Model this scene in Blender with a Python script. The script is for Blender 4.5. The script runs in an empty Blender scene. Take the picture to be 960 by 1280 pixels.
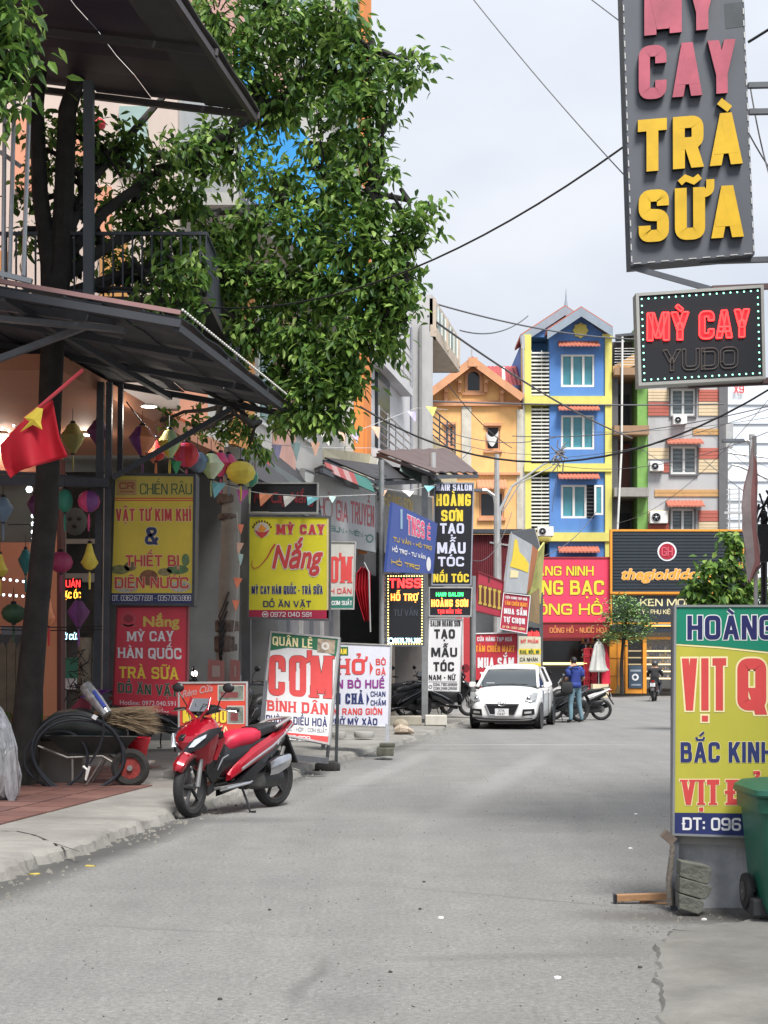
import bpy, bmesh, math, random
from mathutils import Vector, Matrix
R = math.radians
random.seed(7)
SC = bpy.context.scene
COL = SC.collection
V = Vector
# ---------------------------------------------------------------- camera
F = 1800.0; HX = 480.0; HY = 832.0; CH = 1.38
cam = bpy.data.cameras.new('camera'); camo = bpy.data.objects.new('camera', cam); COL.objects.link(camo)
camo.location = (0, 0, CH); camo.rotation_euler = (R(90), 0, 0)
cam.sensor_fit = 'VERTICAL'; cam.sensor_height = 36; cam.lens = F / 1280 * 36
cam.shift_y = (HY - 640) / 1280
cam.clip_start = .1; cam.clip_end = 3000
SC.camera = camo
# ---------------------------------------------------------------- sky and sun
w = bpy.data.worlds.new("World"); SC.world = w; w.use_nodes = True
nt = w.node_tree; nt.nodes.clear()
out = nt.nodes.new('ShaderNodeOutputWorld'); bg = nt.nodes.new('ShaderNodeBackground')
sky = nt.nodes.new('ShaderNodeTexSky'); sky.sky_type = 'NISHITA'; sky.sun_disc = False
SUN_EL, SUN_AZ = R(60), R(158)
sky.sun_elevation = SUN_EL; sky.sun_rotation = SUN_AZ; sky.air_density = 1.2; sky.dust_density = 3
tc = nt.nodes.new('ShaderNodeTexCoord'); mp = nt.nodes.new('ShaderNodeMapping'); mp.inputs['Scale'].default_value = (1, 1, 2.2)
nz = nt.nodes.new('ShaderNodeTexNoise'); nz.inputs['Scale'].default_value = 2.6; nz.inputs['Detail'].default_value = 5
rp = nt.nodes.new('ShaderNodeValToRGB')
rp.color_ramp.elements[0].position = .3; rp.color_ramp.elements[0].color = (5.9, 6.6, 7.7, 1)
rp.color_ramp.elements[1].position = .72; rp.color_ramp.elements[1].color = (8.7, 8.9, 9.4, 1)
mx = nt.nodes.new('ShaderNodeMix'); mx.data_type = 'RGBA'; mx.inputs['Factor'].default_value = .93
L = nt.links.new
L(tc.outputs['Generated'], mp.inputs['Vector']); L(mp.outputs[0], nz.inputs['Vector']); L(nz.outputs['Fac'], rp.inputs[0])
sx_ = nt.nodes.new('ShaderNodeSeparateXYZ'); L(tc.outputs['Generated'], sx_.inputs[0])
ma = nt.nodes.new('ShaderNodeMath'); ma.operation = 'MULTIPLY_ADD'; ma.use_clamp = False; ma.inputs[1].default_value = .42; ma.inputs[2].default_value = .97; L(sx_.outputs['Z'], ma.inputs[0])
mm = nt.nodes.new('ShaderNodeVectorMath'); mm.operation = 'SCALE'; L(rp.outputs[0], mm.inputs[0]); L(ma.outputs[0], mm.inputs['Scale'])
L(sky.outputs[0], mx.inputs['A']); L(mm.outputs[0], mx.inputs['B']); L(mx.outputs['Result'], bg.inputs[0])
bg.inputs['Strength'].default_value = .058
L(bg.outputs[0], out.inputs[0])
sl = bpy.data.lights.new('sun', 'SUN'); sl.energy = 3.6; sl.angle = R(20); sl.color = (1, .965, .91)
so = bpy.data.objects.new('sun', sl); COL.objects.link(so)
sd = V((math.sin(SUN_AZ) * math.cos(SUN_EL), math.cos(SUN_AZ) * math.cos(SUN_EL), math.sin(SUN_EL)))
so.rotation_euler = sd.to_track_quat('Z', 'Y').to_euler(); so.location = (0, 0, 40)
SC.view_settings.view_transform = 'Standard'; SC.view_settings.look = 'None'
SC.view_settings.exposure = .85; SC.view_settings.gamma = 1
SC.cycles.max_bounces = 6; SC.cycles.transparent_max_bounces = 8

def P(px, py, d): return V(((px - HX) * d / F, d, CH + (HY - py) * d / F))
def G(px, py):
    d = F * CH / (py - HY); return V(((px - HX) * d / F, d, 0))
def xs(px, d): return (px - HX) * d / F
def zs(py, d): return CH + (HY - py) * d / F

# ---------------------------------------------------------------- materials
MATS = {}
def mat(name, col, rough=.6, metal=0., var=.12, scale=3., bump=0., bscale=40., emit=0., coat=0., dirt=0., alpha=1., trans=0., stretch=None):
    if name in MATS: return MATS[name]
    m = bpy.data.materials.new(name); MATS[name] = m; m.use_nodes = True
    n = m.node_tree.nodes; l = m.node_tree.links.new; b = n['Principled BSDF']
    b.inputs['Roughness'].default_value = rough; b.inputs['Metallic'].default_value = metal
    b.inputs['Coat Weight'].default_value = coat; b.inputs['Alpha'].default_value = alpha
    b.inputs['Transmission Weight'].default_value = trans
    c = (*col, 1)
    t = n.new('ShaderNodeTexCoord'); src = t.outputs['Object']
    if stretch:
        mpn = n.new('ShaderNodeMapping'); mpn.inputs['Scale'].default_value = stretch; l(src, mpn.inputs[0]); src = mpn.outputs[0]
    if var > 0:
        z = n.new('ShaderNodeTexNoise'); z.inputs['Scale'].default_value = scale; z.inputs['Detail'].default_value = 6; z.inputs['Roughness'].default_value = .65
        l(src, z.inputs['Vector'])
        r = n.new('ShaderNodeValToRGB'); r.color_ramp.elements[0].position = .3; r.color_ramp.elements[1].position = .7
        r.color_ramp.elements[0].color = (*[x * (1 - var) for x in col], 1); r.color_ramp.elements[1].color = (*[min(1, x * (1 + var * .7)) for x in col], 1)
        l(z.outputs['Fac'], r.inputs[0]); cs = r.outputs[0]
        if dirt > 0:
            z2 = n.new('ShaderNodeTexNoise'); z2.inputs['Scale'].default_value = scale * .45; z2.inputs['Detail'].default_value = 9; z2.inputs['Roughness'].default_value = .75
            m2 = n.new('ShaderNodeMapping'); m2.inputs['Scale'].default_value = (1.6, 1.6, .35); l(t.outputs['Object'], m2.inputs[0]); l(m2.outputs[0], z2.inputs['Vector'])
            r2 = n.new('ShaderNodeValToRGB'); r2.color_ramp.elements[0].position = .5; r2.color_ramp.elements[1].position = .75
            r2.color_ramp.elements[0].color = (0, 0, 0, 1); r2.color_ramp.elements[1].color = (dirt, dirt, dirt, 1)
            l(z2.outputs['Fac'], r2.inputs[0])
            x = n.new('ShaderNodeMix'); x.data_type = 'RGBA'; l(r2.outputs[0], x.inputs['Factor']); l(cs, x.inputs['A']); x.inputs['B'].default_value = (.09, .08, .068, 1)
            cs = x.outputs['Result']
        l(cs, b.inputs['Base Color'])
        if emit: l(cs, b.inputs['Emission Color'])
    else:
        b.inputs['Base Color'].default_value = c
        if emit: b.inputs['Emission Color'].default_value = c
    if emit: b.inputs['Emission Strength'].default_value = emit
    if bump > 0:
        z = n.new('ShaderNodeTexNoise'); z.inputs['Scale'].default_value = bscale; z.inputs['Detail'].default_value = 4
        l(src, z.inputs['Vector']); bp = n.new('ShaderNodeBump'); bp.inputs['Strength'].default_value = bump; bp.inputs['Distance'].default_value = .02
        l(z.outputs['Fac'], bp.inputs['Height']); l(bp.outputs[0], b.inputs['Normal'])
    return m
def K(name, *a, **k): return mat(name, *a, **k)
def glow(name, col, e=2.): return mat(name, col, .5, var=0, emit=e)
def hexc(r, g, b): return tuple(((x / 255 + .055) / 1.055) ** 2.4 if x > 10 else x / 255 / 12.92 for x in (r, g, b))
steel = K('galvanised_steel', (.3, .31, .32), .45, .6, .2, 5, dirt=.3)
darksteel = K('dark_painted_steel', (.055, .064, .08), .5, .2, .3, 5, dirt=.25)
greysteel = K('grey_painted_steel', (.12, .13, .15), .5, .2, .2, 5, dirt=.3)
alu = K('aluminium_trim', (.5, .5, .5), .4, .5, .15, 6, dirt=.3)
conc = K('weathered_concrete', (.3, .295, .275), .9, 0, .25, 2.5, .35, 30, dirt=.5)
black = K('black_plastic', (.012, .012, .014), .4, 0, .2, 8)
rubber = K('rubber', (.016, .016, .017), .75, 0, .3, 20, .2, 60)
white = K('white_paint', (.72, .72, .70), .5, 0, .08, 4, dirt=.25)
chrome = K('chrome', (.62, .62, .64), .2, 1, .1, 8)
tyreg = K('dusty_tyre', (.022, .021, .02), .85, 0, .4, 15, .3, 50)

# ---------------------------------------------------------------- mesh builder
WL = {}
SPLIT = {'cross_wall', 'balcony_slab', 'strapping', 'window_surround', 'floor_band', 'pilaster', 'eave_bracket', 'leg', 'louvre_post', 'cornice', 'mullion', 'handle', 'bracket', 'mask_feature', 'cladding_joint', 'bargeboard', 'fan_blades', 'rim_slot', 'stay_rail', 'drain_pipe', 'door_gap', 'wall', 'roof', 'shelf', 'fork', 'screen_surround', 'side_mirror', 'wiper', 'canvas', 'door_frame', 'steel_lattice', 'pier', 'brace', 'purlin', 'frame_bar', 'exhaust', 'rear_roof', 'roof_finial', 'floor_line'}
class MB:
    def __init__(s): s.v = []; s.f = []; s.m = []
    def add(s, vs, fs, mi=0):
        o = len(s.v); s.v += [V(v) for v in vs]; s.f += [tuple(i + o for i in f) for f in fs]; s.m += [mi] * len(fs); return s
    def hexa(s, p, mi=0): return s.add(p, [(0, 3, 2, 1), (4, 5, 6, 7), (0, 1, 5, 4), (1, 2, 6, 5), (2, 3, 7, 6), (3, 0, 4, 7)], mi)
    def box(s, x0, x1, y0, y1, z0, z1, mi=0):
        return s.hexa([(x0, y0, z0), (x1, y0, z0), (x1, y1, z0), (x0, y1, z0), (x0, y0, z1), (x1, y0, z1), (x1, y1, z1), (x0, y1, z1)], mi)
    def beam(s, a, b, w, h=None, up=(0, 0, 1), mi=0):
        a = V(a); b = V(b); h = h or w; t = (b - a).normalized(); u = V(up)
        if abs(t.dot(u)) > .98: u = V((0, 1, 0))
        x = t.cross(u).normalized() * w / 2; y = x.normalized().cross(t) * h / 2
        return s.hexa([a - x - y, a + x - y, a + x + y, a - x + y, b - x - y, b + x - y, b + x + y, b - x + y], mi)
    def tube(s, pts, r, n=8, mi=0, cap=True, closed=False):
        pts = [V(p) for p in pts]; k = len(pts); rr = r if isinstance(r, (list, tuple)) else [r] * k
        vs = []; pu = None
        for i, p in enumerate(pts):
            if closed: t = pts[(i + 1) % k] - pts[i - 1]
            else: t = pts[min(i + 1, k - 1)] - pts[max(i - 1, 0)]
            t.normalize()
            if pu is None:
                u = t.cross(V((0, 0, 1)))
                if u.length < .05: u = t.cross(V((0, 1, 0)))
            else: u = pu - t * pu.dot(t)
            u.normalize(); pu = u; q = t.cross(u)
            for j in range(n):
                a = 2 * math.pi * j / n; vs.append(p + (u * math.cos(a) + q * math.sin(a)) * rr[i])
        fs = []
        for i in range(k if closed else k - 1):
            for j in range(n):
                a = i * n + j; b = i * n + (j + 1) % n; c = ((i + 1) % k) * n + (j + 1) % n; d = ((i + 1) % k) * n + j
                fs.append((a, b, c, d))
        if cap and not closed: fs += [tuple(range(n - 1, -1, -1)), tuple((k - 1) * n + j for j in range(n))]
        return s.add(vs, fs, mi)
    def lathe(s, prof, n=16, c=(0, 0, 0), M=None, mi=0, ring=False):
        if ring: prof = list(prof) + [prof[0]]
        vs = []; c = V(c)
        for r, z in prof:
            for j in range(n):
                a = 2 * math.pi * j / n; p = V((r * math.cos(a), r * math.sin(a), z))
                vs.append(c + (M @ p if M else p))
        fs = [(i * n + j, i * n + (j + 1) % n, (i + 1) * n + (j + 1) % n, (i + 1) * n + j) for i in range(len(prof) - 1) for j in range(n)]
        if ring: return s.add(vs, fs, mi)
        if prof[0][0] > 1e-4: fs.append(tuple(range(n - 1, -1, -1)))
        if prof[-1][0] > 1e-4: fs.append(tuple((len(prof) - 1) * n + j for j in range(n)))
        return s.add(vs, fs, mi)
    def ball(s, c, r, n=10, k=6, sc=(1, 1, 1), mi=0):
        pr = [(max(1e-5, r * math.sin(math.pi * i / k)), -r * math.cos(math.pi * i / k)) for i in range(k + 1)]
        return s.lathe(pr, n, c, Matrix.Diagonal(V(sc)), mi)
    def prism(s, poly, dirv, mi=0):
        d = V(dirv); n = len(poly); vs = [V(p) for p in poly] + [V(p) + d for p in poly]
        return s.add(vs, [tuple(range(n - 1, -1, -1)), tuple(range(n, 2 * n))] + [(i, (i + 1) % n, n + (i + 1) % n, n + i) for i in range(n)], mi)
    def rings(s, rs, cap=True, mi=0, closed=True):
        n = len(rs[0]); vs = [p for r in rs for p in r]
        fs = [(i * n + j, i * n + (j + 1) % n, (i + 1) * n + (j + 1) % n, (i + 1) * n + j) for i in range(len(rs) - 1) for j in range(n if closed else n - 1)]
        if cap: fs += [tuple(range(n - 1, -1, -1)), tuple((len(rs) - 1) * n + j for j in range(n))]
        return s.add(vs, fs, mi)
    def loft(s, secs, n=12, pw=1.0, mi=0, axis='x'):
        rs = []
        for x, y, z, w_, h in secs:
            ring = []
            for j in range(n):
                a = 2 * math.pi * j / n; ca, sa = math.cos(a), math.sin(a)
                cy = math.copysign(abs(ca) ** pw, ca) * w_; cz = math.copysign(abs(sa) ** pw, sa) * h
                ring.append(V((x, y + cy, z + cz)) if axis == 'x' else V((x + cy, y + cz, z)))
            rs.append(ring)
        return s.rings(rs, True, mi)
    def xf(s, M): s.v = [M @ p for p in s.v]; return s
    def build(s, name, mats, parent=None, smooth=False, loc=None, bevel=0, sub=0, kind=None, thick=0):
        if parent and name in SPLIT:        # separate pieces become separate parts
            up = list(range(len(s.v)))
            def fd(i):
                while up[i] != i: up[i] = up[up[i]]; i = up[i]
                return i
            for f in s.f:
                for k in f[1:]: up[fd(k)] = fd(f[0])
            gs = {}
            for f, m_ in zip(s.f, s.m): gs.setdefault(fd(f[0]), []).append((f, m_))
            if 1 < len(gs) <= 40:
                for g in gs.values():
                    q = MB(); ids = {}
                    for f, m_ in g:
                        for i in f: ids.setdefault(i, len(ids))
                        q.f.append(tuple(ids[i] for i in f)); q.m.append(m_)
                    q.v = [s.v[i] for i in ids]; o = q.build(name, mats, parent, smooth, loc, bevel, sub, kind, thick) if 0 else q._one(name, mats, parent, smooth, loc, bevel, sub, kind, thick)
                return o
        return s._one(name, mats, parent, smooth, loc, bevel, sub, kind, thick)
    def _one(s, name, mats, parent=None, smooth=False, loc=None, bevel=0, sub=0, kind=None, thick=0):
        me = bpy.data.meshes.new(name)
        base = WL[parent.name].copy() if parent else (V(loc) if loc is not None else None)
        if base is None:
            if s.v:
                mn = V([min(v[i] for v in s.v) for i in range(3)]); mxx = V([max(v[i] for v in s.v) for i in range(3)])
                base = V(((mn.x + mxx.x) / 2, (mn.y + mxx.y) / 2, mn.z))
            else: base = V((0, 0, 0))
        me.from_pydata([tuple(v - base) for v in s.v], [], s.f)
        for m_ in (mats if isinstance(mats, (list, tuple)) else [mats]): me.materials.append(m_)
        if any(s.m): me.polygons.foreach_set('material_index', s.m)
        bm = bmesh.new(); bm.from_mesh(me); bmesh.ops.recalc_face_normals(bm, faces=bm.faces); bm.to_mesh(me); bm.free()
        if smooth: me.shade_smooth(); me.set_sharp_from_angle(angle=R(38))
        o = bpy.data.objects.new(name, me); COL.objects.link(o); WL[o.name] = base
        if parent: o.parent = parent
        else: o.location = base
        if thick:
            q = o.modifiers.new('solid', 'SOLIDIFY'); q.thickness = thick
        if bevel:
            q = o.modifiers.new('bevel', 'BEVEL'); q.width = bevel; q.segments = 2; q.limit_method = 'ANGLE'; q.angle_limit = R(40)
        if sub:
            q = o.modifiers.new('sub', 'SUBSURF'); q.levels = sub; q.render_levels = sub
        if kind: o['kind'] = kind
        return o
def thing(name, label, cat, loc=(0, 0, 0), group=None):
    o = bpy.data.objects.new(name, None); COL.objects.link(o); o.empty_display_size = .2; o.location = loc; WL[o.name] = V(loc)
    o['label'] = label; o['category'] = cat
    if group: o['group'] = group
    return o
def tag(o, label, cat, group=None):
    o['label'] = label; o['category'] = cat
    if group: o['group'] = group
    return o
def inst(src, parent, off, rz=0, name=None):
    c = bpy.data.objects.new(name or src.name.split('.')[0], src.data); COL.objects.link(c)
    c.parent = parent; c.location = off; c.rotation_euler = (0, 0, rz); WL[c.name] = WL[parent.name] if parent else V((0, 0, 0)); return c
def copy_tree(o, parent=None):
    c = o.copy(); COL.objects.link(c); c.parent = parent
    for ch in list(o.children): copy_tree(ch, c)
    return c

# ---------------------------------------------------------------- lettering
TXT = bpy.data.curves.new('lettering', 'FONT')
TXO = bpy.data.objects.new('lettering_source', TXT)
CAP = .682 / .682
def textmesh(s, bold=0, shear=0, res=3, extrude=0, outline=0, space=1):
    TXT.body = s; TXT.offset = 0; TXT.shear = shear; TXT.resolution_u = res; TXT.extrude = extrude
    TXT.space_character = space
    if outline: TXT.fill_mode = 'NONE'; TXT.bevel_depth = outline; TXT.bevel_resolution = 0; TXT.extrude = 0
    else: TXT.fill_mode = 'BOTH' if extrude else 'FRONT'; TXT.bevel_depth = 0
    TXO.data = TXT
    m_ = TXO.to_mesh(); vs = [v.co.copy() for v in m_.vertices]; fs = [tuple(p.vertices) for p in m_.polygons]
    TXO.to_mesh_clear()
    if bold > .012 and not outline and vs:      # heavier weight: the same outline stamped round a small ring
        k = 8 if res > 3 else 6; n = len(vs); v2 = []; f2 = []; zq = .0012 if not extrude else .0
        rings_ = [(bold, k)] + ([(bold * .5, 4)] if bold > .07 else [])
        sh = [(r * math.cos(2 * math.pi * j / q + .3), r * math.sin(2 * math.pi * j / q + .3)) for r, q in rings_ for j in range(q)]
        for j, (dx, dy) in enumerate(sh):
            v2 += [V((v.x + dx, v.y + dy, v.z + (j + 1) * (zq if zq else -.0011))) for v in vs]; f2 += [tuple(i + (j + 1) * n for i in f) for f in fs]
        vs = vs + v2; fs = fs + f2
    return vs, fs
# block capitals drawn stroke by stroke, so that weight stays even however wide the word is set
import unicodedata
GL = {'A': 'd0,0,.5,1 d1,0,.5,1 h.27,.22,.78', 'B': 'v0 r0,1;.9,1;.9,.53;0,.53 r.0,.53;1,.53;1,0;0,0', 'C': 'r1,.7;1,1;0,1;0,0;1,0;1,.3', 'D': 'v0 r0,1;1,1;1,0;0,0', 'E': 'v0 h1,0,.92 h.52,0,.8 h0,0,.95', 'F': 'v0 h1,0,.95 h.5,0,.8', 'G': 'r1,.7;1,1;0,1;0,0;1,0;1,.35 h.45,.6,1',
      'H': 'v0 v1 h.5,0,1', 'I': 'v.5', 'J': 'r1,1;1,0;0,0;0,.3', 'K': 'v0 d.1,.42,1,1 d.38,.58,1,0', 'L': 'v0 h0,0,.95', 'M': 'v0 v1 d.08,1,.5,.12 d.92,1,.5,.12', 'N': 'v0 v1 d.05,1,.95,0', 'O': 'o', 'P': 'v0 r0,1;1,1;1,.43;0,.43', 'Q': 'o d.6,.28,1.02,-.1', 'R': 'v0 r0,1;1,1;1,.47;0,.47 d.5,.47,1,0',
      'S': 'r1,.74;1,1;0,1;0,.53;1,.5;1,0;0,0;0,.26', 'T': 'h1,0,1 v.5', 'U': 'r0,1;0,0;1,0;1,1', 'V': 'd0,1,.5,0 d1,1,.5,0', 'W': 'd0,1,.26,0 d.5,.9,.26,0 d.5,.9,.74,0 d1,1,.74,0', 'X': 'd0,1,1,0 d1,1,0,0', 'Y': 'd0,1,.5,.45 d1,1,.5,.45 w.5,0,.5', 'Z': 'h1,0,1 h0,0,1 d1,1,0,0',
      '0': 'o', '1': 'v.6 d.15,.75,.6,1', '2': 'r0,.75;0,1;1,1;1,.55;0,.12;0,0;1,0', '3': 'r0,.8;0,1;1,1;1,0;0,0;0,.2 h.52,.35,1', '4': 'd.68,1,0,.28 h.27,0,1 v.72', '5': 'r1,1;0,1;0,.56;1,.56;1,0;0,0;0,.2', '6': 'r1,.8;1,1;0,1;0,0;1,0;1,.54;0,.54', '7': 'h1,0,1 d1,1,.35,0', '8': 'o h.52,0,1', '9': 'r0,.2;0,0;1,0;1,1;0,1;0,.46;1,.46', '-': 'h.45,0,1', '.': 'w.5,0,.02', ':': 'w.5,.12,.14 w.5,.62,.64', ',': 'w.5,-.12,.02', '&': 'd.9,0,.12,.8 r.5,.5;.12,.72;.12,1;.8,1;.8,.68;.0,.42;0,0;.7,0;1,.4'}
GW = {'I': .0, '.': .0, ':': .0, ',': .0, '-': .5, ' ': .42, 'M': 1.3, 'W': 1.45, 'E': .86, 'F': .84, 'L': .84, 'T': .95, '1': .6, 'A': 1.08, 'V': 1.08, 'Q': 1.05, 'O': 1.03}
def roundpath(pts, r, closed=False):
    out = []; n = len(pts)
    for i, p in enumerate(pts):
        if not closed and i in (0, n - 1): out.append(p); continue
        a = pts[i - 1]; b = pts[(i + 1) % n]; va = a - p; vb = b - p; q = min(r, va.length * .499, vb.length * .499); va.normalize(); vb.normalize()
        s_, e_ = p + va * q, p + vb * q
        for k in range(6): t = k / 5; out.append((s_ * (1 - t) + p * t) * (1 - t) + (p * (1 - t) + e_ * t) * t)
    return out
def strip(pts, t, closed=False):
    n = len(pts); A = []; Bq = []
    for i, p in enumerate(pts):
        a = pts[i - 1] if (closed or i) else None; b = pts[(i + 1) % n] if (closed or i < n - 1) else None
        d1 = (p - a).normalized() if a is not None and (p - a).length > 1e-6 else None; d2 = (b - p).normalized() if b is not None and (b - p).length > 1e-6 else None
        d1 = d1 or d2; d2 = d2 or d1; m_ = (d1 + d2).normalized(); nn = V((-m_.y, m_.x, 0)); c = max(.6, nn.dot(V((-d1.y, d1.x, 0)))); A.append(p + nn * t / 2 / c); Bq.append(p - nn * t / 2 / c)
    return A, Bq
def block(text, ratio, t, grow=0, serif=False, shear=0):
    """polygons of a line one unit high and `ratio` wide; returns list of (outline strips)"""
    chars = []
    for ch in text:
        if ch == 'Đ': chars.append(('D', ['bar'])); continue
        q = unicodedata.normalize('NFD', ch); chars.append((q[0].upper(), list(q[1:])))
    n = len(chars); wsum = sum(GW.get(c, 1) for c, _ in chars); nz_ = sum(1 for c, _ in chars if GW.get(c, 1) == 0)
    for _ in range(6):
        g = t * (.62 if serif else .5); w_ = (ratio - g * (n - 1) - t * nz_) / max(wsum, .1)
        if w_ < 2.35 * t and wsum > .5: t *= .92
        else: break
    polys = []; x = 0; T = t + 2 * grow
    def rect(x0, x1, y0, y1): polys.append([V((x0, y0, 0)), V((x1, y0, 0)), V((x1, y1, 0)), V((x0, y1, 0))])
    for c, marks in chars:
        gw = GW.get(c, 1); cw = t if gw == 0 else w_ * gw
        if c != ' ' and c in GL:
            X = lambda u: x + t / 2 + u * (cw - t); Y = lambda v: t / 2 + v * (1 - t); sl = []
            for st in GL[c].split():
                k, a = st[0], st[1:]
                if k == 'o':
                    p = roundpath([V((X(0), Y(0), 0)), V((X(1), Y(0), 0)), V((X(1), Y(1), 0)), V((X(0), Y(1), 0))], max(.34 * (cw - t), t * .55), True); A, Bq = strip(p, T, True); A.append(A[0]); Bq.append(Bq[0]); polys.append((A, Bq))
                elif k == 'r':
                    p = [V((X(float(q.split(',')[0])), Y(float(q.split(',')[1])), 0)) for q in a.split(';')]; p = roundpath(p, max(.34 * (cw - t), t * .55)); e0 = (p[0] - p[1]).normalized(); e1 = (p[-1] - p[-2]).normalized()
                    on_edge = lambda q: abs(q.y - Y(0)) < 1e-4 or abs(q.y - Y(1)) < 1e-4
                    if grow or (on_edge(p[0]) and abs(e0.y) > .9): p[0] = p[0] + e0 * (grow + (t / 2 if on_edge(p[0]) and abs(e0.y) > .9 else 0))
                    if grow or (on_edge(p[-1]) and abs(e1.y) > .9): p[-1] = p[-1] + e1 * (grow + (t / 2 if on_edge(p[-1]) and abs(e1.y) > .9 else 0))
                    polys.append(strip(p, T)); 
                    if c == 'U' and serif: sl += [(X(0), 1), (X(1), 1)]
                    if c in 'CGS' and serif: rect(X(1) - t * .1 - grow, X(1) + t * .5 + grow, Y(.62) - grow, Y(.8) + grow)
                elif k == 'v': q = X(float(a)); rect(q - T / 2, q + T / 2, -grow, 1 + grow); sl += [(q, 0), (q, 1)]
                elif k == 'w': q, y0, y1 = map(float, a.split(',')); q = X(q); rect(q - T / 2, q + T / 2, Y(y0) - T / 2, Y(y1) + T / 2); sl += [(q, 0)] if c == 'Y' else []
                elif k == 'h': y0, x0, x1 = map(float, a.split(',')); rect(X(x0) - T / 2, X(x1) + T / 2, Y(y0) - T * (.46 if y0 not in (0, 1) else .5), Y(y0) + T * (.46 if y0 not in (0, 1) else .5))
                elif k == 'd':
                    x0, y0, x1, y1 = map(float, a.split(',')); p, q = V((X(x0), Y(y0), 0)), V((X(x1), Y(y1), 0)); d_ = q - p; sg = 1 if d_.y > 0 else -1; hw = T / 2 * math.sqrt(1 + (d_.x / (abs(d_.y) + 1e-6)) ** 2) * .96; e = V((0, sg * T / 2, 0)); hw = min(hw, T * .8)
                    p2, q2 = p - e, q + e; polys.append([p2 + V((-hw, 0, 0)), p2 + V((hw, 0, 0)), q2 + V((hw, 0, 0)), q2 + V((-hw, 0, 0))]); sl += [(p.x, 0 if y0 == 0 else 1)] if y0 in (0, 1) and c in 'AVXYK' else []
            if serif and c not in 'BDNM' or (serif and c in 'M'):
                for q, e in sl: rect(q - t * .8 - grow, q + t * .8 + grow, (0 if e == 0 else 1 - t * .38) - grow, (t * .38 if e == 0 else 1) + grow)
            elif serif:
                for q, e in sl: rect(q - t * .8 - grow, q + t * .5 + grow, (0 if e == 0 else 1 - t * .38) - grow, (t * .38 if e == 0 else 1) + grow)
            cx_ = x + cw / 2; tm = t * .62 + 2 * grow; mw = min(cw * .42, .3); up = 1.07
            if 'bar' in marks: rect(x - t * .42 - grow, x + t * 1.35 + grow, .5 - t * .27 - grow, .5 + t * .27 + grow)
            for m_ in marks:
                if m_ == '\u0302': polys.append(strip([V((cx_ - mw * .75, up + .02, 0)), V((cx_, up + .16, 0)), V((cx_ + mw * .75, up + .02, 0))], tm))
                if m_ == '\u0306': polys.append(strip(roundpath([V((cx_ - mw * .75, up + .17, 0)), V((cx_ - mw * .6, up + .03, 0)), V((cx_ + mw * .6, up + .03, 0)), V((cx_ + mw * .75, up + .17, 0))], .15), tm))
                if m_ == '\u031b': p = x + cw; polys.append(strip(roundpath([V((p - t * .5, .86, 0)), V((p + t * .45, .9, 0)), V((p + t * .45, 1.14, 0))], .12), tm * 1.1))
                if m_ == '\u0323': rect(cx_ - t * .42 - grow, cx_ + t * .42 + grow, -.1 - t * .8 - grow, -.1 + grow)
            two = '\u0302' in marks or '\u0306' in marks; bx_, by_ = (cx_ + mw * .25, up + .24) if two else (cx_, up)
            for m_ in marks:
                if m_ == '\u0301': polys.append(strip([V((bx_ - mw * .3, by_, 0)), V((bx_ + mw * .45, by_ + .17, 0))], tm))
                if m_ == '\u0300': polys.append(strip([V((bx_ + mw * .3, by_, 0)), V((bx_ - mw * .45, by_ + .17, 0))], tm))
                if m_ == '\u0303': polys.append(strip([V((bx_ - mw * .8, by_ + .03, 0)), V((bx_ - mw * .35, by_ + .12, 0)), V((bx_ + mw * .3, by_ + .05, 0)), V((bx_ + mw * .8, by_ + .14, 0))], tm * .85))
                if m_ == '\u0309': polys.append(strip(roundpath([V((bx_ - mw * .4, by_ + .2, 0)), V((bx_ + mw * .4, by_ + .22, 0)), V((bx_ + mw * .3, by_ + .1, 0)), V((bx_ - mw * .05, by_ + .0, 0))], .08), tm * .85))
        x += cw + (g if True else 0)
    vs = []; fs = []; zi = 0
    for p in polys:
        o = len(vs); zi += 1; z = zi % 9
        if isinstance(p, tuple):
            A, Bq = p; k = len(A); vs += [(q, z) for q in A] + [(q, z) for q in Bq]; fs += [(o + i, o + i + 1, o + k + i + 1, o + k + i) for i in range(k - 1)]
        else: vs += [(q, z) for q in p]; fs.append((o, o + 1, o + 2, o + 3))
    return vs, fs
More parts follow.
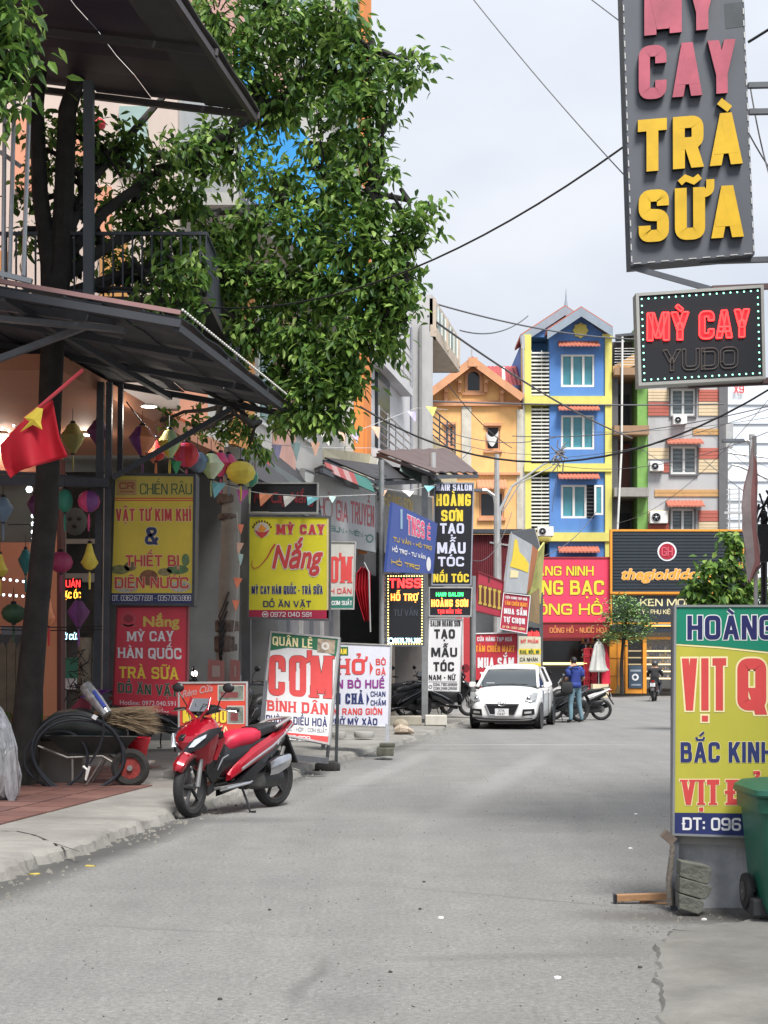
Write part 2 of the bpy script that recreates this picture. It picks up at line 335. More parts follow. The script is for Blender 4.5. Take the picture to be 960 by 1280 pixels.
class Sign:
    # corners: (px, py, depth) TL TR BR BL, the board's own place in the street
    def __init__(s, name, label, cat, c, thick=.04, face=None, frame=None, fw=.03, group=None, back=None, base=None, side=None):
        s.c2 = [(a[0], a[1]) for a in c]; s.c3 = [P(*a) for a in c]
        s.n = (s.c3[1] - s.c3[0]).cross(s.c3[3] - s.c3[0]).normalized()
        if s.n.dot(V((0, -1, 0))) < 0: s.n = -s.n
        b = base or (s.c3[2] + s.c3[3]) / 2
        s.root = thing(name, label, cat, b, group); s.k = max(.0025, c[0][2] * .00022); s.dep = c[0][2]
        if face:
            mb = MB(); t = s.n * -thick; mb.hexa([s.c3[3], s.c3[2], s.c3[2] + t, s.c3[3] + t, s.c3[0], s.c3[1], s.c3[1] + t, s.c3[0] + t])
            s.panel = mb.build('panel', face, s.root)
            if side:
                s.panel.data.materials.append(side)
                for p in s.panel.data.polygons:
                    if abs(p.normal.dot(s.n)) < .5: p.material_index = 1
        if frame:
            mb = MB(); q = [p + s.n * (s.k * 1.5 - thick / 2 - .004) for p in s.c3]
            cen = sum(s.c3, V()) / 4
            for i in range(4):
                a, b2 = q[i], q[(i + 1) % 4]; e = (b2 - a).normalized()
                ext = e * (fw / 2 if i % 2 == 0 else -fw / 2)
                mb.beam(a - ext, b2 + ext, thick + .012 + s.k * 2, fw, up=(s.n.cross(e)))
            s.frame = mb.build('frame', frame, s.root)
    def uv(s, px, py):
        (x0, y0), (x1, y1), (x2, y2), (x3, y3) = s.c2; u = v = .5
        for _ in range(8):
            X = (x0 * (1 - u) + x1 * u) * (1 - v) + (x3 * (1 - u) + x2 * u) * v - px; Y = (y0 * (1 - u) + y1 * u) * (1 - v) + (y3 * (1 - u) + y2 * u) * v - py
            a = (x1 - x0) * (1 - v) + (x2 - x3) * v; b = (x3 - x0) * (1 - u) + (x2 - x1) * u
            c = (y1 - y0) * (1 - v) + (y2 - y3) * v; d = (y3 - y0) * (1 - u) + (y2 - y1) * u
            D = a * d - b * c; u -= (X * d - b * Y) / D; v -= (a * Y - c * X) / D
        return u, v
    def pt(s, u, v, off=0):
        a = s.c3[0].lerp(s.c3[1], u); b = s.c3[3].lerp(s.c3[2], u); return a.lerp(b, v) + s.n * off
    def px(s, x, y, off=0): return s.pt(*s.uv(x, y), off)
    def text(s, body, x0, x1, yb, cap, m, bold=.03, shear=0, yb2=None, layer=1, ol=None, ow=.03, extrude=0, outline=0, res=3, name='lettering', sidem=None, space=1, serif=False):
        yb2 = yb if yb2 is None else yb2
        if all(ch == ch.upper() and (ch in ' Đ' or unicodedata.normalize('NFD', ch)[0] in GL) for ch in body):
            o = V(s.uv(x0, yb)); ex = V(s.uv(x1, yb2)) - o; ey = V(s.uv(x0, yb - cap)) - o; C0 = s.px(x0, yb); H_ = (s.px(x0, yb - cap) - C0).length; W_ = (s.px(x1, yb2) - C0).length
            t0 = (.1 + bold * 1.75) * (1 if not outline else .9); ob = None
            for pas in ((0, ol, .5), (1, m, 1)) if ol else ((1, m, 1),):
                vs, fs = block(body, W_ / H_, t0, 0 if pas[0] else ow * 1.1, serif, shear); R0 = W_ / H_; mb = MB(); lay = (layer - (0 if pas[0] else .5)) * s.k; zs_ = s.k * .055
                def mp_(q, z): tt = o + ex * ((q.x + shear * q.y) / R0) + ey * q.y; return s.pt(tt.x, tt.y, lay + z)
                if outline:
                    from collections import Counter
                    ec = Counter(tuple(sorted((f[k], f[(k + 1) % 4]))) for f in fs for k in range(4))
                    for (i0, i1), c_ in ec.items():
                        if c_ == 1: mb.tube([mp_(vs[i0][0], .004), mp_(vs[i1][0], .004)], outline * .35, 4, cap=False)
                elif extrude:
                    n = len(vs); top = [mp_(q, extrude * 2 + z * .0006) for q, z in vs]; bot = [mp_(q, 0) for q, z in vs]; mb.add(top, fs)
                    ec = {}
                    for f in fs:
                        for k in range(4): e = (f[k], f[(k + 1) % 4]); ec.setdefault(tuple(sorted(e)), []).append(e)
                    for l_ in ec.values():
                        if len(l_) == 1: e = l_[0]; mb.add([top[e[0]], top[e[1]], bot[e[1]], bot[e[0]]], [(0, 1, 2, 3)], 1)
                else: mb.add([mp_(q, z * zs_) for q, z in vs], fs)
                ob = mb.build(name if pas[0] else 'letter_outline', [pas[1], sidem or pas[1]] if extrude else pas[1], s.root)
            return ob
        vs, fs = textmesh(body, bold, shear, res, extrude / max(s.dep / F * cap / .69, 1e-6) if extrude else 0, outline, space)
        if not vs: return
        mn = min(v.x for v in vs); mxx = max(v.x for v in vs)
        o = V(s.uv(x0, yb)); ex = V(s.uv(x1, yb2)) - o; ey = V(s.uv(x0, yb - cap)) - o; H = .685 + 2 * bold * (bold > .012)
        unit = (s.px(x0, yb - cap) - s.px(x0, yb)).length / H
        lay = layer * s.k
        def build(vs, fs, lay, m, nm):
            mb = MB(); out = []
            for v in vs:
                t = o + ex * ((v.x - mn) / (mxx - mn)) + ey * ((v.y + (bold if bold > .012 else 0)) / H)
                out.append(s.pt(t.x, t.y, lay + v.z * unit))
            mb.add(out, fs); return mb.build(nm, m, s.root)
        if extrude:
            ob = build([V((v.x, v.y, v.z + extrude / unit)) for v in vs], fs, lay, m, name)
            if sidem:
                ob.data.materials.append(sidem)
                for p in ob.data.polygons:
                    if abs(p.normal.dot(s.n)) < .5: p.material_index = 1
        else: ob = build(vs, fs, lay + (outline * unit if outline else 0), m, name)
        if ol:
            v2, f2 = textmesh(body, bold + ow, shear, res, 0, 0, space)
            build(v2, f2, lay - s.k * .5, ol, 'letter_outline')
        return ob
    def poly(s, pts, m, layer=.5, name='printed_shape'):
        mb = MB(); mb.add([s.px(x, y, layer * s.k) for x, y in pts], [tuple(range(len(pts)))]); return mb.build(name, m, s.root)
    def rect(s, x0, y0, x1, y1, m, layer=.5, name='printed_band'): return s.poly([(x0, y0), (x1, y0), (x1, y1), (x0, y1)], m, layer, name)
    def disc(s, x, y, r, m, layer=.5, ry=None, n=20, name='printed_disc', inner=0):
        ry = ry or r; A = [2 * math.pi * i / n for i in range(n)]
        if not inner: return s.poly([(x + r * math.cos(a), y + ry * math.sin(a)) for a in A], m, layer, name)
        mb = MB(); vs = [s.px(x + q * r * math.cos(a), y + q * ry * math.sin(a), layer * s.k) for q in (1, inner) for a in A]
        mb.add(vs, [(i, (i + 1) % n, n + (i + 1) % n, n + i) for i in range(n)]); return mb.build(name, m, s.root)
    def dots(s, pts, r, m, name='led_dots', n=6):
        mb = MB()
        for x, y in pts:
            c = s.px(x, y, s.k * 1.4); ex = (s.px(x + 1, y) - s.px(x, y)).normalized() * r; ey = (s.px(x, y + 1) - s.px(x, y)).normalized() * r
            top = c + s.n * r * .6
            vs = [c + ex * math.cos(a * 2 * math.pi / n) + ey * math.sin(a * 2 * math.pi / n) for a in range(n)] + [top]
            mb.add(vs, [(i, (i + 1) % n, n) for i in range(n)])
        return mb.build(name, m, s.root)
def edge_pts(c, n1, n2, ins):
    # points along a quad's inner border
    cx = sum(p[0] for p in c) / 4; cy = sum(p[1] for p in c) / 4; q = [(x + (ins if x < cx else -ins), y + (ins if y < cy else -ins)) for x, y in c]; o = []
    for i in range(4):
        a, b = q[i], q[(i + 1) % 4]; n = n1 if i % 2 == 0 else n2
        o += [(a[0] + (b[0] - a[0]) * j / n, a[1] + (b[1] - a[1]) * j / n) for j in range(n)]
    return o
# ---------------------------------------------------------------- setting: road, pavements, ground
KB = [(-5.2, -6), (-4.05, 0), (-2.47, 9.27), (-1.89, 12.87), (-.79, 20.2), (.59, 26.7), (1.89, 34), (3.4, 42), (4.3, 47)]
def kx(d):
    for (x0, y0), (x1, y1) in zip(KB, KB[1:]):
        if d <= y1: return x0 + (x1 - x0) * (d - y0) / (y1 - y0)
    return KB[-1][0] + .19 * (d - KB[-1][1])
def road_mat():
    m = bpy.data.materials.new('worn_asphalt'); m.use_nodes = True; n = m.node_tree.nodes; l = m.node_tree.links.new; b = n['Principled BSDF']
    t = n.new('ShaderNodeTexCoord'); O = t.outputs['Object']
    def noise(sc, det=5, vec=O, ro=.6):
        z = n.new('ShaderNodeTexNoise'); z.inputs['Scale'].default_value = sc; z.inputs['Detail'].default_value = det; z.inputs['Roughness'].default_value = ro; l(vec, z.inputs['Vector']); return z.outputs['Fac']
    def ramp(f, p0, c0, p1, c1):
        r = n.new('ShaderNodeValToRGB'); r.color_ramp.elements[0].position = p0; r.color_ramp.elements[1].position = p1
        r.color_ramp.elements[0].color = (*c0, 1); r.color_ramp.elements[1].color = (*c1, 1); l(f, r.inputs[0]); return r.outputs[0]
    def mix(f, a, bb, typ='MIX'):
        x = n.new('ShaderNodeMix'); x.data_type = 'RGBA'; x.blend_type = typ
        for s_, k in ((f, 'Factor'), (a, 'A'), (bb, 'B')):
            if isinstance(s_, (int, float)): x.inputs[k].default_value = s_
            elif isinstance(s_, tuple): x.inputs[k].default_value = (*s_, 1)
            else: l(s_, x.inputs[k])
        return x.outputs['Result']
    c = ramp(noise(.35, 6), .3, (.152, .153, .153), .7, (.188, .187, .184))
    mpn = n.new('ShaderNodeMapping'); mpn.inputs['Rotation'].default_value = (0, 0, R(9.5)); mpn.inputs['Scale'].default_value = (1.6, .12, 1); l(O, mpn.inputs[0])
    c = mix(.5, c, ramp(noise(1.1, 5, mpn.outputs[0]), .3, (.42, .42, .42), .72, (.62, .62, .61)), 'OVERLAY')
    c = mix(.8, c, ramp(noise(34, 6, O, .9), .38, (.3, .3, .3), .62, (.7, .7, .69)), 'OVERLAY'); c = mix(.4, c, ramp(noise(2.6, 8, O, .75), .35, (.4, .4, .4), .65, (.6, .6, .595)), 'OVERLAY')
    c = mix(.35, c, ramp(noise(140, 2, O, .8), .35, (.3, .3, .3), .65, (.7, .7, .7)), 'OVERLAY')
    # wandering hairline cracks
    vo = n.new('ShaderNodeTexVoronoi'); vo.feature = 'DISTANCE_TO_EDGE'; vo.inputs['Scale'].default_value = .55
    dn = n.new('ShaderNodeTexNoise'); dn.inputs['Scale'].default_value = 2.5; dn.inputs['Detail'].default_value = 5; l(O, dn.inputs['Vector'])
    ad = n.new('ShaderNodeMix'); ad.data_type = 'RGBA'; ad.blend_type = 'ADD'; ad.inputs['Factor'].default_value = .7; l(O, ad.inputs['A']); l(dn.outputs['Color'], ad.inputs['B']); l(ad.outputs['Result'], vo.inputs['Vector'])
    cr = ramp(vo.outputs['Distance'], .0, (1, 1, 1), .006, (0, 0, 0)); brk = ramp(noise(.9, 3), .55, (0, 0, 0), .68, (.4, .4, .4))
    c = mix(mix(1., cr, brk, 'MULTIPLY'), c, (.09, .09, .088))
    def blot(cx, cy, sx, sy, rot, amt, col=(.1, .1, .1)):
        a = n.new('ShaderNodeMapping'); a.vector_type = 'TEXTURE'; a.inputs['Location'].default_value = (cx, cy, 0); a.inputs['Rotation'].default_value = (0, 0, R(rot)); a.inputs['Scale'].default_value = (sx, sy, 1)
        w_ = n.new('ShaderNodeMix'); w_.data_type = 'RGBA'; w_.blend_type = 'ADD'; w_.inputs['Factor'].default_value = .12; l(O, w_.inputs['A'])
        z = n.new('ShaderNodeTexNoise'); z.inputs['Scale'].default_value = 3; z.inputs['Detail'].default_value = 6; l(O, z.inputs['Vector']); l(z.outputs['Color'], w_.inputs['B']); l(w_.outputs['Result'], a.inputs[0])
        le = n.new('ShaderNodeVectorMath'); le.operation = 'LENGTH'; l(a.outputs[0], le.inputs[0])
        f = ramp(le.outputs['Value'], .35, (amt,) * 3, 1.0, (0, 0, 0)); return f, col
    for q in [(-.27, 6.35, .055, .62, -7, .5, (.085, .085, .083)), (-.1, 5.9, .2, .3, 0, .3, (.1, .1, .1)), (1.75, 8.0, .85, .32, 0, .75, (.065, .06, .055)), (.75, 6.9, .8, .1, 5, .4, (.1, .1, .095)), (1.2, 7.2, .3, .4, 10, .35, (.11, .108, .1)),  # among these, a dark patch on the road under the duck board
              (-1.98, 11.2, .36, 3.0, -9.3, .85, (.045, .045, .044)), (-2.6, 7.6, .42, 3.4, -9.6, .85, (.045, .045, .042)), (-1.15, 17, .3, 4, -8.6, .75, (.05, .05, .05)), (.1, 23.6, .35, 3.8, -12, .7, (.06, .06, .06)), (.9, 12, .9, .5, 15, .3, (.13, .135, .14)), (-.6, 9.4, .5, .3, -30, .25, (.12, .125, .13)), (1.9, 13.5, .12, 3.4, -8, .3, (.13, .13, .13)), (.9, 8.6, .035, 1.2, 60, .45, (.09, .09, .09)), (-1.1, 7.6, .03, .6, 75, .4, (.09, .09, .09)), (-1.3, 12.9, .9, .35, 5, .45, (.08, .08, .08)), (-.1, 23.6, 4, .14, 3, .5, (.09, .09, .09)), (2.5, 23.4, 5, .1, 0, .55, (.12, .12, .115)),
              (2.3, 25.2, 2.6, .16, 2, .35, (.42, .42, .41)), (3.2, 33.2, 1.6, 3, 0, .5, (.07, .07, .07)), (5, 40, 6, 2, 5, .2, (.13, .13, .13)), (-.3, 16.6, .5, .06, 3, .5, (.09, .09, .09)), (.35, 5.6, .5, .25, 20, .25, (.12, .12, .115)), (.1, 19, .25, 6, -10, .18, (.4, .4, .4)), (1.6, 18, .3, 7, -12, .18, (.38, .38, .38))]:
        f, col = blot(*q); c = mix(f, c, col)
    l(c, b.inputs['Base Color']); b.inputs['Roughness'].default_value = .86
    bp = n.new('ShaderNodeBump'); bp.inputs['Strength'].default_value = .5; bp.inputs['Distance'].default_value = .01
    l(noise(70, 4), bp.inputs['Height']); l(bp.outputs[0], b.inputs['Normal']); return m
gm = K('bare_ground', (.16, .15, .13), .95, 0, .3, .5, .2, 6)
mb = MB(); mb.add([(-900, -300, -.02), (900, -300, -.02), (900, 1500, -.02), (-900, 1500, -.02)], [(0, 1, 2, 3)]); mb.build('ground', gm, kind='structure', loc=(0, 0, 0))
mb = MB(); mb.add([(-9, -8, 0), (14, -8, 0), (40, 47, 0), (60, 66.4, 0), (-8, 66.4, 0), (-4, 30, 0)], [(0, 1, 2, 3, 4, 5)]); mb.build('road', road_mat(), kind='structure', loc=(0, 0, 0))
# left pavement: ragged broken edge along the gutter, sloping up to the shops
pave = K('poured_concrete_paving', (.215, .21, .195), .9, 0, .3, 1.3, .3, 45, dirt=.45)
mb = MB(); pts = []; y = -5.5; rnd = random.Random(3)
while y < 46.5:
    pts.append((kx(y) + rnd.uniform(-.022, .022) + .05 * math.sin(y * 3.1) * math.sin(y * 1.3) - (.07 if rnd.random() < .1 else 0), y)); y += .075 if 6 < y < 22 else .5
n = len(pts); rr = []
for (x, y) in pts:
    e = .085 + rnd.uniform(-.018, .014)
    rr.append([V((x + .025 + rnd.uniform(0, .04), y, -.01)), V((x + rnd.uniform(-.01, .015), y, e * .75)), V((x - .03 - rnd.uniform(0, .05), y, e)), V((x - .6, y, .1)), V((x - 1.4, y, .11)), V((x - 9.5, y, .12))])
mb.rings(rr, False, closed=False)
pv = mb.build('pavement', pave, kind='structure', loc=(0, 0, 0))
# expansion joints and cracks cut as dark recesses in the pavement
crackm = K('crack_dark', (.05, .048, .045), .95, 0, .2, 5)
def pz(x, d):
    q = kx(d) - x
    return .085 + .015 * min(1, q / .6) if q < .6 else .1 + .01 * min(1, (q - .6) / .8) if q < 1.4 else .11 + .01 * min(1, (q - 1.4) / 8)
def crack(px_, w_, name='pavement_crack'):
    mb = MB(); ps = []
    fine = []
    for a, b in zip(px_, px_[1:]):
        for i in range(6): fine.append((a[0] + (b[0] - a[0]) * i / 6, a[1] + (b[1] - a[1]) * i / 6))
    fine.append(px_[-1]); vs = []
    for i, (x, y) in enumerate(fine):
        g = G(x, y); g.y *= .93; g.x *= .93; ww = w_ * rnd.uniform(.4, 1.2)
        vs += [(g.x, g.y - ww, pz(g.x, g.y) + .004), (g.x + .01, g.y + ww, pz(g.x, g.y) + .004)]
    mb.add(vs, [(2 * i, 2 * i + 1, 2 * i + 3, 2 * i + 2) for i in range(len(fine) - 1)])
    o = mb.build(name, crackm, pv)
WL[pv.name] = V((0, 0, 0))
crack([(0, 1040), (20, 1040), (42, 1044), (70, 1054), (98, 1062)], .009)
crack([(430, 935), (450, 938), (470, 941), (492, 943)], .02)
# red floor tiles laid one by one in front of the left shop
tilem = [K('red_floor_tile_%d' % i, c, .6, 0, .25, 6, .1, 30, dirt=.4) for i, c in enumerate([(.15, .072, .06), (.13, .062, .054), (.175, .088, .074)])]
tl = MB(); s_ = .19; tl.box(-s_, s_, -s_, s_, 0, .012); tiles = []
base = G(30, 1020)
cnt = 0
for i in range(-12, 12):
    for j in range(-2, 16):
        x = -3.6 + i * .4 + j * .066; y = 11.9 + j * .4
        q = kx(y) - x
        if q < .95 + .03 * (y - 12) or q > 3.3: continue
        if y > 15.2 and q < 1.5: continue
        mbt = None
        if cnt < 3:
            o = MB().box(-s_, s_, -s_, s_, 0, .012).build('floor_tile', tilem[cnt], pv); tiles.append(o)
            o.location = (x, y, pz(x, y) - .002 + rnd.uniform(0, .003)); o.rotation_euler.z = -R(9.4)
        else:
            o = inst(tiles[cnt % 3 if rnd.random() < .7 else rnd.randrange(3)], pv, (x, y, pz(x, y) - .002 + rnd.uniform(0, .003)), -R(9.4), 'floor_tile')
        cnt += 1
# right pavement corner in the foreground
mb = MB(); RP = [(1.02, 3.0), (1.0, 4.6), (1.05, 5.6), (1.2, 6.4), (1.33, 7.1), (1.52, 7.5), (2.0, 7.75), (2.7, 7.9), (4.2, 8.0), (9, 8.1), (9, 3)]
RP = [(a[0] + (b[0] - a[0]) * k / 12 + rnd.uniform(-.022, .022), a[1] + (b[1] - a[1]) * k / 12 + rnd.uniform(-.022, .022)) for a, b in zip(RP, RP[1:] + RP[:1]) for k in range(12)]
n = len(RP); cx_ = 5; vs = [(x, y, -.01) for x, y in RP] + [(x + .02, y - .015, .018 + .008 * math.sin(x * 40)) for x, y in RP] + [(x + .12, y - .1, .026) for x, y in RP]
mb.add(vs, [(i + a * n, (i + 1) % n + a * n, (i + 1) % n + (a + 1) * n, i + (a + 1) * n) for a in (0, 1) for i in range(n)] + [tuple(2 * n + i for i in range(n))])
mb.build('pavement_corner', K('right_corner_concrete', (.185, .182, .17), .92, 0, .3, 2.2, .35, 60, dirt=.5), kind='structure', loc=(0, 0, 0))
mb = MB(); mb.box(5.9, 60, 66.4, 68.2, 0, .13); mb.build('far_pavement', pave, kind='structure')
# litter and gravel
lit = K('litter_white', (.7, .7, .68), .7, var=.1); litd = K('litter_dark', (.05, .045, .04), .8); ylf = K('dry_yellow_leaf', (.42, .33, .07), .7)
for i, (px, py, k) in enumerate([(551, 1148, 0), (697, 1223, 0), (795, 1018, 0), (788, 1061, 0), (337, 1138, 1), (275, 1250, 1), (525, 1137, 1), (488, 1216, 1), (113, 1083, 2), (43, 1093, 2), (10, 1085, 2), (800, 1210, 1), (842, 1190, 0), (880, 1150, 0), (530, 1103, 1)]):
    g = G(px, py); mb = MB(); a = rnd.uniform(0, 3); r = .013 if k == 0 else .008
    if k == 2: r = .03
    ring = [V((g.x + r * math.cos(t) * 1.3, g.y + r * math.sin(t) * .8, .003 + .006 * abs(math.sin(t * 2 + a)))) for t in [j * 1.047 + a for j in range(6)]]
    mb.add(ring + [V((g.x, g.y, .012 if k < 2 else .01))] + [V((p.x, p.y, .0)) for p in ring], [(j, (j + 1) % 6, 6) for j in range(6)] + [(j, 7 + j, 7 + (j + 1) % 6, (j + 1) % 6) for j in range(6)])
    lb = ['white paper scrap below the timber batten in the foreground', 'dark pebble with a pale top at the bottom of the road', 'small white scrap beside the left edge of the duck board', 'tiny pale scrap left of the lower duck board', 'lone dark pebble in the middle of the near road', 'flat dark chip at the bottom left of the road', 'tiny dark chip left of the white paper scrap', 'dark chip near the road centre right of the scooter', 'yellow leaf on the asphalt below the kerb', 'yellow leaf in the gutter at far left', 'yellow leaf on the paving at the left picture edge', 'dark crumb beside the right pavement corner', 'pale crumb on the edge of the right pavement corner', 'pale scrap on the dark patch under the duck board', 'dark chip above the near road scrap'][i]
    tag(mb.build(['paper_scrap', 'pebble', 'fallen_leaf'][k], [lit, litd, ylf][k]), lb, ['litter', 'pebble', 'leaf'][k], ['paper scraps on the road', 'pebbles on the road', 'leaves in the gutter'][k])
mb = MB()
for i in range(700):
    y = rnd.uniform(6, 30); x = kx(y) + rnd.gauss(.12, .12); r = rnd.uniform(.006, .018); mb.add([(x + r, y, 0), (x - r, y + r, 0), (x - r, y - r, 0), (x, y, r * 1.3)], [(0, 1, 3), (1, 2, 3), (2, 0, 3)])
for i in range(500):
    y = rnd.uniform(7.4, 8.6); x = rnd.uniform(1.3, 3); r = rnd.uniform(.003, .009); mb.add([(x + r, y, 0), (x - r, y + r, 0), (x - r, y - r, 0), (x, y, r * 1.3)], [(0, 1, 3), (1, 2, 3), (2, 0, 3)])
mb.build('gutter_grit', K('grit', (.2, .19, .17), .95, var=.4, scale=9), kind='stuff', loc=(0, 0, 0))

mb = MB()
for i in range(800):        # loose chips and grit scattered over the asphalt
    y = 5.5 + 14 * rnd.random() ** 1.6; x = rnd.uniform(max(kx(y) + .1, -.27 * y), .27 * y); r = rnd.uniform(.0018, .0042) * (1 + y * .05); z_ = .001; mb.add([(x + r, y, z_), (x - r, y + r, z_), (x - r * .6, y - r, z_), (x, y, z_ + r)], [(0, 1, 3), (1, 2, 3), (2, 0, 3)], 0 if rnd.random() < .6 else 1)
mb.build('road_grit', [K('grit_dark', (.06, .058, .052), .95, var=.4, scale=9), K('grit_pale', (.3, .295, .28), .95, var=.3, scale=9)], kind='stuff', loc=(0, 0, 0))
# ---------------------------------------------------------------- far row of houses (facades face the camera)
def wall_holes(mb, x0, x1, z0, z1, y, dep, holes, mi=0):
    """front wall slab with real openings"""
    X = sorted(set([x0, x1] + [h[0] for h in holes] + [h[1] for h in holes])); Z = sorted(set([z0, z1] + [h[2] for h in holes] + [h[3] for h in holes]))
    for i in range(len(X) - 1):
        for j in range(len(Z) - 1):
            cx_, cz = (X[i] + X[i + 1]) / 2, (Z[j] + Z[j + 1]) / 2
            if any(h[0] < cx_ < h[1] and h[2] < cz < h[3] for h in holes): continue
            mb.box(X[i], X[i + 1], y, y + dep, Z[j], Z[j + 1], mi)
glass_t = K('teal_window_glass', (.07, .27, .33), .15, 0, .25, 1.5)
glass_d = K('dark_window_glass', (.02, .025, .03), .12, 0, .2, 2)
glass_g = K('greenish_window_glass', (.1, .2, .18), .12, 0, .3, 2)
grille = K('window_grille_interior', (.14, .15, .16), .6)
tilered = K('terracotta_tile', (.42, .13, .085), .75, 0, .3, 8, dirt=.2)
def window(root, px0, px1, py0, py1, d, fm=white, gm_=glass_t, cols=3, bars=0, fw=.09, inset=.05):
    x0, x1, z1, z0 = xs(px0, d), xs(px1, d), zs(py0, d), zs(py1, d)
    mb = MB(); mb.box(x0, x1, d - .05, d + .1, z0, z0 + fw); mb.box(x0, x1, d - .05, d + .1, z1 - fw, z1)
    mb.box(x0, x0 + fw, d - .049, d + .099, z0 + fw, z1 - fw); mb.box(x1 - fw, x1, d - .049, d + .099, z0 + fw, z1 - fw)
    for i in range(1, cols):
        x = x0 + (x1 - x0) * i / cols; mb.box(x - fw * .55, x + fw * .55, d - .045, d + .09, z0 + fw, z1 - fw)
    w_ = mb.build('window', fm, root)
    for i in range(cols):
        a = x0 + (x1 - x0) * i / cols + fw * .5; b = x0 + (x1 - x0) * (i + 1) / cols - fw * .5
        MB().box(a, b, d + .05, d + .07, z0 + fw * .9, z1 - fw * .9).build('pane', gm_, w_)
    if bars:
        mb = MB()
        for i in range(1, bars): z = z0 + (z1 - z0) * i / bars; mb.box(x0 + fw, x1 - fw, d + .0, d + .03, z - .02, z + .02)
        mb.build('window_grille', grille, w_)
    return w_
def tile_canopy(root, px0, px1, py0, py1, d, m=tilered, out=.55, name='tile_canopy'):
    x0, x1, z1, z0 = xs(px0, d), xs(px1, d), zs(py0, d), zs(py1, d); n = max(6, int((x1 - x0) / .17)); mb = MB()
    top = []; bot = []
    for i in range(n * 2 + 1):
        x = x0 + (x1 - x0) * i / (n * 2); h = .04 * (i % 2); top.append(V((x, d - .02, z1 + h))); bot.append(V((x, d - out, z0 + .05 + h)))
    m2 = [V((p.x, p.y, p.z - .07)) for p in bot]; m3 = [V((p.x, p.y, p.z - .07)) for p in top]
    mb.rings([top, bot, m2, m3], False, closed=False); return mb.build(name, m, root)
def ac_unit(root_d, px0, px1, py0, py1, label):
    d = root_d; x0, x1, z1, z0 = xs(px0, d), xs(px1, d), zs(py0, d), zs(py1, d); r = thing('air_conditioner', label, 'air conditioner', ((x0 + x1) / 2, d, z0), 'outdoor air conditioner units on the far houses')
    MB().box(x0, x1, d - .35, d - .05, z0, z1).build('casing', white, r, bevel=.02)
    rad = (z1 - z0) * .4; c = V((x0 + rad * 1.25, d - .36, (z0 + z1) / 2)); Mx = Matrix.Rotation(R(90), 3, 'X')
    MB().lathe([(rad * .98, 0), (rad, .015), (rad * .85, .02), (rad * .84, .0)], 16, c, Mx).build('fan_ring', alu, r)
    MB().lathe([(.001, .003), (rad * .84, .003)], 16, c, Mx).build('fan_opening', black, r)
    f = MB()
    for k in range(5):
        a = k * 1.256; f.add([c + V((0, -.008, 0)), c + V((math.cos(a), -.01, math.sin(a))) * rad * .8, c + V((math.cos(a + .6), -.012, math.sin(a + .6))) * rad * .8], [(0, 1, 2)])
    f.build('fan_blades', greysteel, r); MB().ball(c + V((0, -.01, 0)), rad * .22, 8, 4).build('fan_hub', white, r)
    mb = MB(); mb.beam((x0 + .08, d - .3, z0 - .02), (x0 + .08, d, z0 - .02), .03); mb.beam((x1 - .08, d - .3, z0 - .02), (x1 - .08, d, z0 - .02), .03); mb.build('bracket', greysteel, r)
D = 68.0
# --- yellow-orange house
yl = K('orange_yellow_render', (.8, .46, .18), .85, 0, .18, .8, .1, 10, dirt=.38); trim = K('peach_trim', (.6, .3, .16), .8, 0, .12, 2, dirt=.3)
roofred = K('dark_red_sheet_roof', (.36, .06, .06), .6, 0, .15, 1.5)
r = thing('yellow_house', 'orange yellow gabled house left of the blue house with a dark red roof', 'house', (xs(598, D), D, 0))
holes = [(xs(a, D), xs(b, D), zs(y2, D), zs(y1, D)) for a, b, y1, y2 in [(555, 568, 531, 560), (607, 625, 532, 563), (599, 630, 615, 647)]]
mb = MB(); wall_holes(mb, xs(528, D), xs(648, D), 0, zs(499, D), D, .3, holes)
mb.prism([(xs(530, D), D, zs(499, D)), (xs(648, D), D, zs(499, D)), (xs(590, D), D, zs(458, D))], (0, .3, 0)); mb.box(xs(528, D), xs(655, D), D + .31, D + 9, 0, zs(502, D)); mb.build('wall', yl, r)
mb = MB(); ap = V((xs(590, D), D, zs(454, D)))
for ex in ((520, 507), (652, 500)):
    e = V((xs(ex[0], D), D, zs(ex[1], D))); t = V((0, 0, .28)); mb.hexa([ap + V((0, -.6, 0)), e + V((0, -.6, 0)), e + V((0, 9, 0)), ap + V((0, 9, 0)), ap + V((0, -.6, .2)), e + V((0, -.6, .2)), e + V((0, 9, .2)), ap + V((0, 9, .2))])
mb.build('roof', roofred, r)
mb = MB()
for ex in ((520, 507), (652, 500)):
    e = V((xs(ex[0], D), D - .63, zs(ex[1], D) - .02)); mb.beam(ap + V((0, -.63, -.04)), e, .1, .34, up=(0, 0, 1))
mb.box(ap.x - .22, ap.x + .22, D - .72, D - .58, ap.z - .3, ap.z + .12); mb.build('bargeboard', trim, r)
mb = MB()
for px, py in ((557, 489), (574, 478), (607, 478), (627, 491)):
    x, z = xs(px, D), zs(py, D); mb.box(x - .08, x + .08, D - .45, D - .01, z - .1, z + .05); mb.box(x - .08, x + .08, D - .2, D - .01, z - .5, z - .1)
mb.build('eave_bracket', trim, r)
mb = MB(); z1, z0 = zs(453, D + 3), zs(481, D + 1); x0, x1 = xs(592, D), xs(656, D)
nn = 26
mb.rings([[V((x0 + (x1 - x0) * i / nn, D + 4, z1 + .05 * (i % 2))) for i in range(nn + 1)], [V((x0 + (x1 - x0) * i / nn, D + 1.2, z0 + .05 * (i % 2))) for i in range(nn + 1)]], False, closed=False); mb.box(x0, x1, D + 1.6, D + 8, zs(502, D), z0 - .1)
mb.build('rear_roof', roofred, r)
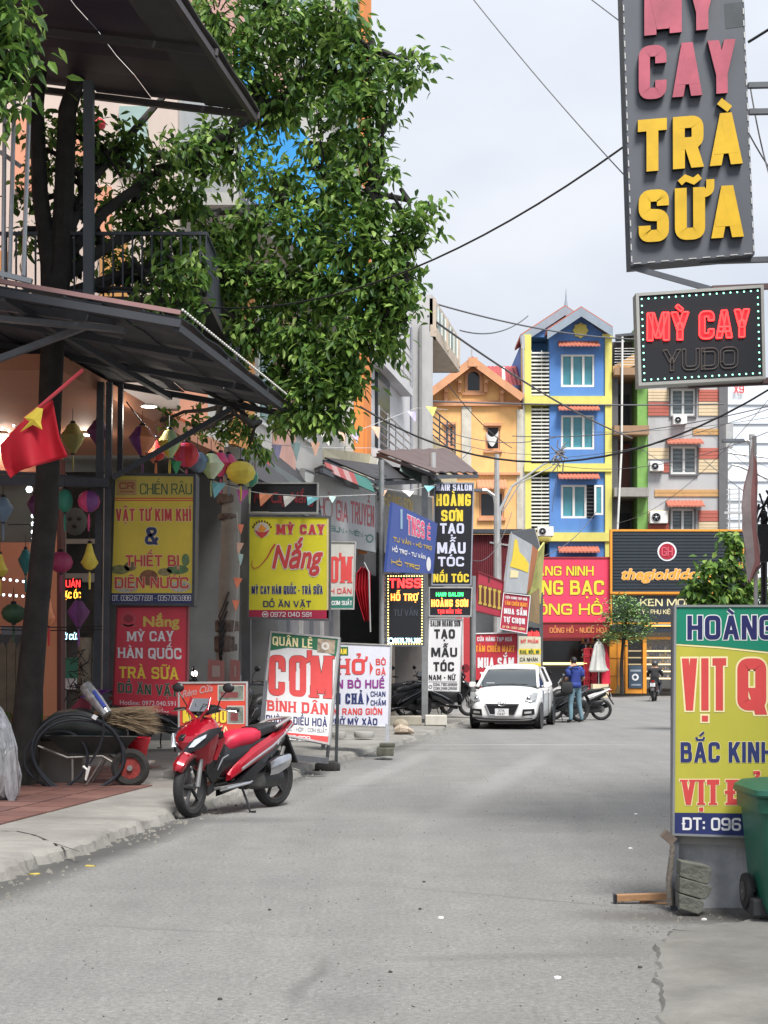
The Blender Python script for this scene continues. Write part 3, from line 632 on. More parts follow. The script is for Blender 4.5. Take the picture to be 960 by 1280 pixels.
mb = MB(); mb.beam((xs(632, D), D + .9, zs(483, D)), (xs(632, D), D + 1.4, zs(452, D)), .12); mb.tube([(xs(589.5, D), D, zs(454, D)), (xs(589.5, D), D, zs(437, D))], .03, 6); mb.build('roof_finial', alu, r)
# attic arch
mb = MB(); x, z = xs(592, D), zs(491, D); arc = [V((x + .42 * math.cos(a), D - .06, z + .75 + .42 * math.sin(a))) for a in [math.pi * i / 8 for i in range(9)]]
arc2 = [V((x + .28 * math.cos(a), D - .06, z + .72 + .28 * math.sin(a))) for a in [math.pi * i / 8 for i in range(9)]]
o1 = [V((x + .42, D - .06, z))] + arc + [V((x - .42, D - .06, z))]; o2 = [V((x + .28, D - .06, z + .1))] + arc2 + [V((x - .28, D - .06, z + .1))]
mb.rings([[p + V((0, .07, 0)) for p in o1], o1, o2, [p + V((0, .05, 0)) for p in o2]], False); mb.box(x - .55, x + .55, D - .1, D, z - .12, z); mb.build('attic_window_surround', trim, r)
MB().add([p + V((0, .04, 0)) for p in o2], [tuple(range(len(o2)))]).build('attic_window', glass_d, r)
mb = MB()
mb.box(xs(528, D), xs(651, D), D - .18, D - .005, zs(508, D), zs(504, D)); mb.box(xs(528, D), xs(650, D), D - .1, D - .006, zs(504, D), zs(501, D)); mb.box(xs(528, D), xs(650, D), D - .14, D - .005, zs(594, D), zs(591, D)); mb.build('cornice', trim, r)
pl = K('pale_stained_render', (.55, .52, .45), .9, 0, .2, 2, dirt=.5); MB().box(xs(577, D), xs(589, D), D - .09, D - .004, zs(590.5, D), zs(508.5, D)).build('pilaster', pl, r)
MB().box(xs(646, D), xs(655, D), D - .05, D + .29, 0, zs(512, D)).build('pilaster', pl, r)
window(r, 555, 568, 531, 560, D + .1, trim, glass_d, 2, 6); window(r, 607, 625, 532, 563, D + .1, trim, black, 1); window(r, 599, 630, 615, 647, D + .1, trim, glass_d, 1)
mb = MB()
for a, b, y1, y2 in [(605, 627, 529, 532.5), (604.5, 627.5, 563, 566), (553, 570, 528, 531), (597, 632, 647, 651)]: mb.box(xs(a, D), xs(b, D), D - .12, D - .007, zs(y2, D), zs(y1, D))
mb.build('window_surround', trim, r)
tile_canopy(r, 596, 633, 600, 613, D, K('faded_tile', (.5, .22, .12), .8, dirt=.2))
cl = MB(); a, b = P(607.5, 540, D - .1), P(623, 539, D - .1); rr_ = []
for t in range(9):
    u = t / 8; top = a.lerp(b, u) + V((0, 0, -.25 * math.sin(math.pi * u))); rr_.append([top, top + V((0, .05, -.15 - .3 * math.sin(math.pi * u)))])
cl.rings(rr_, False, closed=False); tag(cl.build('hanging_cloth', white, thick=.02), 'white cloth slung across the open dark window of the yellow house', 'cloth')

# --- blue house
bl = K('cobalt_blue_render', (.09, .225, .54), .8, 0, .1, .7, .1, 10, dirt=.38); yw = K('lemon_yellow_render', (.66, .61, .16), .8, 0, .1, 1, dirt=.38)  # distance haze is put into the blue and yellow by lower saturation
roofgrey = K('grey_blue_fascia', (.25, .3, .36), .7, 0, .1, 2, dirt=.2); louv = K('white_louvre', (.68, .68, .62), .6, dirt=.2)
B = thing('blue_house', 'narrow three storey cobalt blue and yellow house with twin gables and white louvres', 'house', (xs(710, D), D, 0))
wins = [(701, 743, 443, 484), (701, 743, 519, 562), (701, 743, 606, 648)]
holes = [(xs(a, D), xs(b, D), zs(y2, D), zs(y1, D)) for a, b, y1, y2 in wins]
mb = MB(); wall_holes(mb, xs(687, D), xs(756, D), 0, zs(418, D), D, .3, holes); mb.prism([(xs(688, D), D, zs(418, D)), (xs(756, D), D, zs(418, D)), (xs(724, D), D, zs(394, D))], (0, .3, 0))
mb.box(xs(656, D), xs(764, D), D + 1.5, D + 9, 0, zs(420, D)); mb.box(xs(687, D), xs(764, D), D + .31, D + 1.5, 0, zs(420, D)); mb.prism([(xs(656, D), D + .4, zs(419, D)), (xs(686.8, D), D + .4, zs(419, D)), (xs(686.8, D), D + .4, zs(396, D))], (0, 8, 0)); mb.build('wall', bl, B)
mb = MB(); mb.box(xs(756, D), xs(764.5, D), D - .12, D + .3, 0, zs(420, D)); mb.box(xs(655, D), xs(664, D), D + .02, D + 1.5, 0, zs(418, D)); mb.build('pilaster', yw, B)
mb = MB()
for y0_, y1_ in ((496, 506.5), (580, 590), (666, 677)):
    mb.box(xs(655, D), xs(764.2, D), D - .2, D + 1.49, zs(y1_, D), zs(y0_, D))
mb.box(xs(752, D), xs(765.5, D), D - .25, D - .13, zs(423, D), zs(419, D))
mb.build('floor_band', yw, B)
for a in wins[:2]: window(B, *a, D + .08, white, glass_t, 3, 0, .1)
window(B, 701, 733, 606, 648, D + .08, white, glass_t, 2, 0, .1)
MB().box(xs(733, D), xs(743, D), D + .22, D + .3, zs(648, D), zs(606, D)).build('window_opening', black, B)
mb = MB()
for i in range(9): z = zs(646, D) + i * .17; mb.box(xs(733, D), xs(743, D), D + .1, D + .13, z, z + .05)
mb.build('window_grille', grille, B)
sash = MB(); x0, x1, z0, z1 = xs(741, D), xs(752, D), zs(645, D), zs(608, D); q = .09
sash.box(x0, x1, D - .5, D - .44, z0, z0 + q); sash.box(x0, x1, D - .5, D - .44, z1 - q, z1); sash.box(x0, x0 + q, D - .499, D - .441, z0 + q, z1 - q); sash.box(x1 - q, x1, D - .499, D - .441, z0 + q, z1 - q); so_ = sash.build('open_sash', white, B)
MB().box(x0 + q, x1 - q, D - .475, D - .465, z0 + q, z1 - q).build('pane', glass_t, so_)
for y0_, y1_ in ((427, 436), (507.5, 515.5), (592, 600.5), (683, 692)): tile_canopy(B, 697, 748, y0_, y1_, D)
slat = None
for f0, f1 in ((437, 494), (508, 576), (594, 662)):
    n = int((f1 - f0) / 4.4)
    for i in range(n):
        z = zs(f1 - i * (f1 - f0) / n, D)
        if slat is None: slat = MB().box(xs(657, D), xs(686.8, D), D + .05, D + .16, 0, .075).build('louvre_slat', louv, B); slat.location.z = z; 
        else:
            o = inst(slat, B, (0, 0, z), 0, 'louvre_slat')
    mb = MB()
    for px in (664, 677): mb.box(xs(px, D), xs(px + 1, D), D + .17, D + .2, zs(f1, D), zs(f0, D))
    mb.build('louvre_post', louv, B)
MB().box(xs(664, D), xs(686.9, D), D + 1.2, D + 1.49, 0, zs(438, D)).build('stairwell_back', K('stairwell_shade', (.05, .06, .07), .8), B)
def gable(root, apx, apy, l, rgt, d0, d1, mats, th=.35, side='roof'):
    for (ex, ey), nm in ((l, 'roof_slope'), (rgt, 'roof_slope')):
        a = V((xs(apx, D), d0, zs(apy, D))); e = V((xs(ex, D), d0, zs(ey, D))); b = V((0, d1 - d0, 0)); t = V((0, 0, .14))
        MB().hexa([a, e, e + b, a + b, a + t, e + t, e + b + t, a + b + t]).build(nm, mats[0], root)
        dn = V((0, 0, -th)); f = V((0, -.06, 0)); MB().hexa([a + dn, e + dn, e + t * .5, a + t * .5, a + dn + f, e + dn + f, e + t * .5 + f, a + t * .5 + f]).build('bargeboard', mats[1], root)
gable(B, 724, 391, (682, 419), (763, 416), D - .7, D + 3, (tilered, roofgrey))
gable(B, 707.5, 383, (651, 420), (763, 420), D + .3, D + 3.2, (tilered, roofgrey))
mb = MB(); mb.tube([P(707.5, 384, D + .4), P(707.5, 374, D + .4), P(707.5, 361, D + .4)], [.1, .04, .01], 6); mb.build('finial', roofgrey, B)
mb = MB(); c = P(725.5, 413.5, D); ring = []
for i in range(32):
    a = i * math.pi / 16; q = .34 + .035 * math.cos(8 * a); ring.append(c + V((q * math.cos(a), -.03, q * math.sin(a))))
mb.prism(ring, (0, -.05, 0)); mb.build('round_emblem', yw, B)
mb = MB(); mb.box(xs(652, D), xs(656, D), D - .05, D + .1, zs(436, D), zs(420, D)); mb.tube([P(654, 436, D), P(655, 560, D), P(655, 690, D)], .06, 6); mb.build('drain_pipe', alu, B)

# --- grey striped house
gr = K('grey_render', (.42, .42, .43), .85, 0, .1, 1, dirt=.38); cr_ = K('cream_render', (.62, .5, .33), .85, 0, .1, 1, dirt=.2); rd = K('brick_red_render', (.42, .12, .09), .85, 0, .1, 1, dirt=.15)
oc = K('ochre_render', (.5, .3, .13), .85, dirt=.2); dg = K('dark_grey_render', (.13, .13, .14), .85, dirt=.2); gn = K('lime_green_render', (.18, .36, .09), .8, dirt=.15)
Q = thing('striped_house', 'grey apartment house with red and cream wall blocks and a lime green strip', 'house', (xs(840, D), D, 0))
wn = [(838, 869, 414, 446), (838, 869, 486, 520), (838, 871, 558, 593), (838, 868, 636, 664)]
holes = [(xs(a, D), xs(b, D), zs(y2, D), zs(y1, D)) for a, b, y1, y2 in wn]
mb = MB(); wall_holes(mb, xs(810, D), xs(898, D), 0, zs(402, D), D, .3, holes); mb.box(xs(810, D), xs(898, D), D + .31, D + 9, 0, zs(402, D)); mb.build('wall', gr, Q)
MB().box(xs(898, D), xs(909, D), D - .15, D + 9, 0, zs(398, D)).build('corner_pier', dg, Q)
MB().box(xs(797, D), xs(810, D), D + .05, D + 9, 0, zs(405, D)).build('green_strip', gn, Q)
MB().box(xs(765.5, D), xs(797, D), D + 1.6, D + 9, 0, zs(418, D)).build('recess_wall', dg, Q)
MB().box(xs(765.5, D), xs(773, D), D + .1, D + 1.6, 0, zs(470, D)).build('recess_pier', dg, Q)
cs = K('courses_cream', (.6, .48, .31), .85, 0, .12, 1, dirt=.15)
for a, b, y0_, y1_, m_ in [(810, 836, 487, 502, cr_), (810, 836, 503, 520, rd), (873, 898, 487, 502, rd), (873, 898, 502.5, 520, cr_), (866, 898, 536, 544, oc), (873, 898, 560, 574, rd), (873, 898, 574.5, 591, cr_), (828, 837, 578, 591, rd), (810, 836, 560, 574, cr_),
                          (818, 898, 612, 621, oc), (873, 898, 638, 652, rd), (873, 898, 652.5, 664, cr_), (810, 836, 638, 652, cr_), (810, 836, 652.5, 664, rd), (810, 836, 420, 436, cr_), (873, 898, 420, 436, rd), (873, 898, 436.5, 450, cr_)]:
    n = max(1, int((y1_ - y0_) / 3.6))
    mb = MB()
    for i in range(n):
        za = zs(y1_, D) + (zs(y0_, D) - zs(y1_, D)) * i / n; zb = zs(y1_, D) + (zs(y0_, D) - zs(y1_, D)) * (i + 1) / n
        mb.box(xs(a, D), xs(b, D), D - .05, D - .004, za + .012, zb - .006)
    mb.build('wall_block', m_, Q)
for i, a in enumerate(wn): window(Q, *a, D + .08, white, K('curtained_glass', (.2, .25, .26), .2, 0, .3, 2), 2, 7 if i in (1, 2, 3) else 0, .1)
mb = MB()
for a, b, y1, y2 in wn: mb.box(xs(a - 1.5, D), xs(b + 1.5, D), D - .1, D - .006, zs(y2 + 2, D), zs(y2, D)); mb.box(xs(a - 1.5, D), xs(a, D), D - .08, D - .007, zs(y2, D), zs(y1, D)); mb.box(xs(b, D), xs(b + 1.5, D), D - .08, D - .007, zs(y2, D), zs(y1, D))
mb.build('window_surround', dg, Q)
tile_canopy(Q, 832, 877, 549, 557, D); tile_canopy(Q, 832, 878, 626, 635, D); tile_canopy(Q, 834, 875, 483, 486, D, dg)
mb = MB()
for y0_, y1_, m_ in ((534, 545, 0), (611, 622, 1), (462, 471, 0)): mb.box(xs(766, D), xs(809, D), D - .5, D + 1.6, zs(y1_, D), zs(y0_, D), m_)
mb.build('balcony_slab', [K('brown_slab', (.32, .2, .12), .8, dirt=.4), K('stained_slab', (.3, .29, .27), .85, dirt=.5)], Q)
for y0_, y1_ in ((486, 534), (548, 611), (637, 662)): MB().box(xs(779, D), xs(794, D), D + 1.52, D + 1.62, zs(y1_, D), zs(y0_, D)).build('balcony_door', K('red_brown_door' if y0_ == 548 else 'dark_door', (.16, .05, .04) if y0_ == 548 else (.015, .02, .025), .6), Q)
mb = MB(); mb.add([P(769, 418, D + .2), P(800, 415, D + .2), P(800, 422, D + 4), P(769, 424, D + 4)], [(0, 1, 2, 3)]); mb.build('roof_canopy', greysteel, Q, thick=.12)
mb = MB()
mb.hexa([P(766, 466, D - .3), P(800, 455, D - .3), P(800, 455, D + 1), P(766, 466, D + 1), P(766, 458, D - .3), P(800, 438, D - .3), P(800, 438, D + 1), P(766, 458, D + 1)]); mb.build('stair_parapet', oc, Q)
mb = MB(); mb.beam(P(797, 417, D + .1), P(797, 470, D + .1), .15); mb.tube([P(778, 421, D - .6), P(777, 560, D - .6), P(772, 662, D - .6)], .05, 6); mb.build('drain_pipe', white, Q)
mb = MB()
for i in range(7): z = zs(462, D) + .15 + i * .13; mb.tube([(xs(767, D), D - .3, z), (xs(797, D), D - .3, z)], .015, 5)
mb.build('balcony_rail', alu, Q)
ac_unit(D, 840, 857, 521, 532, 'air conditioner under the upper window of the striped house'); ac_unit(D, 811, 828, 578, 590, 'air conditioner between green strip and middle window of the striped house')
ac_unit(D, 811, 833, 640, 655, 'air conditioner just above the black shop board on the striped house'); ac_unit(D - .4, 671, 691, 659, 671, 'air conditioner at the foot of the blue house louvres')
# pale office building beyond, with roof letters
pb = K('pale_blue_white_cladding', (.66, .7, .76), .6, 0, .05, .2)
d2 = 150
W2 = thing('pale_building', 'pale white building far behind the striped house carrying red letters', 'building', P(960, 700, d2))
mb = MB(); mb.box(xs(905, d2), xs(1040, d2), d2, d2 + 15, 0, zs(478, d2)); mb.build('wall', pb, W2)
mb = MB()
for py in range(506, 760, 24): mb.box(xs(905, d2), xs(1040, d2), d2 - .15, d2 - .02, zs(py, d2), zs(py - 1.2, d2))
mb.build('floor_line', K('pale_joint', (.61, .655, .71), .7), W2)
sg = Sign('roof_letters', 'red and grey letters on top of the far pale building', 'sign', [(900, 478, d2 - .3), (960, 478, d2 - .3), (960, 495, d2 - .3), (900, 495, d2 - .3)])
sg.text('E', 904, 910, 491.5, 9, K('letter_grey', (.4, .4, .42), .6), .03); sg.text('X9', 917, 930, 491.5, 9.5, K('letter_red', (.6, .06, .06), .6), .04)

# ---------------------------------------------------------------- far shops
d = 65.5
S_red = K('sign_red', (.62, .03, .06), .45, var=.14, scale=2, dirt=.2); S_red2 = K('sign_red_faded', (.5, .05, .06), .5, var=.15, scale=2, dirt=.2); S_pink = K('sign_pink_red', (.75, .05, .12), .5, var=.08, scale=.6)
S_yel = K('sign_yellow', (.78, .72, .03), .45, var=.1, scale=2, dirt=.14); L_yel = K('letter_yellow', (.8, .6, .05), .45, var=.05); L_white = K('letter_white', (.75, .75, .78), .5, var=.05); L_navy = K('letter_navy', (.02, .03, .13), .5, var=.05)
L_red = K('letter_red', (.6, .03, .05), .5, var=.15, scale=3, dirt=.12); L_black = K('letter_black', (.015, .015, .018), .5, var=0); S_white = K('sign_white', (.66, .66, .68), .5, var=.06, scale=1.5, dirt=.12); L_orange = K('letter_orange', (.85, .33, .04), .5, var=.05)
S_black = K('sign_black', (.014, .015, .02), .4, var=.1); S_green = K('sign_green', (.01, .2, .11), .45, var=.08, scale=2); L_green = K('letter_green', (.02, .2, .1), .5, var=0); L_dgreen = K('letter_dark_green', (.015, .09, .05), .5, var=0); L_gold = K('letter_gold', (.6, .42, .08), .4, .2, var=.1)
L_cream = K('letter_cream', (.8, .7, .4), .5, var=0); L_dkout = K('letter_dark_edge', (.12, .03, .02), .6, var=0); L_purple = K('letter_purple', (.22, .03, .22), .5, var=0)
G_red = glow('led_red', (1, .03, .03), 2.2); G_or = glow('led_orange', (1, .3, .05), 2.0); G_green = glow('led_green', (.05, 1, .2), 1.6); G_cy = glow('led_cyan', (.5, .9, 1), 1.8); G_yl = glow('led_yellow', (1, .75, .25), 1.8); G_wh = glow('led_white', (.85, .92, 1), 3.); G_gd = glow('led_green_white', (.3, .95, .65), 1.8)
G_warm = glow('warm_shop_light', (1, .78, .42), 1.3)
D2 = 64.5
# gold shop under the blue house
sh = thing('jewellery_shop', 'open fronted gold and watch shop under the big red board', 'shop', (xs(715, D2), D2 + 1, 0))
mb = MB(); mb.box(xs(655, D2), xs(676, D2), D2 + .6, D2 + 3, 0, zs(776, D2)); mb.box(xs(756, D2), xs(763, D2), D2 + .3, D2 + 3, 0, zs(776, D2)); mb.box(xs(676, D2), xs(756, D2), D2 + 2.7, D2 + 3, 0, zs(776, D2)); mb.build('wall', K('shop_dark_red', (.2, .03, .03), .6, dirt=.2), sh)
MB().box(xs(676, D2), xs(756, D2), D2 + 2.1, D2 + 2.2, zs(832, D2), zs(800, D2)).build('window', glass_d, sh)
mb = MB(); mb.box(xs(676, D2), xs(730, D2), D2 + 1.2, D2 + 1.8, .12, zs(831, D2)); mb.build('counter', K('dark_counter', (.03, .03, .035), .3), sh)
MB().box(xs(677, D2), xs(738, D2), D2 + 1.1, D2 + 1.19, zs(831, D2), zs(828, D2)).build('counter_light', G_yl, sh)
mb = MB()
for i in range(5): z = zs(822 - i * 9, D2); mb.box(xs(733, D2), xs(755, D2), D2 + 1.4, D2 + 1.8, z, z + .07)
mb.build('shelf', K('pinkish_shelf', (.35, .18, .16), .6), sh)
for i in range(5):
    for j in range(7):
        z = zs(822 - i * 9, D2) + .07; x = xs(734 + j * 3, D2); MB().box(x, x + .07, D2 + 1.45, D2 + 1.6, z, z + .14 + .04 * ((i + j) % 3)).build('shelf_box', [S_white, S_red, L_gold, L_navy][(i * 3 + j) % 4], sh)
s = Sign('shop_sign', 'large bright red board with yellow letters beneath the blue house', 'sign', [(640, 697, D2), (762, 697, D2), (762, 778, D2), (640, 778, D2)], .25, S_pink, K('red_frame', (.3, .03, .03), .6), .06)
s.text('QUẢNG NINH', 648, 742, 719.6, 12, L_yel, .04, ol=L_dkout); s.text('VÀNG BẠC', 646, 755, 743.5, 18, L_yel, .05, ol=L_dkout); s.text('ĐỒNG HỒ', 655, 753, 768.5, 14, L_yel, .05, ol=L_dkout)
s = Sign('shop_fascia', 'narrow dark red strip with orange letters under the large red board', 'sign', [(676, 779, D2), (762, 779, D2), (762, 797, D2), (676, 797, D2)], .1, K('deep_red', (.25, .02, .025), .5))
s.text('ĐỒNG HỒ - NƯỚC HOA', 687, 759.5, 791, 6.5, K('dull_orange', (.7, .25, .08), .6), .03)
# red crate stack and folded parasol, white box
def ribbed(mb, c, w_, dd, h, n=4):
    x, y, z = c
    mb.box(x - w_ / 2, x + w_ / 2, y - dd / 2, y + dd / 2, z, z + h * .16)
    for i in range(n + 1):
        t = x - w_ / 2 + w_ * i / n; mb.box(t - .02, t + .02, y - dd / 2, y - dd / 2 + .03, z + h * .16, z + h)
    mb.box(x - w_ / 2 - .01, x + w_ / 2 + .01, y - dd / 2 - .01, y + dd / 2, z + h * .86, z + h * 1.0)
    mb.box(x - w_ / 2, x + w_ / 2, y - dd / 2 + .05, y + dd / 2, z + h * .16, z + h * .86)
crate_red = K('red_crate_plastic', (.55, .03, .05), .5)
k = 0
for lv in range(6):
    for cx_ in (735, 742.5):
        x = xs(cx_, D2 - .6); mb = MB(); ribbed(mb, (x, D2 - .3, .13 + lv * .34), .27, .4, .32)
        o = mb.build('drinks_crate', crate_red); tag(o, '%s red drinks crate from the bottom in the %s column beside the folded parasol' % (['lowest', 'second', 'third', 'fourth', 'fifth', 'topmost'][lv], 'left' if cx_ < 740 else 'right'), 'crate', 'red drinks crates')
par = thing('parasol', 'folded white and red parasol standing in a pale block by the orange pillar', 'parasol', (xs(748.5, D2 - 2), D2 - 2, 0))
c = P(748.5, 832, D2 - 2); X, Y = c.x, c.y; mb = MB(); rs = []
for z, r0 in ((zs(802, Y), .06), (zs(806, Y), .16), (zs(825, Y), .28), (zs(838, Y), .36), (zs(840, Y), .3)):
    rs.append([V((X + r0 * (1 + .25 * (j % 2)) * math.cos(j * math.pi / 8), Y + r0 * (1 + .25 * (j % 2)) * math.sin(j * math.pi / 8), z)) for j in range(16)])
mb.rings(rs); mb.build('folded_canopy', K('canvas_white', (.62, .62, .58), .8, dirt=.2), par)
rs = []
for z, r0 in ((zs(812, Y), .03), (zs(825, Y), .14), (zs(855, Y), .17)): rs.append([V((X + .3 + r0 * (1 + .25 * (j % 2)) * math.cos(j * math.pi / 6), Y - .05 + r0 * math.sin(j * math.pi / 6), z)) for j in range(12)])
MB().rings(rs).build('red_flap', K('canvas_red', (.6, .02, .05), .7), par)
MB().tube([(X, Y, 0.02), (X, Y, zs(799, Y))], .025, 6).build('pole', alu, par); MB().box(X - .3, X + .38, Y - .3, Y + .3, 0.001, zs(855, Y)).build('base_block', K('cream_block', (.7, .6, .4), .7, dirt=.2), par)
# phone shop
ps = thing('phone_shop', 'phone shop with orange frame, lit shelves and dark glass door', 'shop', (xs(830, D2), D2 + 1, 0))
orange = K('orange_cladding', (.75, .3, .03), .5, var=.1, scale=1, dirt=.12); navyp = K('dark_slate_slats', (.022, .03, .042), .5, var=.15, scale=3)
mb = MB(); mb.box(xs(762.5, D2), xs(781, D2), D2 + .1, D2 + .5, 0.13, zs(790, D2)); mb.box(xs(782, D2), xs(785, D2), D2 + .05, D2 + .5, .13, zs(790, D2)); mb.box(xs(804, D2), xs(808.5, D2), D2 + .05, D2 + .5, .13, zs(799, D2)); mb.box(xs(785, D2), xs(804, D2), D2 + .1, D2 + .4, .13, .35); mb.box(xs(785, D2), xs(930, D2), D2 + .06, D2 + .45, zs(799, D2), zs(796, D2)); mb.build('door_frame', orange, ps)
mb = MB()
for z in (.9, 1.7): mb.box(xs(762.6, D2), xs(780.9, D2), D2 + .08, D2 + .099, z, z + .03)
mb.box(xs(771.5, D2), xs(772.3, D2), D2 + .08, D2 + .098, .13, zs(790, D2)); mb.build('cladding_joint', K('orange_joint', (.35, .12, .02), .6), ps)
mb = MB(); mb.box(xs(763, D2), xs(945, D2), D2 + 3.2, D2 + 3.4, .1, zs(780, D2)); mb.box(xs(930, D2), xs(945, D2), D2 + .1, D2 + 3.2, .1, zs(780, D2)); mb.build('wall', K('shop_interior_dark', (.1, .085, .07), .6), ps)
MB().box(xs(785.2, D2), xs(803.8, D2), D2 + .2, D2 + .23, .35, zs(799.5, D2)).build('glass_door', K('tinted_glass', (.03, .035, .04), .1, trans=.6, alpha=.55, var=0), ps)
MB().box(xs(808.6, D2), xs(929, D2), D2 + .25, D2 + .28, .35, zs(799.5, D2)).build('shop_window', K('clear_shop_glass', (.25, .25, .25), .08, alpha=.18, var=0), ps)
for i, py in enumerate((812, 820.5, 829, 838, 847)):
    MB().box(xs(809, D2), xs(926, D2), D2 + 1, D2 + 1.5, zs(py + .8, D2), zs(py, D2)).build('shelf', K('shelf_brown', (.25, .12, .04), .5), ps)
    MB().box(xs(790 if i in (0, 1, 2) else 810, D2), xs(868, D2), D2 + .95, D2 + .99, zs(py + 2.2, D2), zs(py + .6, D2)).build('shelf_light', G_warm, ps)
    for j in range(20): 
        x = xs(811 + j * 3.2, D2); h = rnd.uniform(.08, .2); MB().box(x, x + .07, D2 + 1.05, D2 + 1.15, zs(py, D2) + .001, zs(py, D2) + h).build('shelf_box', [S_black, S_white, alu, L_navy, L_gold][rnd.randrange(5)], ps)
s = Sign('door_poster', 'dark poster with a pale ring on the phone shop glass door', 'poster', [(786, 832, D2 + .05), (803, 832, D2 + .05), (803, 860, D2 + .05), (786, 860, D2 + .05)], .03, K('slate_poster', (.05, .08, .12), .4))
s.disc(794, 846.5, 4.4, L_white, 1, inner=.5); s.rect(789, 855, 801, 857, K('pale_print', (.3, .34, .4), .5)); s.rect(788, 837, 801, 839.5, K('pale_print', (.3, .34, .4), .5))
s = Sign('phone_shop_board', 'big dark slatted board with orange lower case letters and a red ring logo', 'sign', [(764, 663, D2 - .2), (946, 663, D2 - .2), (946, 741, D2 - .2), (764, 741, D2 - .2)], .3, navyp, orange, .09)
sl0 = None
for i in range(19):
    y_ = 666 + i * 3.95; a = s.px(766, y_, 0); b = s.px(944, y_, 0)
    if sl0 is None: z00 = a.z; sl0 = MB().box(a.x, b.x, a.y - .035, a.y, a.z - .105, a.z).build('slat', navyp, s.root)
    else: inst(sl0, s.root, (0, 0, a.z - z00), 0, 'slat')
s.text('thegioididong', 776.7, 893, 724.8, 14, L_orange, .035, .25, layer=5, ol=K('pale_edge', (.8, .6, .4), .6, var=0)); s.disc(833.5, 689.5, 12, L_white, 4); s.disc(833.5, 689.5, 10, K('logo_crimson', (.35, .01, .03), .5, var=0), 5)
s.text('GH', 826.5, 840.5, 695, 11, K('logo_pink', (.6, .1, .14), .5, var=0), .02, layer=6)
s.text('BÁN', 916.5, 933, 693.5, 9, L_orange, .04, layer=5); s.text('TRẢ GÓP', 916.5, 944, 711, 8, L_orange, .03, layer=5)
s = Sign('phone_shop_lower_board', 'lower dark board with cream capitals above the phone shop door', 'sign', [(764, 743, D2 - .1), (946, 743, D2 - .1), (946, 779, D2 - .1), (764, 779, D2 - .1)], .3, navyp, orange, .07)
s.text('KEN MOBILE', 800, 886, 757.6, 9, L_cream, .04); s.text('ĐẠI LÝ - PHỤ KIỆN - SIM', 786, 860, 767.5, 5.5, L_cream, .02); s.text('Facebook: Kenmobile.vn', 768, 810, 776.5, 3, L_white, .0)
MB().box(xs(764, D2), xs(946, D2), D2 - .15, D2 + .3, zs(790, D2), zs(782, D2)).build('fascia', navyp, ps)
MB().box(xs(805, D2), xs(862, D2), D2 - .2, D2 - .16, zs(783, D2), zs(781.7, D2)).build('light_strip', glow('orange_light', (1, .5, .1), 1.2), ps)
br = thing('broom_sticks', 'two wooden brooms leaning on the orange shop pillar', 'broom', (xs(773, D2 - .2), D2 - .2, .13))
mb = MB(); mb.tube([P(771, 866, D2 - .5), P(773.5, 825, D2)], .03, 5); mb.tube([P(776, 866, D2 - .6), P(774, 832, D2)], .03, 5); mb.build('handle', K('broom_wood', (.35, .2, .09), .7), br)
mb = MB(); mb.loft([(xs(771, D2), D2 - .5, .14, .2, .1), (xs(771, D2), D2 - .45, .5, .05, .05)], 8, axis='z'); mb.build('bristles', K('straw', (.3, .22, .1), .9), br)

# ---------------------------------------------------------------- left row of buildings along the street
def fx(dd, s_): return kx(dd) - s_
def street_box(mb, d0, d1, s0, s1, z0, z1, mi=0, n=4):
    """box following the kerb line between depths d0..d1 and setbacks s0 (street side) .. s1"""
    rs = []
    for i in range(n + 1):
        dd = d0 + (d1 - d0) * i / n; a = fx(dd, s0); b = fx(dd, s1); rs.append([V((b, dd, z0)), V((a, dd, z0)), V((a, dd, z1)), V((b, dd, z1))])
    return mb.rings(rs, True, mi)
salmon = K('salmon_render', (.66, .3, .19), .8, 0, .1, .8, dirt=.12); offw = K('off_white_render', (.6, .58, .54), .85, 0, .12, .8, dirt=.3); orp = K('bright_orange_pier', (.72, .24, .06), .8, 0, .1, 1, dirt=.15)
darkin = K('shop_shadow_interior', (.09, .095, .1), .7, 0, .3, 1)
# restaurant building (mostly out of frame left): salmon walls, ceiling, balcony
RB = thing('restaurant_building', 'salmon and white two storey restaurant behind the big left tree', 'building', (-7, 17, .12))
mb = MB(); street_box(mb, 11, 20.0, 5.4, 9, .1, 8.4); mb.build('wall', salmon, RB)
d_ = 20.1
mb = MB()
mb.box(xs(-60, d_), xs(37, d_), d_, d_ + .25, zs(792, d_), zs(678, d_)); mb.box(xs(-60, d_), xs(50, d_), d_, d_ + .25, zs(590, d_), 4.75); mb.build('cross_wall', salmon, RB)
MB().box(xs(-60, d_), xs(38, d_), d_ + .1, d_ + .2, zs(677, d_), zs(592, d_)).build('mirror_panel', K('grey_green_panel', (.1, .12, .11), .35, 0, .3, 1), RB)
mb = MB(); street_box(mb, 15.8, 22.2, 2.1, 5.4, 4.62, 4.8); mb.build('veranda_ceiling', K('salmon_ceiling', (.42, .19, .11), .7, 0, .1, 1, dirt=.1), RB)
MB().box(xs(54, 21), xs(71, 21), 21, 21.4, .1, 4.61).build('pillar', K('salmon_pillar', (.8, .37, .22), .8, 0, .08, 1), RB)
MB().box(xs(71.2, 21), xs(76, 21), 21.0, 21.3, .1, 4.4).build('door_jamb', K('red_brown_jamb', (.14, .05, .045), .6), RB)
mb = MB(); mb.box(-6, -3.25, 15.5, 15.62, .1, .62); mb.build('low_wall', K('grey_planter_wall', (.2, .19, .17), .9, dirt=.5), RB)
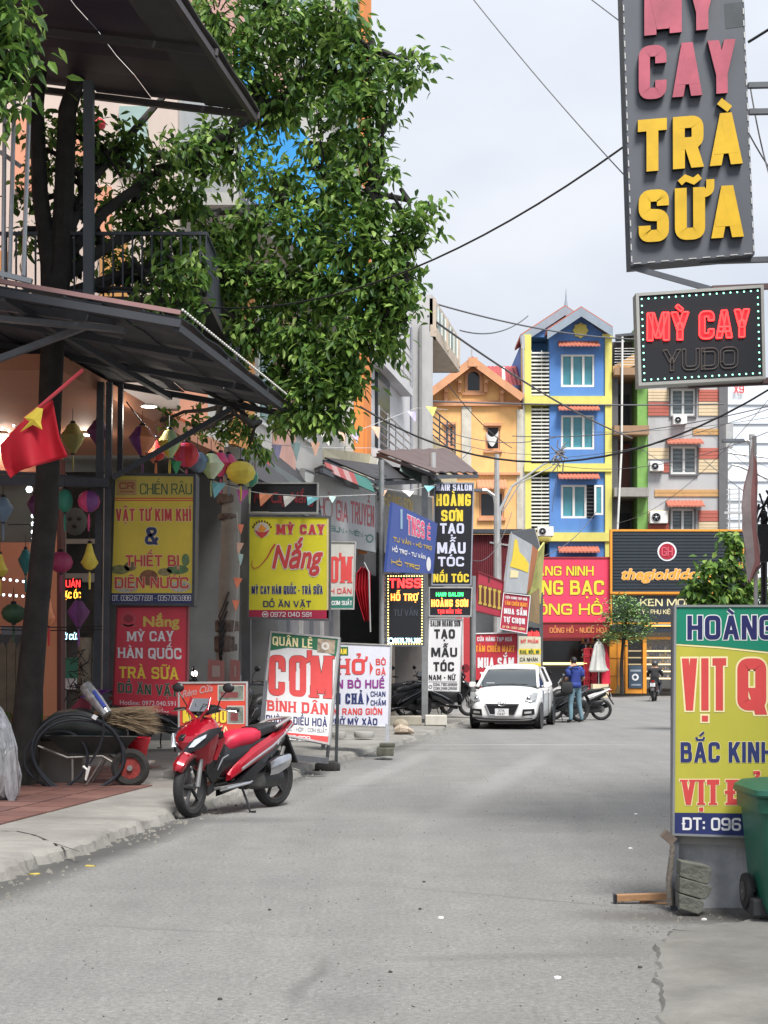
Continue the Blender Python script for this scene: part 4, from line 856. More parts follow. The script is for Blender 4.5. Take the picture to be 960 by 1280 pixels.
# downlights
for px, py in ((186, 530), (106, 538), (3, 500)):
    dd = 20.0 if px < 150 else 17.8; c = P(px, py, dd); c.z = 4.605
    r_ = thing('downlight', 'round white downlight in the salmon veranda ceiling %s' % {186: 'nearest the street', 106: 'above the olive lantern', 3: 'at the left picture edge'}[px], 'ceiling light', c, 'veranda downlights')
    MB().lathe([(.001, -.02), (.075, -.02)], 14, c).build('diffuser', G_wh, r_); MB().lathe([(.076, -.004), (.078, -.028), (.1, -.025), (.105, -.004)], 14, c).build('rim', white, r_); pl_ = bpy.data.lights.new('lamp_light', 'POINT'); pl_.energy = 9; pl_.color = (1, .9, .76); pl_.shadow_soft_size = .1; lo_ = bpy.data.objects.new('lamp_light', pl_); COL.objects.link(lo_); lo_.parent = r_; lo_.location = (0, 0, -.12)
# glass shopfront behind, grazing
SF = thing('glass_shopfront', 'dark glazed shopfront with a small neon sign right of the salmon pillar', 'shopfront', (-3.6, 23, .12))
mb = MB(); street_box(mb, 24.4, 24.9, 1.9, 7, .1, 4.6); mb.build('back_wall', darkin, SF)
mb = MB()
for px in (78, 126): mb.box(xs(px, 23.5), xs(px + 5, 23.5), 23.45, 23.6, .1, 4.5)
mb.box(xs(74, 23.5), xs(135, 23.5), 23.42, 23.6, zs(728, 23.5), zs(717, 23.5)); mb.box(xs(74, 23.5), xs(135, 23.5), 23.43, 23.59, zs(680, 23.5), zs(674, 23.5)); mb.build('frame', K('cream_frame', (.45, .42, .38), .6, dirt=.2), SF)
for z0_, z1_ in ((zs(674, 23.5), zs(590, 23.5)), (zs(717, 23.5), zs(680, 23.5)), (.15, zs(728, 23.5))): MB().box(xs(78, 23.5), xs(130, 23.5), 23.5, 23.53, z0_, z1_).build('pane', K('smoked_glass', (.07, .08, .08), .12, 0, .5, 1.2), SF)
MB().box(xs(76, 23), xs(100, 23), 23.2, 23.25, zs(862, 23), zs(822, 23)).build('green_poster', K('green_poster', (.05, .25, .17), .4), SF); MB().box(xs(79, 23), xs(93, 23), 23.15, 23.19, zs(862, 23), zs(848, 23)).build('white_notice', L_white, SF)
s = Sign('neon_sign', 'small red and orange neon sign inside the dark glass shopfront', 'sign', [(75, 723, 23.2), (102, 723, 23.2), (102, 750, 23.2), (75, 750, 23.2)], .05, S_black)
s.text('QUÁN', 76, 100.5, 734, 9, G_red, .02); s.text('ĐẶC ỐC', 76, 101, 748, 8, glow('neon_amber', (1, .45, .05), 2.), .02)
s = Sign('neon_strip', 'pale blue neon lettering below the red and orange neon sign', 'sign', [(73, 790, 23.2), (101, 790, 23.2), (101, 802, 23.2), (73, 802, 23.2)], .05, S_black); s.text('MỞ CỬA', 74, 100, 799.5, 7, G_cy, .03)
# mask-like wall plaque
mb = MB(); c = P(94, 652, 19); mb.ball(c, .16, 14, 8, (1, .35, 1.15)); pq = mb.build('wall_mask', K('grey_mask', (.09, .1, .1), .7), None, True)
tag(pq, 'round dark grey face shaped ornament hanging between the lanterns', 'ornament')
mb = MB()
for dx, dz in ((-.06, .03), (.06, .03), (0, -.07)): mb.ball(c + V((dx, -.05, dz)), .035, 8, 5, (1, .4, .7))
mb.build('mask_feature', black, pq)
# interior light strings (lit LEDs)
def light_string(pts, lab, r=.018, m=G_wh):
    t = thing('light_string', lab, 'light string', pts[0]); MB().tube(pts, .004, 4).build('wire', black, t)
    mb = MB()
    for a, b in zip(pts, pts[1:]):
        n = max(1, int((b - a).length / .075))
        for i in range(n): mb.ball(a.lerp(b, i / n) + V((0, -.02, 0)), r, 6, 4)
    mb.build('bulbs', m, t); return t
light_string([P(0, 513, 19.5), P(14, 517, 19.5), P(22, 503, 19.5), P(25, 492, 19.5), P(33, 488, 19.5), P(41, 481, 19.5)], 'curl of white bulbs on the salmon wall at upper left')
light_string([P(-5, 524, 19.4), P(25, 535, 19.4)], 'upper of two straight bulb rows left of the red flag'); light_string([P(-5, 533, 19.4), P(20, 542, 19.4)], 'lower of two straight bulb rows left of the red flag')
light_string([P(-3, 723, 19.4), P(38, 728, 19.4)], 'upper bulb row across the low salmon wall'); light_string([P(-3, 743, 19.4), P(37, 746, 19.4)], 'lower bulb row across the low salmon wall')
light_string([P(34, 602, 19), P(37, 612, 19), P(40, 622, 19)], 'three fat bulbs beside the trunk under the flag', .045); light_string([P(42, 645, 19), P(42, 665, 19), P(43, 690, 19)], 'short vertical bulb string left of the trunk', .03)

# tall white building with blue sheet behind the tree
WB = thing('tall_white_building', 'tall off white building with orange corner pier and balconies behind the tree', 'building', (-3, 28, .12))
mb = MB(); street_box(mb, 20.3, 34.0, 2.45, 9, 4.9, 19, n=6); mb.build('wall', offw, WB)
mb = MB(); street_box(mb, 33.2, 34.15, 2.22, 2.44, 5.6, 19, n=1); mb.build('corner_pier', orp, WB)
mb = MB(); street_box(mb, 32.5, 33.19, 2.29, 2.43, 12.5, 19, n=1); mb.build('pier_glass', glass_g, WB)
pc = K('pink_patch_render', (.62, .36, .3), .85, dirt=.2); ocr = K('warm_orange_render', (.66, .3, .1), .85, dirt=.2)
for d0, d1, z0_, z1_, m_ in ((20.6, 22.2, 5, 7.3, salmon), (23.5, 24.6, 5, 9, ocr), (26, 27.2, 5, 12.5, pc), (29.6, 30.3, 8, 19, K('light_grey_render', (.5, .5, .5), .8)), (21, 24, 11, 19, pc)):
    mb = MB(); street_box(mb, d0, d1, 2.35, 2.449, z0_, z1_, n=1); mb.build('facade_panel', m_, WB)
for d0, d1, z0_, z1_ in ((24.9, 25.8, 5.6, 7.6), (27.6, 29, 5.8, 7.8), (27.6, 29, 9.4, 11.4), (30.7, 32, 9.4, 11.4), (30.7, 32, 13, 15), (27.6, 29, 13, 15), (24.9, 25.8, 13, 15)):
    mb = MB(); street_box(mb, d0, d1, 2.38, 2.448, z0_, z1_, n=1); w_ = mb.build('window', white, WB); mb = MB(); street_box(mb, d0 + .1, d1 - .1, 2.35, 2.379, z0_ + .1, z1_ - .1, n=1); mb.build('pane', glass_g, w_)
mb = MB(); street_box(mb, 29.5, 34.4, 2.05, 2.44, zs(262, 33), zs(262, 33) + .28, n=2); street_box(mb, 21, 31, 1.5, 2.44, 8.1, 8.28, n=3); mb.build('balcony_slab', K('slab_grey', (.4, .4, .38), .85, dirt=.5), WB)
mb = MB()
for i in range(50):
    dd = 21 + i * .2; x = fx(dd, 1.55); mb.box(x - .012, x + .012, dd - .012, dd + .012, 8.28, 9.1)
for z in (8.4, 9.1): mb.tube([(fx(dd, 1.55), dd, z) for dd in (21, 24, 27, 31)], .02, 5)
mb.build('balcony_rail', K('white_rail', (.6, .6, .58), .5), WB)
# blue corrugated sheet
mb = MB(); rs = []
for i in range(81):
    dd = 20.9 + i * .105; x = fx(dd, 1.4 + .03 * (i % 2)); rs.append([V((x, dd, 8.3)), V((x - .1, dd, 10.5))])
mb.rings(rs, False, closed=False); tag(mb.build('blue_sheet', K('blue_sheet', (.02, .3, .72), .4, 0, .15, 1.5), thick=.01), 'bright blue corrugated sheet screening the balcony behind the tree', 'metal sheet')
# grey-white building with the overhanging box
GB = thing('overhang_building', 'pale grey building whose glazed top floor box juts over the street', 'building', (.5, 38, .12))
gw = K('pale_grey_render', (.58, .58, .6), .85, 0, .1, .6, dirt=.28); gd = K('streaked_grey_concrete', (.42, .42, .42), .9, 0, .2, .8, dirt=.55)
top = zs(368, 41)
mb = MB(); street_box(mb, 34.3, 41, 2.42, 9, 3.6, top - .1, n=3); mb.build('wall', gw, GB)
MB().box(xs(515, 41), xs(541, 41), 41.01, 46, 3.0, top).build('pier', gd, GB)
MB().box(xs(513.2, 40.9), xs(515.4, 40.9), 40.7, 41.0, 3.6, top - 1).build('drain_pipe', K('blue_grey_pipe', (.2, .21, .26), .6), GB)
MB().box(xs(524, 40.95), xs(527.5, 40.95), 40.9, 41.005, 3.0, top - .9).build('pier_groove', K('dark_streak', (.24, .24, .24), .9, dirt=.4), GB)
mb = MB(); x0 = xs(540, 41); b0 = zs(421, 41); pts0 = [(x0, 41), (xs(572, 46), 46), (xs(540, 46), 46)]
mb.prism([(x, y, b0) for x, y in pts0], (0, 0, .16)); mb.prism([(x, y, top - .12) for x, y in pts0], (0, 0, .12))
A = V((x0, 41, 0)); Bv = V((xs(572, 46), 46, 0)); nd = (Bv - A).normalized()
mb.beam(A + V((0, 0, b0 + .18)), Bv + V((0, 0, b0 + .18)), .14, .34)
for t in (0.02, .5, .98): q = A.lerp(Bv, t); mb.box(q.x - .09, q.x + .09, q.y - .09, q.y + .09, b0 + .15, top - .11)
mb.box(Bv.x - 1.0, Bv.x, 45.9, 46.05, b0, top - .01); mb.box(x0 - .3, x0 + .12, 41.02, 41.5, b0 + .01, top - .13); mb.build('overhang_box', K('warm_grey_render', (.5, .42, .34), .85, dirt=.3), GB)
for t0, t1 in ((.05, .47), (.53, .95)):
    a, b = A.lerp(Bv, t0), A.lerp(Bv, t1); w_ = MB().beam(a + V((0, 0, (b0 + top) / 2 + .11)), b + V((0, 0, (b0 + top) / 2 + .11)), .03, top - b0 - .48).build('pane', glass_g, GB)
    mb = MB()
    for k in range(4): q = a.lerp(b, k / 3); mb.box(q.x - .04, q.x + .04, q.y - .04, q.y + .04, b0 + .36, top - .13)
    mb.build('mullion', white, GB)
# balconies
for z0_, sc_ in ((zs(571, 36), 0), (zs(455, 36) , 1)):
    mb = MB(); street_box(mb, 34.6, 39.3, 2.1, 2.41, z0_ - .2, z0_, n=2); mb.build('balcony_slab', gw, GB)
    mb = MB()
    for k in range(5): mb.tube([(fx(dd, 2.14), dd, z0_ + .2 + k * .2) for dd in (34.7, 37, 39.2)], .022, 5)
    for dd in (34.7, 35.8, 37, 38.1, 39.2): mb.tube([(fx(dd, 2.14), dd, z0_), (fx(dd, 2.14), dd, z0_ + 1.05)], .025, 5)
    mb.build('balcony_rail', K('stainless_rail', (.55, .55, .55), .3, .8), GB)
    mb = MB(); street_box(mb, 35.6, 37.2, 2.34, 2.41, z0_, z0_ + 2.1, n=1); mb.build('balcony_door', glass_d, GB)
# railing and rake piece against the yellow house (stairs of next building)
NB = thing('rail_balcony', 'balcony with slanting rails between the grey pier and the yellow house', 'balcony', P(548, 570, 46))
mb = MB(); a, b = P(540, 545, 46), P(571, 573, 49); mb.prism([a, b, b + V((0, 0, -1.2)), a + V((0, 0, -1.2))], (-.3, .1, 0)); mb.build('balcony_slab', K('yellow_cream_render', (.6, .5, .32), .8, dirt=.2), NB)
mb = MB()
for k in range(5): mb.tube([P(540, 545 - k * 8 - 2, 46), P(569, 568 - k * 8 - 2, 49)], .025, 5)
for t in (0, .33, .66, 1): mb.tube([P(540 + 29 * t, 545 + 23 * t, 46 + 3 * t), P(540 + 29 * t, 510 + 23 * t, 46 + 3 * t)], .025, 5)
mb.build('balcony_rail', greysteel, NB)
# small orange pier
MBp = MB().box(xs(448, 33.6), xs(458.5, 33.6), 33.4, 33.8, 4, zs(530, 33.6)); tag(MBp.build('orange_pier', orp), 'bright orange masonry pier above the shop roofs right of the tree', 'pillar')
MB_pl = MB().box(xs(456, 34.4), xs(464, 34.4), 34.35, 34.5, zs(600, 34.4), zs(540, 34.4)); tag(MB_pl.build('wall_patch', pc), 'pinkish wall patch beside the orange pier', 'wall patch')

# ---------------------------------------------------------------- ground floor shops, d 24..45
def shop(name, label, d0, d1, s0, ztop, wallm, inm=darkin, post=True):
    r = thing(name, label, 'shop', (fx(d0, s0), d0, .12)); mb = MB()
    street_box(mb, d0, d1, s0 + 3.5, s0 + 3.8, .1, ztop, n=2); street_box(mb, d1 - .18, d1, s0, s0 + 3.5, .1, ztop, n=1); street_box(mb, d0, d0 + .12, s0 + .9, s0 + 3.5, .1, ztop, n=1); mb.build('wall', wallm, r)
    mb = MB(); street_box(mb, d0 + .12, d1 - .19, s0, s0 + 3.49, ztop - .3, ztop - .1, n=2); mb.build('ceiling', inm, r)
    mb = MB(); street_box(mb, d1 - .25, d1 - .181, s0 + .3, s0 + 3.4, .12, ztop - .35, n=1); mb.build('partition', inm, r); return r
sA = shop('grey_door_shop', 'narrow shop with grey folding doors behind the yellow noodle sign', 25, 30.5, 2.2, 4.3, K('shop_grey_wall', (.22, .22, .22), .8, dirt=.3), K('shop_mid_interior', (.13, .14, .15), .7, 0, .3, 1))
for i in range(5):
    dd = 25.6 + i * .9; mb = MB(); street_box(mb, dd, dd + .75, 2.3, 2.36, .14, 3.5, n=1); mb.build('door_leaf', K('grey_door_leaf', (.17, .17, .18), .5, dirt=.2), sA)
    mb = MB(); street_box(mb, dd + .76, dd + .86, 2.24, 2.38, .14, 3.55, n=1); mb.build('door_post', alu if i in (1, 3) else greysteel, sA)
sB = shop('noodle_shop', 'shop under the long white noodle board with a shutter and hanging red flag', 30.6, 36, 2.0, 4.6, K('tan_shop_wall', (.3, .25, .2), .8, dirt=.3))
mb = MB()
for i in range(26): z = .2 + i * .135; street_box(mb, 34.2, 35.7, 2.0, 2.05, z, z + .11, n=1)
mb.build('roller_shutter', K('tan_shutter', (.26, .2, .16), .6, dirt=.3), sB)
sC = shop('salon_shop', 'dark hair salon opening with motorbikes parked inside', 36.1, 42.5, 1.5, 4.2, K('grey_shop_wall', (.28, .27, .26), .85, dirt=.4))
mb = MB(); street_box(mb, 41.5, 46.3, 1.4, 6, .1, 4.3, n=1); street_box(mb, 42.6, 46.2, 1.4, 6, 4.31, 5.6, n=1); tag(mb.build('end_shop', K('grey_end_shop_wall', (.27, .25, .24), .85, dirt=.35)), 'plain grey end shop wall behind the white car', 'building')
# red printed wall panels beside salon
s = Sign('red_wall_panel', 'tall red printed panel behind the white hair sign', 'sign', [(570, 772, 38), (588, 772, 38), (588, 856, 38), (570, 856, 38)], .05, S_red2); s.rect(578, 772, 579.2, 856, L_white); s.disc(582, 835, 5, K('dark_red_print', (.2, .01, .02), .5), 1)
mb = MB(); mb.box(xs(560, 38.3), xs(600, 38.3), 38.3, 38.5, .1, zs(850, 38.3)); tag(mb.build('white_low_wall', K('grey_white_wall', (.42, .42, .42), .85, dirt=.4)), 'low pale wall beneath the red printed panel', 'wall')
# maroon corrugated front + black awning of the next unit
mb = MB(); rs = []; dd = 50
for i in range(49): x = xs(588 + i * 1.3, dd); rs.append([V((x, dd + .05 * (i % 2), zs(740, dd))), V((x, dd + .05 * (i % 2), zs(668, dd)))])
mb.rings(rs, False, closed=False); o = mb.build('corrugated_wall', K('maroon_sheet', (.17, .035, .045), .55, 0, .2, 2, dirt=.2), thick=.02); tag(o, 'maroon corrugated sheet wall below the yellow house', 'wall')
MB().box(xs(586, dd), xs(652, dd), dd - .2, dd + .2, zs(667, dd), zs(662, dd)).build('capping', darksteel, o)
mb = MB(); mb.box(xs(586, dd), xs(680, dd), dd + .3, dd + 6, 0, zs(740, dd)); mb.box(xs(588, dd), xs(650, dd), dd + .3, dd + 6, zs(740, dd), zs(669, dd)); tag(mb.build('side_building', darkin), 'dark low building carrying the maroon sheet wall', 'building')
mb = MB(); a, b, c, e = P(640, 666, 47), P(668, 662, 50), P(676, 690, 46), P(648, 700, 44)
for t in [i / 6 for i in range(7)]: mb.beam(a.lerp(b, t), e.lerp(c, t), .05)
mb.beam(a, b, .08); mb.beam(e, c, .08); aw = mb.build('awning_ribs', alu); tag(aw, 'black awning with pale ribs beside the outdoor air conditioner', 'awning')
mb = MB(); mb.add([p + V((0, 0, .06)) for p in (a, b, c, e)], [(0, 1, 2, 3)]); mb.build('awning_sheet', S_black, aw, thick=.02)

# awnings over the shops
def sheet_roof(name, lab, cs, m, ribs=6, th=.03, ribm=darksteel, corr=0):
    a, b, c, e = cs; r = thing(name, lab, 'awning', e)
    mb = MB(); N = corr or 8; rs = []
    for i in range(N + 1):
        u = i / N; h = V((0, 0, .03 * (i % 2) if corr else 0)); rs.append([a.lerp(b, u) + h, e.lerp(c, u) + h])
    mb.rings(rs, False, closed=False); mb.build('sheet', m, r, thick=th)
    for i in range(ribs):
        u = i / (ribs - 1); MB().beam(a.lerp(b, u) - V((0, 0, .06)), e.lerp(c, u) - V((0, 0, .06)), .05, .06).build('rafter', ribm, r)
    mb = MB(); mb.beam(e - V((0, 0, .07)), c - V((0, 0, .07)), .06, .09); mb.beam(a - V((0, 0, .07)), b - V((0, 0, .07)), .06, .09); mb.build('edge_beam', ribm, r); return r
brown = K('brown_sheet_roof', (.095, .065, .062), .6, 0, .2, 2, dirt=.2); dk = K('charcoal_sheet', (.03, .03, .035), .6, 0, .25, 2, dirt=.2)
sheet_roof('brown_awning', 'large brown sheet awning jutting over the street above the blue board', [P(472, 565, 34), P(560, 562, 40), P(597, 592, 38), P(545, 592, 31)], brown, 5, corr=10)
sheet_roof('dark_awning', 'dark awning under the brown one above the blue board', [P(405, 573, 29), P(530, 590, 36), P(550, 598, 36), P(470, 600, 30)], dk, 5)
sheet_roof('black_canopy', 'black shop canopy sloping down behind the yellow noodle sign', [P(318, 556, 24), P(392, 590, 31), P(400, 640, 27), P(318, 598, 20.5)], dk, 5)
sheet_roof('low_canopy', 'black canopy edge above the long white noodle board', [P(385, 590, 33), P(470, 600, 38), P(480, 622, 36), P(402, 583, 26)], dk, 5)
mb = MB(); st = [K('dull_red_canvas', (.25, .05, .05), .8), K('dull_pink_canvas', (.3, .19, .19), .8), K('teal_canvas', (.03, .14, .12), .7)]
pA, pB, pC, pD = P(405, 578, 27.5), P(462, 600, 30), P(468, 616, 29.4), P(410, 590, 27)
r_ = thing('striped_awning', 'folded red white and green striped canvas awning above the noodle board', 'awning', pD)
for i in range(8):
    u0, u1 = i / 8, (i + 1) / 8; MB().add([pA.lerp(pB, u0), pA.lerp(pB, u1), pD.lerp(pC, u1), pD.lerp(pC, u0)], [(0, 1, 2, 3)]).build('canvas_stripe', st[0 if i in (0, 2, 4) else 1 if i in (1, 3) else 2], r_, thick=.015)
mb = MB(); mb.add([P(400, 560, 30), P(462, 568, 33), P(458, 596, 33), P(402, 582, 30)], [(0, 1, 2, 3)]); o = mb.build('cream_board', K('cream_board', (.55, .5, .36), .8, dirt=.3), thick=.06); tag(o, 'cream board above the striped awning', 'board')
mb = MB(); mb.add([P(462, 570, 32.9), P(472, 573, 32.6), P(466, 606, 32.6), P(456, 600, 32.9)], [(0, 1, 2, 3)]); tag(mb.build('white_drape', white, thick=.03), 'white end flap of the cream board', 'board')
mb = MB(); rs = [[P(502 + i * 5.2, 574 + i * 3.1, 33), P(500 + i * 5, 588 + i * 2.9, 32.6)] for i in range(11)]; mb.rings(rs, False, closed=False); tag(mb.build('gutter_sheet', K('green_grey_sheet', (.2, .27, .26), .5, dirt=.4), thick=.02), 'weathered grey green gutter sheet under the brown awning', 'metal sheet')
# poles
def pole(x, y0_, y1_, dd, r, m, name, lab, cat='pole', sq=False, grp=None):
    a, b = P(x, y0_, dd), P(x, y1_, dd); mb = MB()
    if sq: mb.box(a.x - r, a.x + r, a.y - r, a.y + r, min(a.z, b.z), max(a.z, b.z))
    else: mb.tube([a, b], r, 12)
    o = mb.build(name, m, smooth=not sq); tag(o, lab, cat, grp); return o
pole(477, 575, 905, 29.5, .055, steel, 'steel_pole', 'grey pole left of the tilted blue board'); pole(531, 595, 898, 32, .07, steel, 'steel_pole', 'stained steel pole beside the white hair sign', sq=True)
pole(541, 566, 620, 33, .075, alu, 'roof_post', 'short white post holding up the brown awning'); pole(591, 720, 880, 33, .07, steel, 'steel_pole', 'thin grey pole between the white hair sign and the car')
mb = MB(); mb.beam(P(308, 602, 20.6), P(308, 858, 20.6), .13); mb.beam(P(303, 560, 22), P(303, 640, 22), .06); mb.beam(P(300, 855, 20.6), P(360, 857, 20.6), .03); tag(mb.build('sign_frame_post', greysteel), 'square grey post along the left edge of the yellow noodle sign', 'post')
up = thing('utility_pole', 'round concrete pole wrapped with flyers behind the yellow sign', 'utility pole', P(285, 905, 19.6))
mb = MB(); mb.tube([P(279, 925, 19.6), P(285, 800, 19.6), P(288, 690, 19.6), P(291, 560, 19.6)], [.17, .15, .135, .12], 16); mb.build('shaft', conc, up, True)
mb = MB(); c = P(282, 800, 19.6)
for k, (dy, rr_, hh) in enumerate(((815, .155, .2), (790, .155, .14), (630, .14, .1), (650, .14, .06))):
    q = P(283 + k, dy, 19.6); mb.lathe([(rr_, 0), (rr_ + .012, .02), (rr_ + .012, hh), (rr_, hh + .02)], 16, q)
mb.build('strapping', K('strap_mix', (.13, .1, .085), .8, 0, .6, 9), up)
mb = MB()
for k in range(6):
    z = zs(830 - k * 8, 19.5); mb.tube([P(276 + k, 832 - k * 7, 19.45), P(274, 815 - k * 9, 19.4), P(281 + k, 800 - k * 12, 19.45)], .012, 5)
mb.build('tangled_cable', black, up)
for px0, px1, lab in ((259, 280, 'left'), (287, 300, 'right')):
    s = Sign('pink_leaflet_board', 'faded pink leaflet board on the %s side of the concrete pole' % lab, 'sign', [(px0 + 1, 824, 19.3), (px1, 826, 19.3), (px1, 862, 19.3), (px0, 862, 19.3)], .02, K('faded_pink', (.45, .2, .19), .7, dirt=.2)); s.rect(px0 + 6, 832, px1 - 5, 846, K('faded_white_print', (.5, .42, .4), .7), 1)
# ---------------------------------------------------------------- signs along the left pavement
olive = K('shaded_yellow_print', (.74, .58, .06), .5, 0, .15, 1.5, dirt=.12)
s = Sign('hardware_sign', 'tall yellow hardware box sign with red capitals and an ampersand', 'sign', [(143, 593, 17), (243.5, 594, 17), (241.5, 756, 17), (137.5, 755, 17)], .3, olive, darksteel, .03, side=white)
s.rect(143.8, 594.5, 242.6, 621, K('olive_band', (.55, .46, .08), .5, dirt=.1), .4); s.rect(143.4, 622, 242.6, 623.6, L_red); s.rect(143.4, 625, 242.6, 626.2, L_red)
s.text('CHIẾN RÂU', 175, 240, 618, 13.5, L_dgreen, .0); s.rect(145.6, 599.5, 170.6, 619, K('logo_tan', (.45, .28, .1), .5), .7); s.text('CR', 149, 168, 611.5, 8.5, K('logo_brown', (.3, .06, .03), .5), .05); s.rect(150, 614, 167, 615.3, K('logo_brown', (.3, .06, .03), .5), 1)
s.text('VẬT TƯ KIM KHÍ', 144.7, 239, 651.4, 15.5, L_red, .035, ol=L_cream); s.text('&', 181, 199, 681, 22, L_navy, .05, ol=L_cream); s.text('THIẾT BỊ', 157, 224, 708, 14, L_red, .045, ol=L_cream, layer=2)
s.text('ĐIỆN NƯỚC', 143.6, 236, 735.5, 14, L_red, .045, ol=L_cream, layer=2)
for x, y, a, b, m_ in [(150, 712, 12, 6, (.2, .2, .08)), (163, 708, 8, 6, (.22, .17, .08)), (222, 712, 14, 6, (.12, .22, .09)), (186, 722, 12, 10, (.25, .1, .05)), (158, 733, 16, 8, (.5, .48, .4)), (225, 733, 14, 7, (.5, .48, .42)), (206, 715, 9, 5, (.3, .25, .12)), (232, 700, 5, 8, (.15, .24, .1))]:
    s.disc(x, y, a, K('print_%d' % (x * 7 + y), m_, .6, 0, .5, 20), .5, ry=b, n=12)
s.rect(138, 741.5, 241.8, 755, L_navy, .8); s.text('ĐT. 0362.677.691 - 0357.063.888', 140.5, 239, 751, 7, L_white, .0, layer=1.5)
s = Sign('red_menu_sign', 'red menu sign hanging below the hardware sign with gold and white lines', 'sign', [(146.5, 759, 17.1), (234.5, 758, 17.1), (232.5, 896, 17.1), (141, 881, 17.1)], .12, S_red, K('dark_red_trim', (.2, .02, .03), .5), .02, side=white)
s.text('Nắng', 179, 224.5, 783.5, 13, L_gold, .04, layer=1); s.disc(160.5, 774, 9.5, K('logo_rose', (.5, .08, .1), .5), .6, inner=.8); s.disc(160.5, 773.5, 6, K('logo_dark_rose', (.28, .02, .04), .5), .7, ry=5); s.rect(151, 780, 170.5, 783.5, K('logo_rose', (.5, .08, .1), .5), .6)
s.text('MỲ CAY', 159, 217, 801.5, 12, L_white, .05, serif=True, yb2=801.5); s.text('HÀN QUỐC', 147.5, 227, 822, 12.5, L_white, .05, serif=True, yb2=824, layer=1)
s.text('TRÀ SỮA', 149, 223, 847, 14, L_yel, .05, serif=True, yb2=849.5); s.text('ĐỒ ĂN VẶT', 147.5, 222.5, 865.5, 12, L_dgreen, .05, serif=True, yb2=870.5, ol=K('pale_pink_edge', (.6, .4, .38), .6, var=0), ow=.025)
s.text('Hotline: 0972.040.591', 150, 219.5, 880.5, 5.5, L_white, 0, yb2=882.5); s.text('Nắng', 196, 211, 891.5, 5, L_white, 0, yb2=892.5)
# post pair carrying these two signs
mb = MB(); mb.beam(P(126, 478, 17), P(121, 912, 17), .08); mb.beam(P(137, 478, 16.9), P(132, 912, 16.9), .07); mb.beam(P(151, 480, 17.3), P(150, 596, 17.3), .06); mb.beam(P(0, 601, 16.8), P(137, 604, 16.8), .1)
mb.beam(P(0, 590, 17), P(137, 600, 17), .04); tag(mb.build('kiosk_frame', darksteel), 'dark steel kiosk frame with twin posts left of the hardware sign', 'frame')
# strut
mb = MB(); mb.beam(P(140, 598, 16.8), P(288, 512, 17.1), .09, .06); tag(mb.build('awning_strut', darksteel), 'diagonal dark strut from the twin posts up to the awning', 'strut')
# LED Nang, yellow Nang
s = Sign('unlit_led_box', 'black unlit LED box with dull red script above the yellow noodle sign', 'sign', [(313, 604, 20.3), (397, 604, 20.3), (396.5, 641, 20.3), (312, 641, 20.3)], .16, S_black, alu, .02)
s.text('Mỳ Cay Nắng', 317, 393, 629, 14, K('dull_led_red', (.22, .02, .03), .5, var=.3, scale=30), .02, .2)
s.rect(314, 644 - 4.6, 336, 640.8, K('dull_white_print', (.4, .4, .3), .5), 2); 
s = Sign('noodle_sign', 'bright yellow spicy noodle box sign with a red flowing script word', 'sign', [(311, 645, 20), (412.5, 646, 20), (412, 775, 20), (310, 772, 20)], .16, S_yel, greysteel, .025)
s.rect(408.5, 647, 412, 774, L_cream, .6); s.text('MỲ CAY', 345.5, 405.5, 668, 12.5, L_red, .09, ol=L_white, serif=True); s.text('Nắng', 340, 404, 711, 30, L_red, .035, .32, ol=L_white, ow=.03, res=5)
s.text('MỲ CAY HÀN QUỐC - TRÀ SỮA', 314.5, 403.5, 742.5, 10, L_navy, .03, ol=L_white, ow=.02); s.text('ĐỒ ĂN VẶT', 329, 389, 759, 8, L_navy, .05); s.rect(311, 762.5, 411.8, 773.5, K('band_crimson', (.45, .02, .07), .5), .6); s.text('0972 040 591', 338, 390, 771, 6, L_white, .03, layer=1.5); s.disc(331.5, 768, 4, L_white, 1.2, inner=.75); s.rect(329.5, 767, 333.5, 769, L_white, 1.3)
s.disc(327.5, 662.5, 9.5, K('logo_white', (.65, .62, .6), .5), .6); s.poly([(318, 662), (322, 669), (327.5, 673), (333, 669), (337.5, 662), (331, 665), (324, 665)], L_red, 1); s.poly([(322, 662), (327, 655), (333, 661), (328, 666)], L_orange, 1.1)
for i in range(9):
    a = math.pi * (1.12 + i * .095); s.rect(327.5 + 12 * math.cos(a) - 1, 663 + 11.5 * math.sin(a) - 1.3, 327.5 + 12 * math.cos(a) + 1, 663 + 11.5 * math.sin(a) + 1.3, L_dkout, .7)
mb = MB(); sw = [(316, 700), (314.5, 706), (318, 711), (325, 708), (334, 697), (341, 684), (344, 680)]; mb.tube([s.px(x, y, .008) for x, y in sw], [.002, .005, .006, .005, .008, .012, .012], 6); mb.build('script_swash', L_red, s.root)
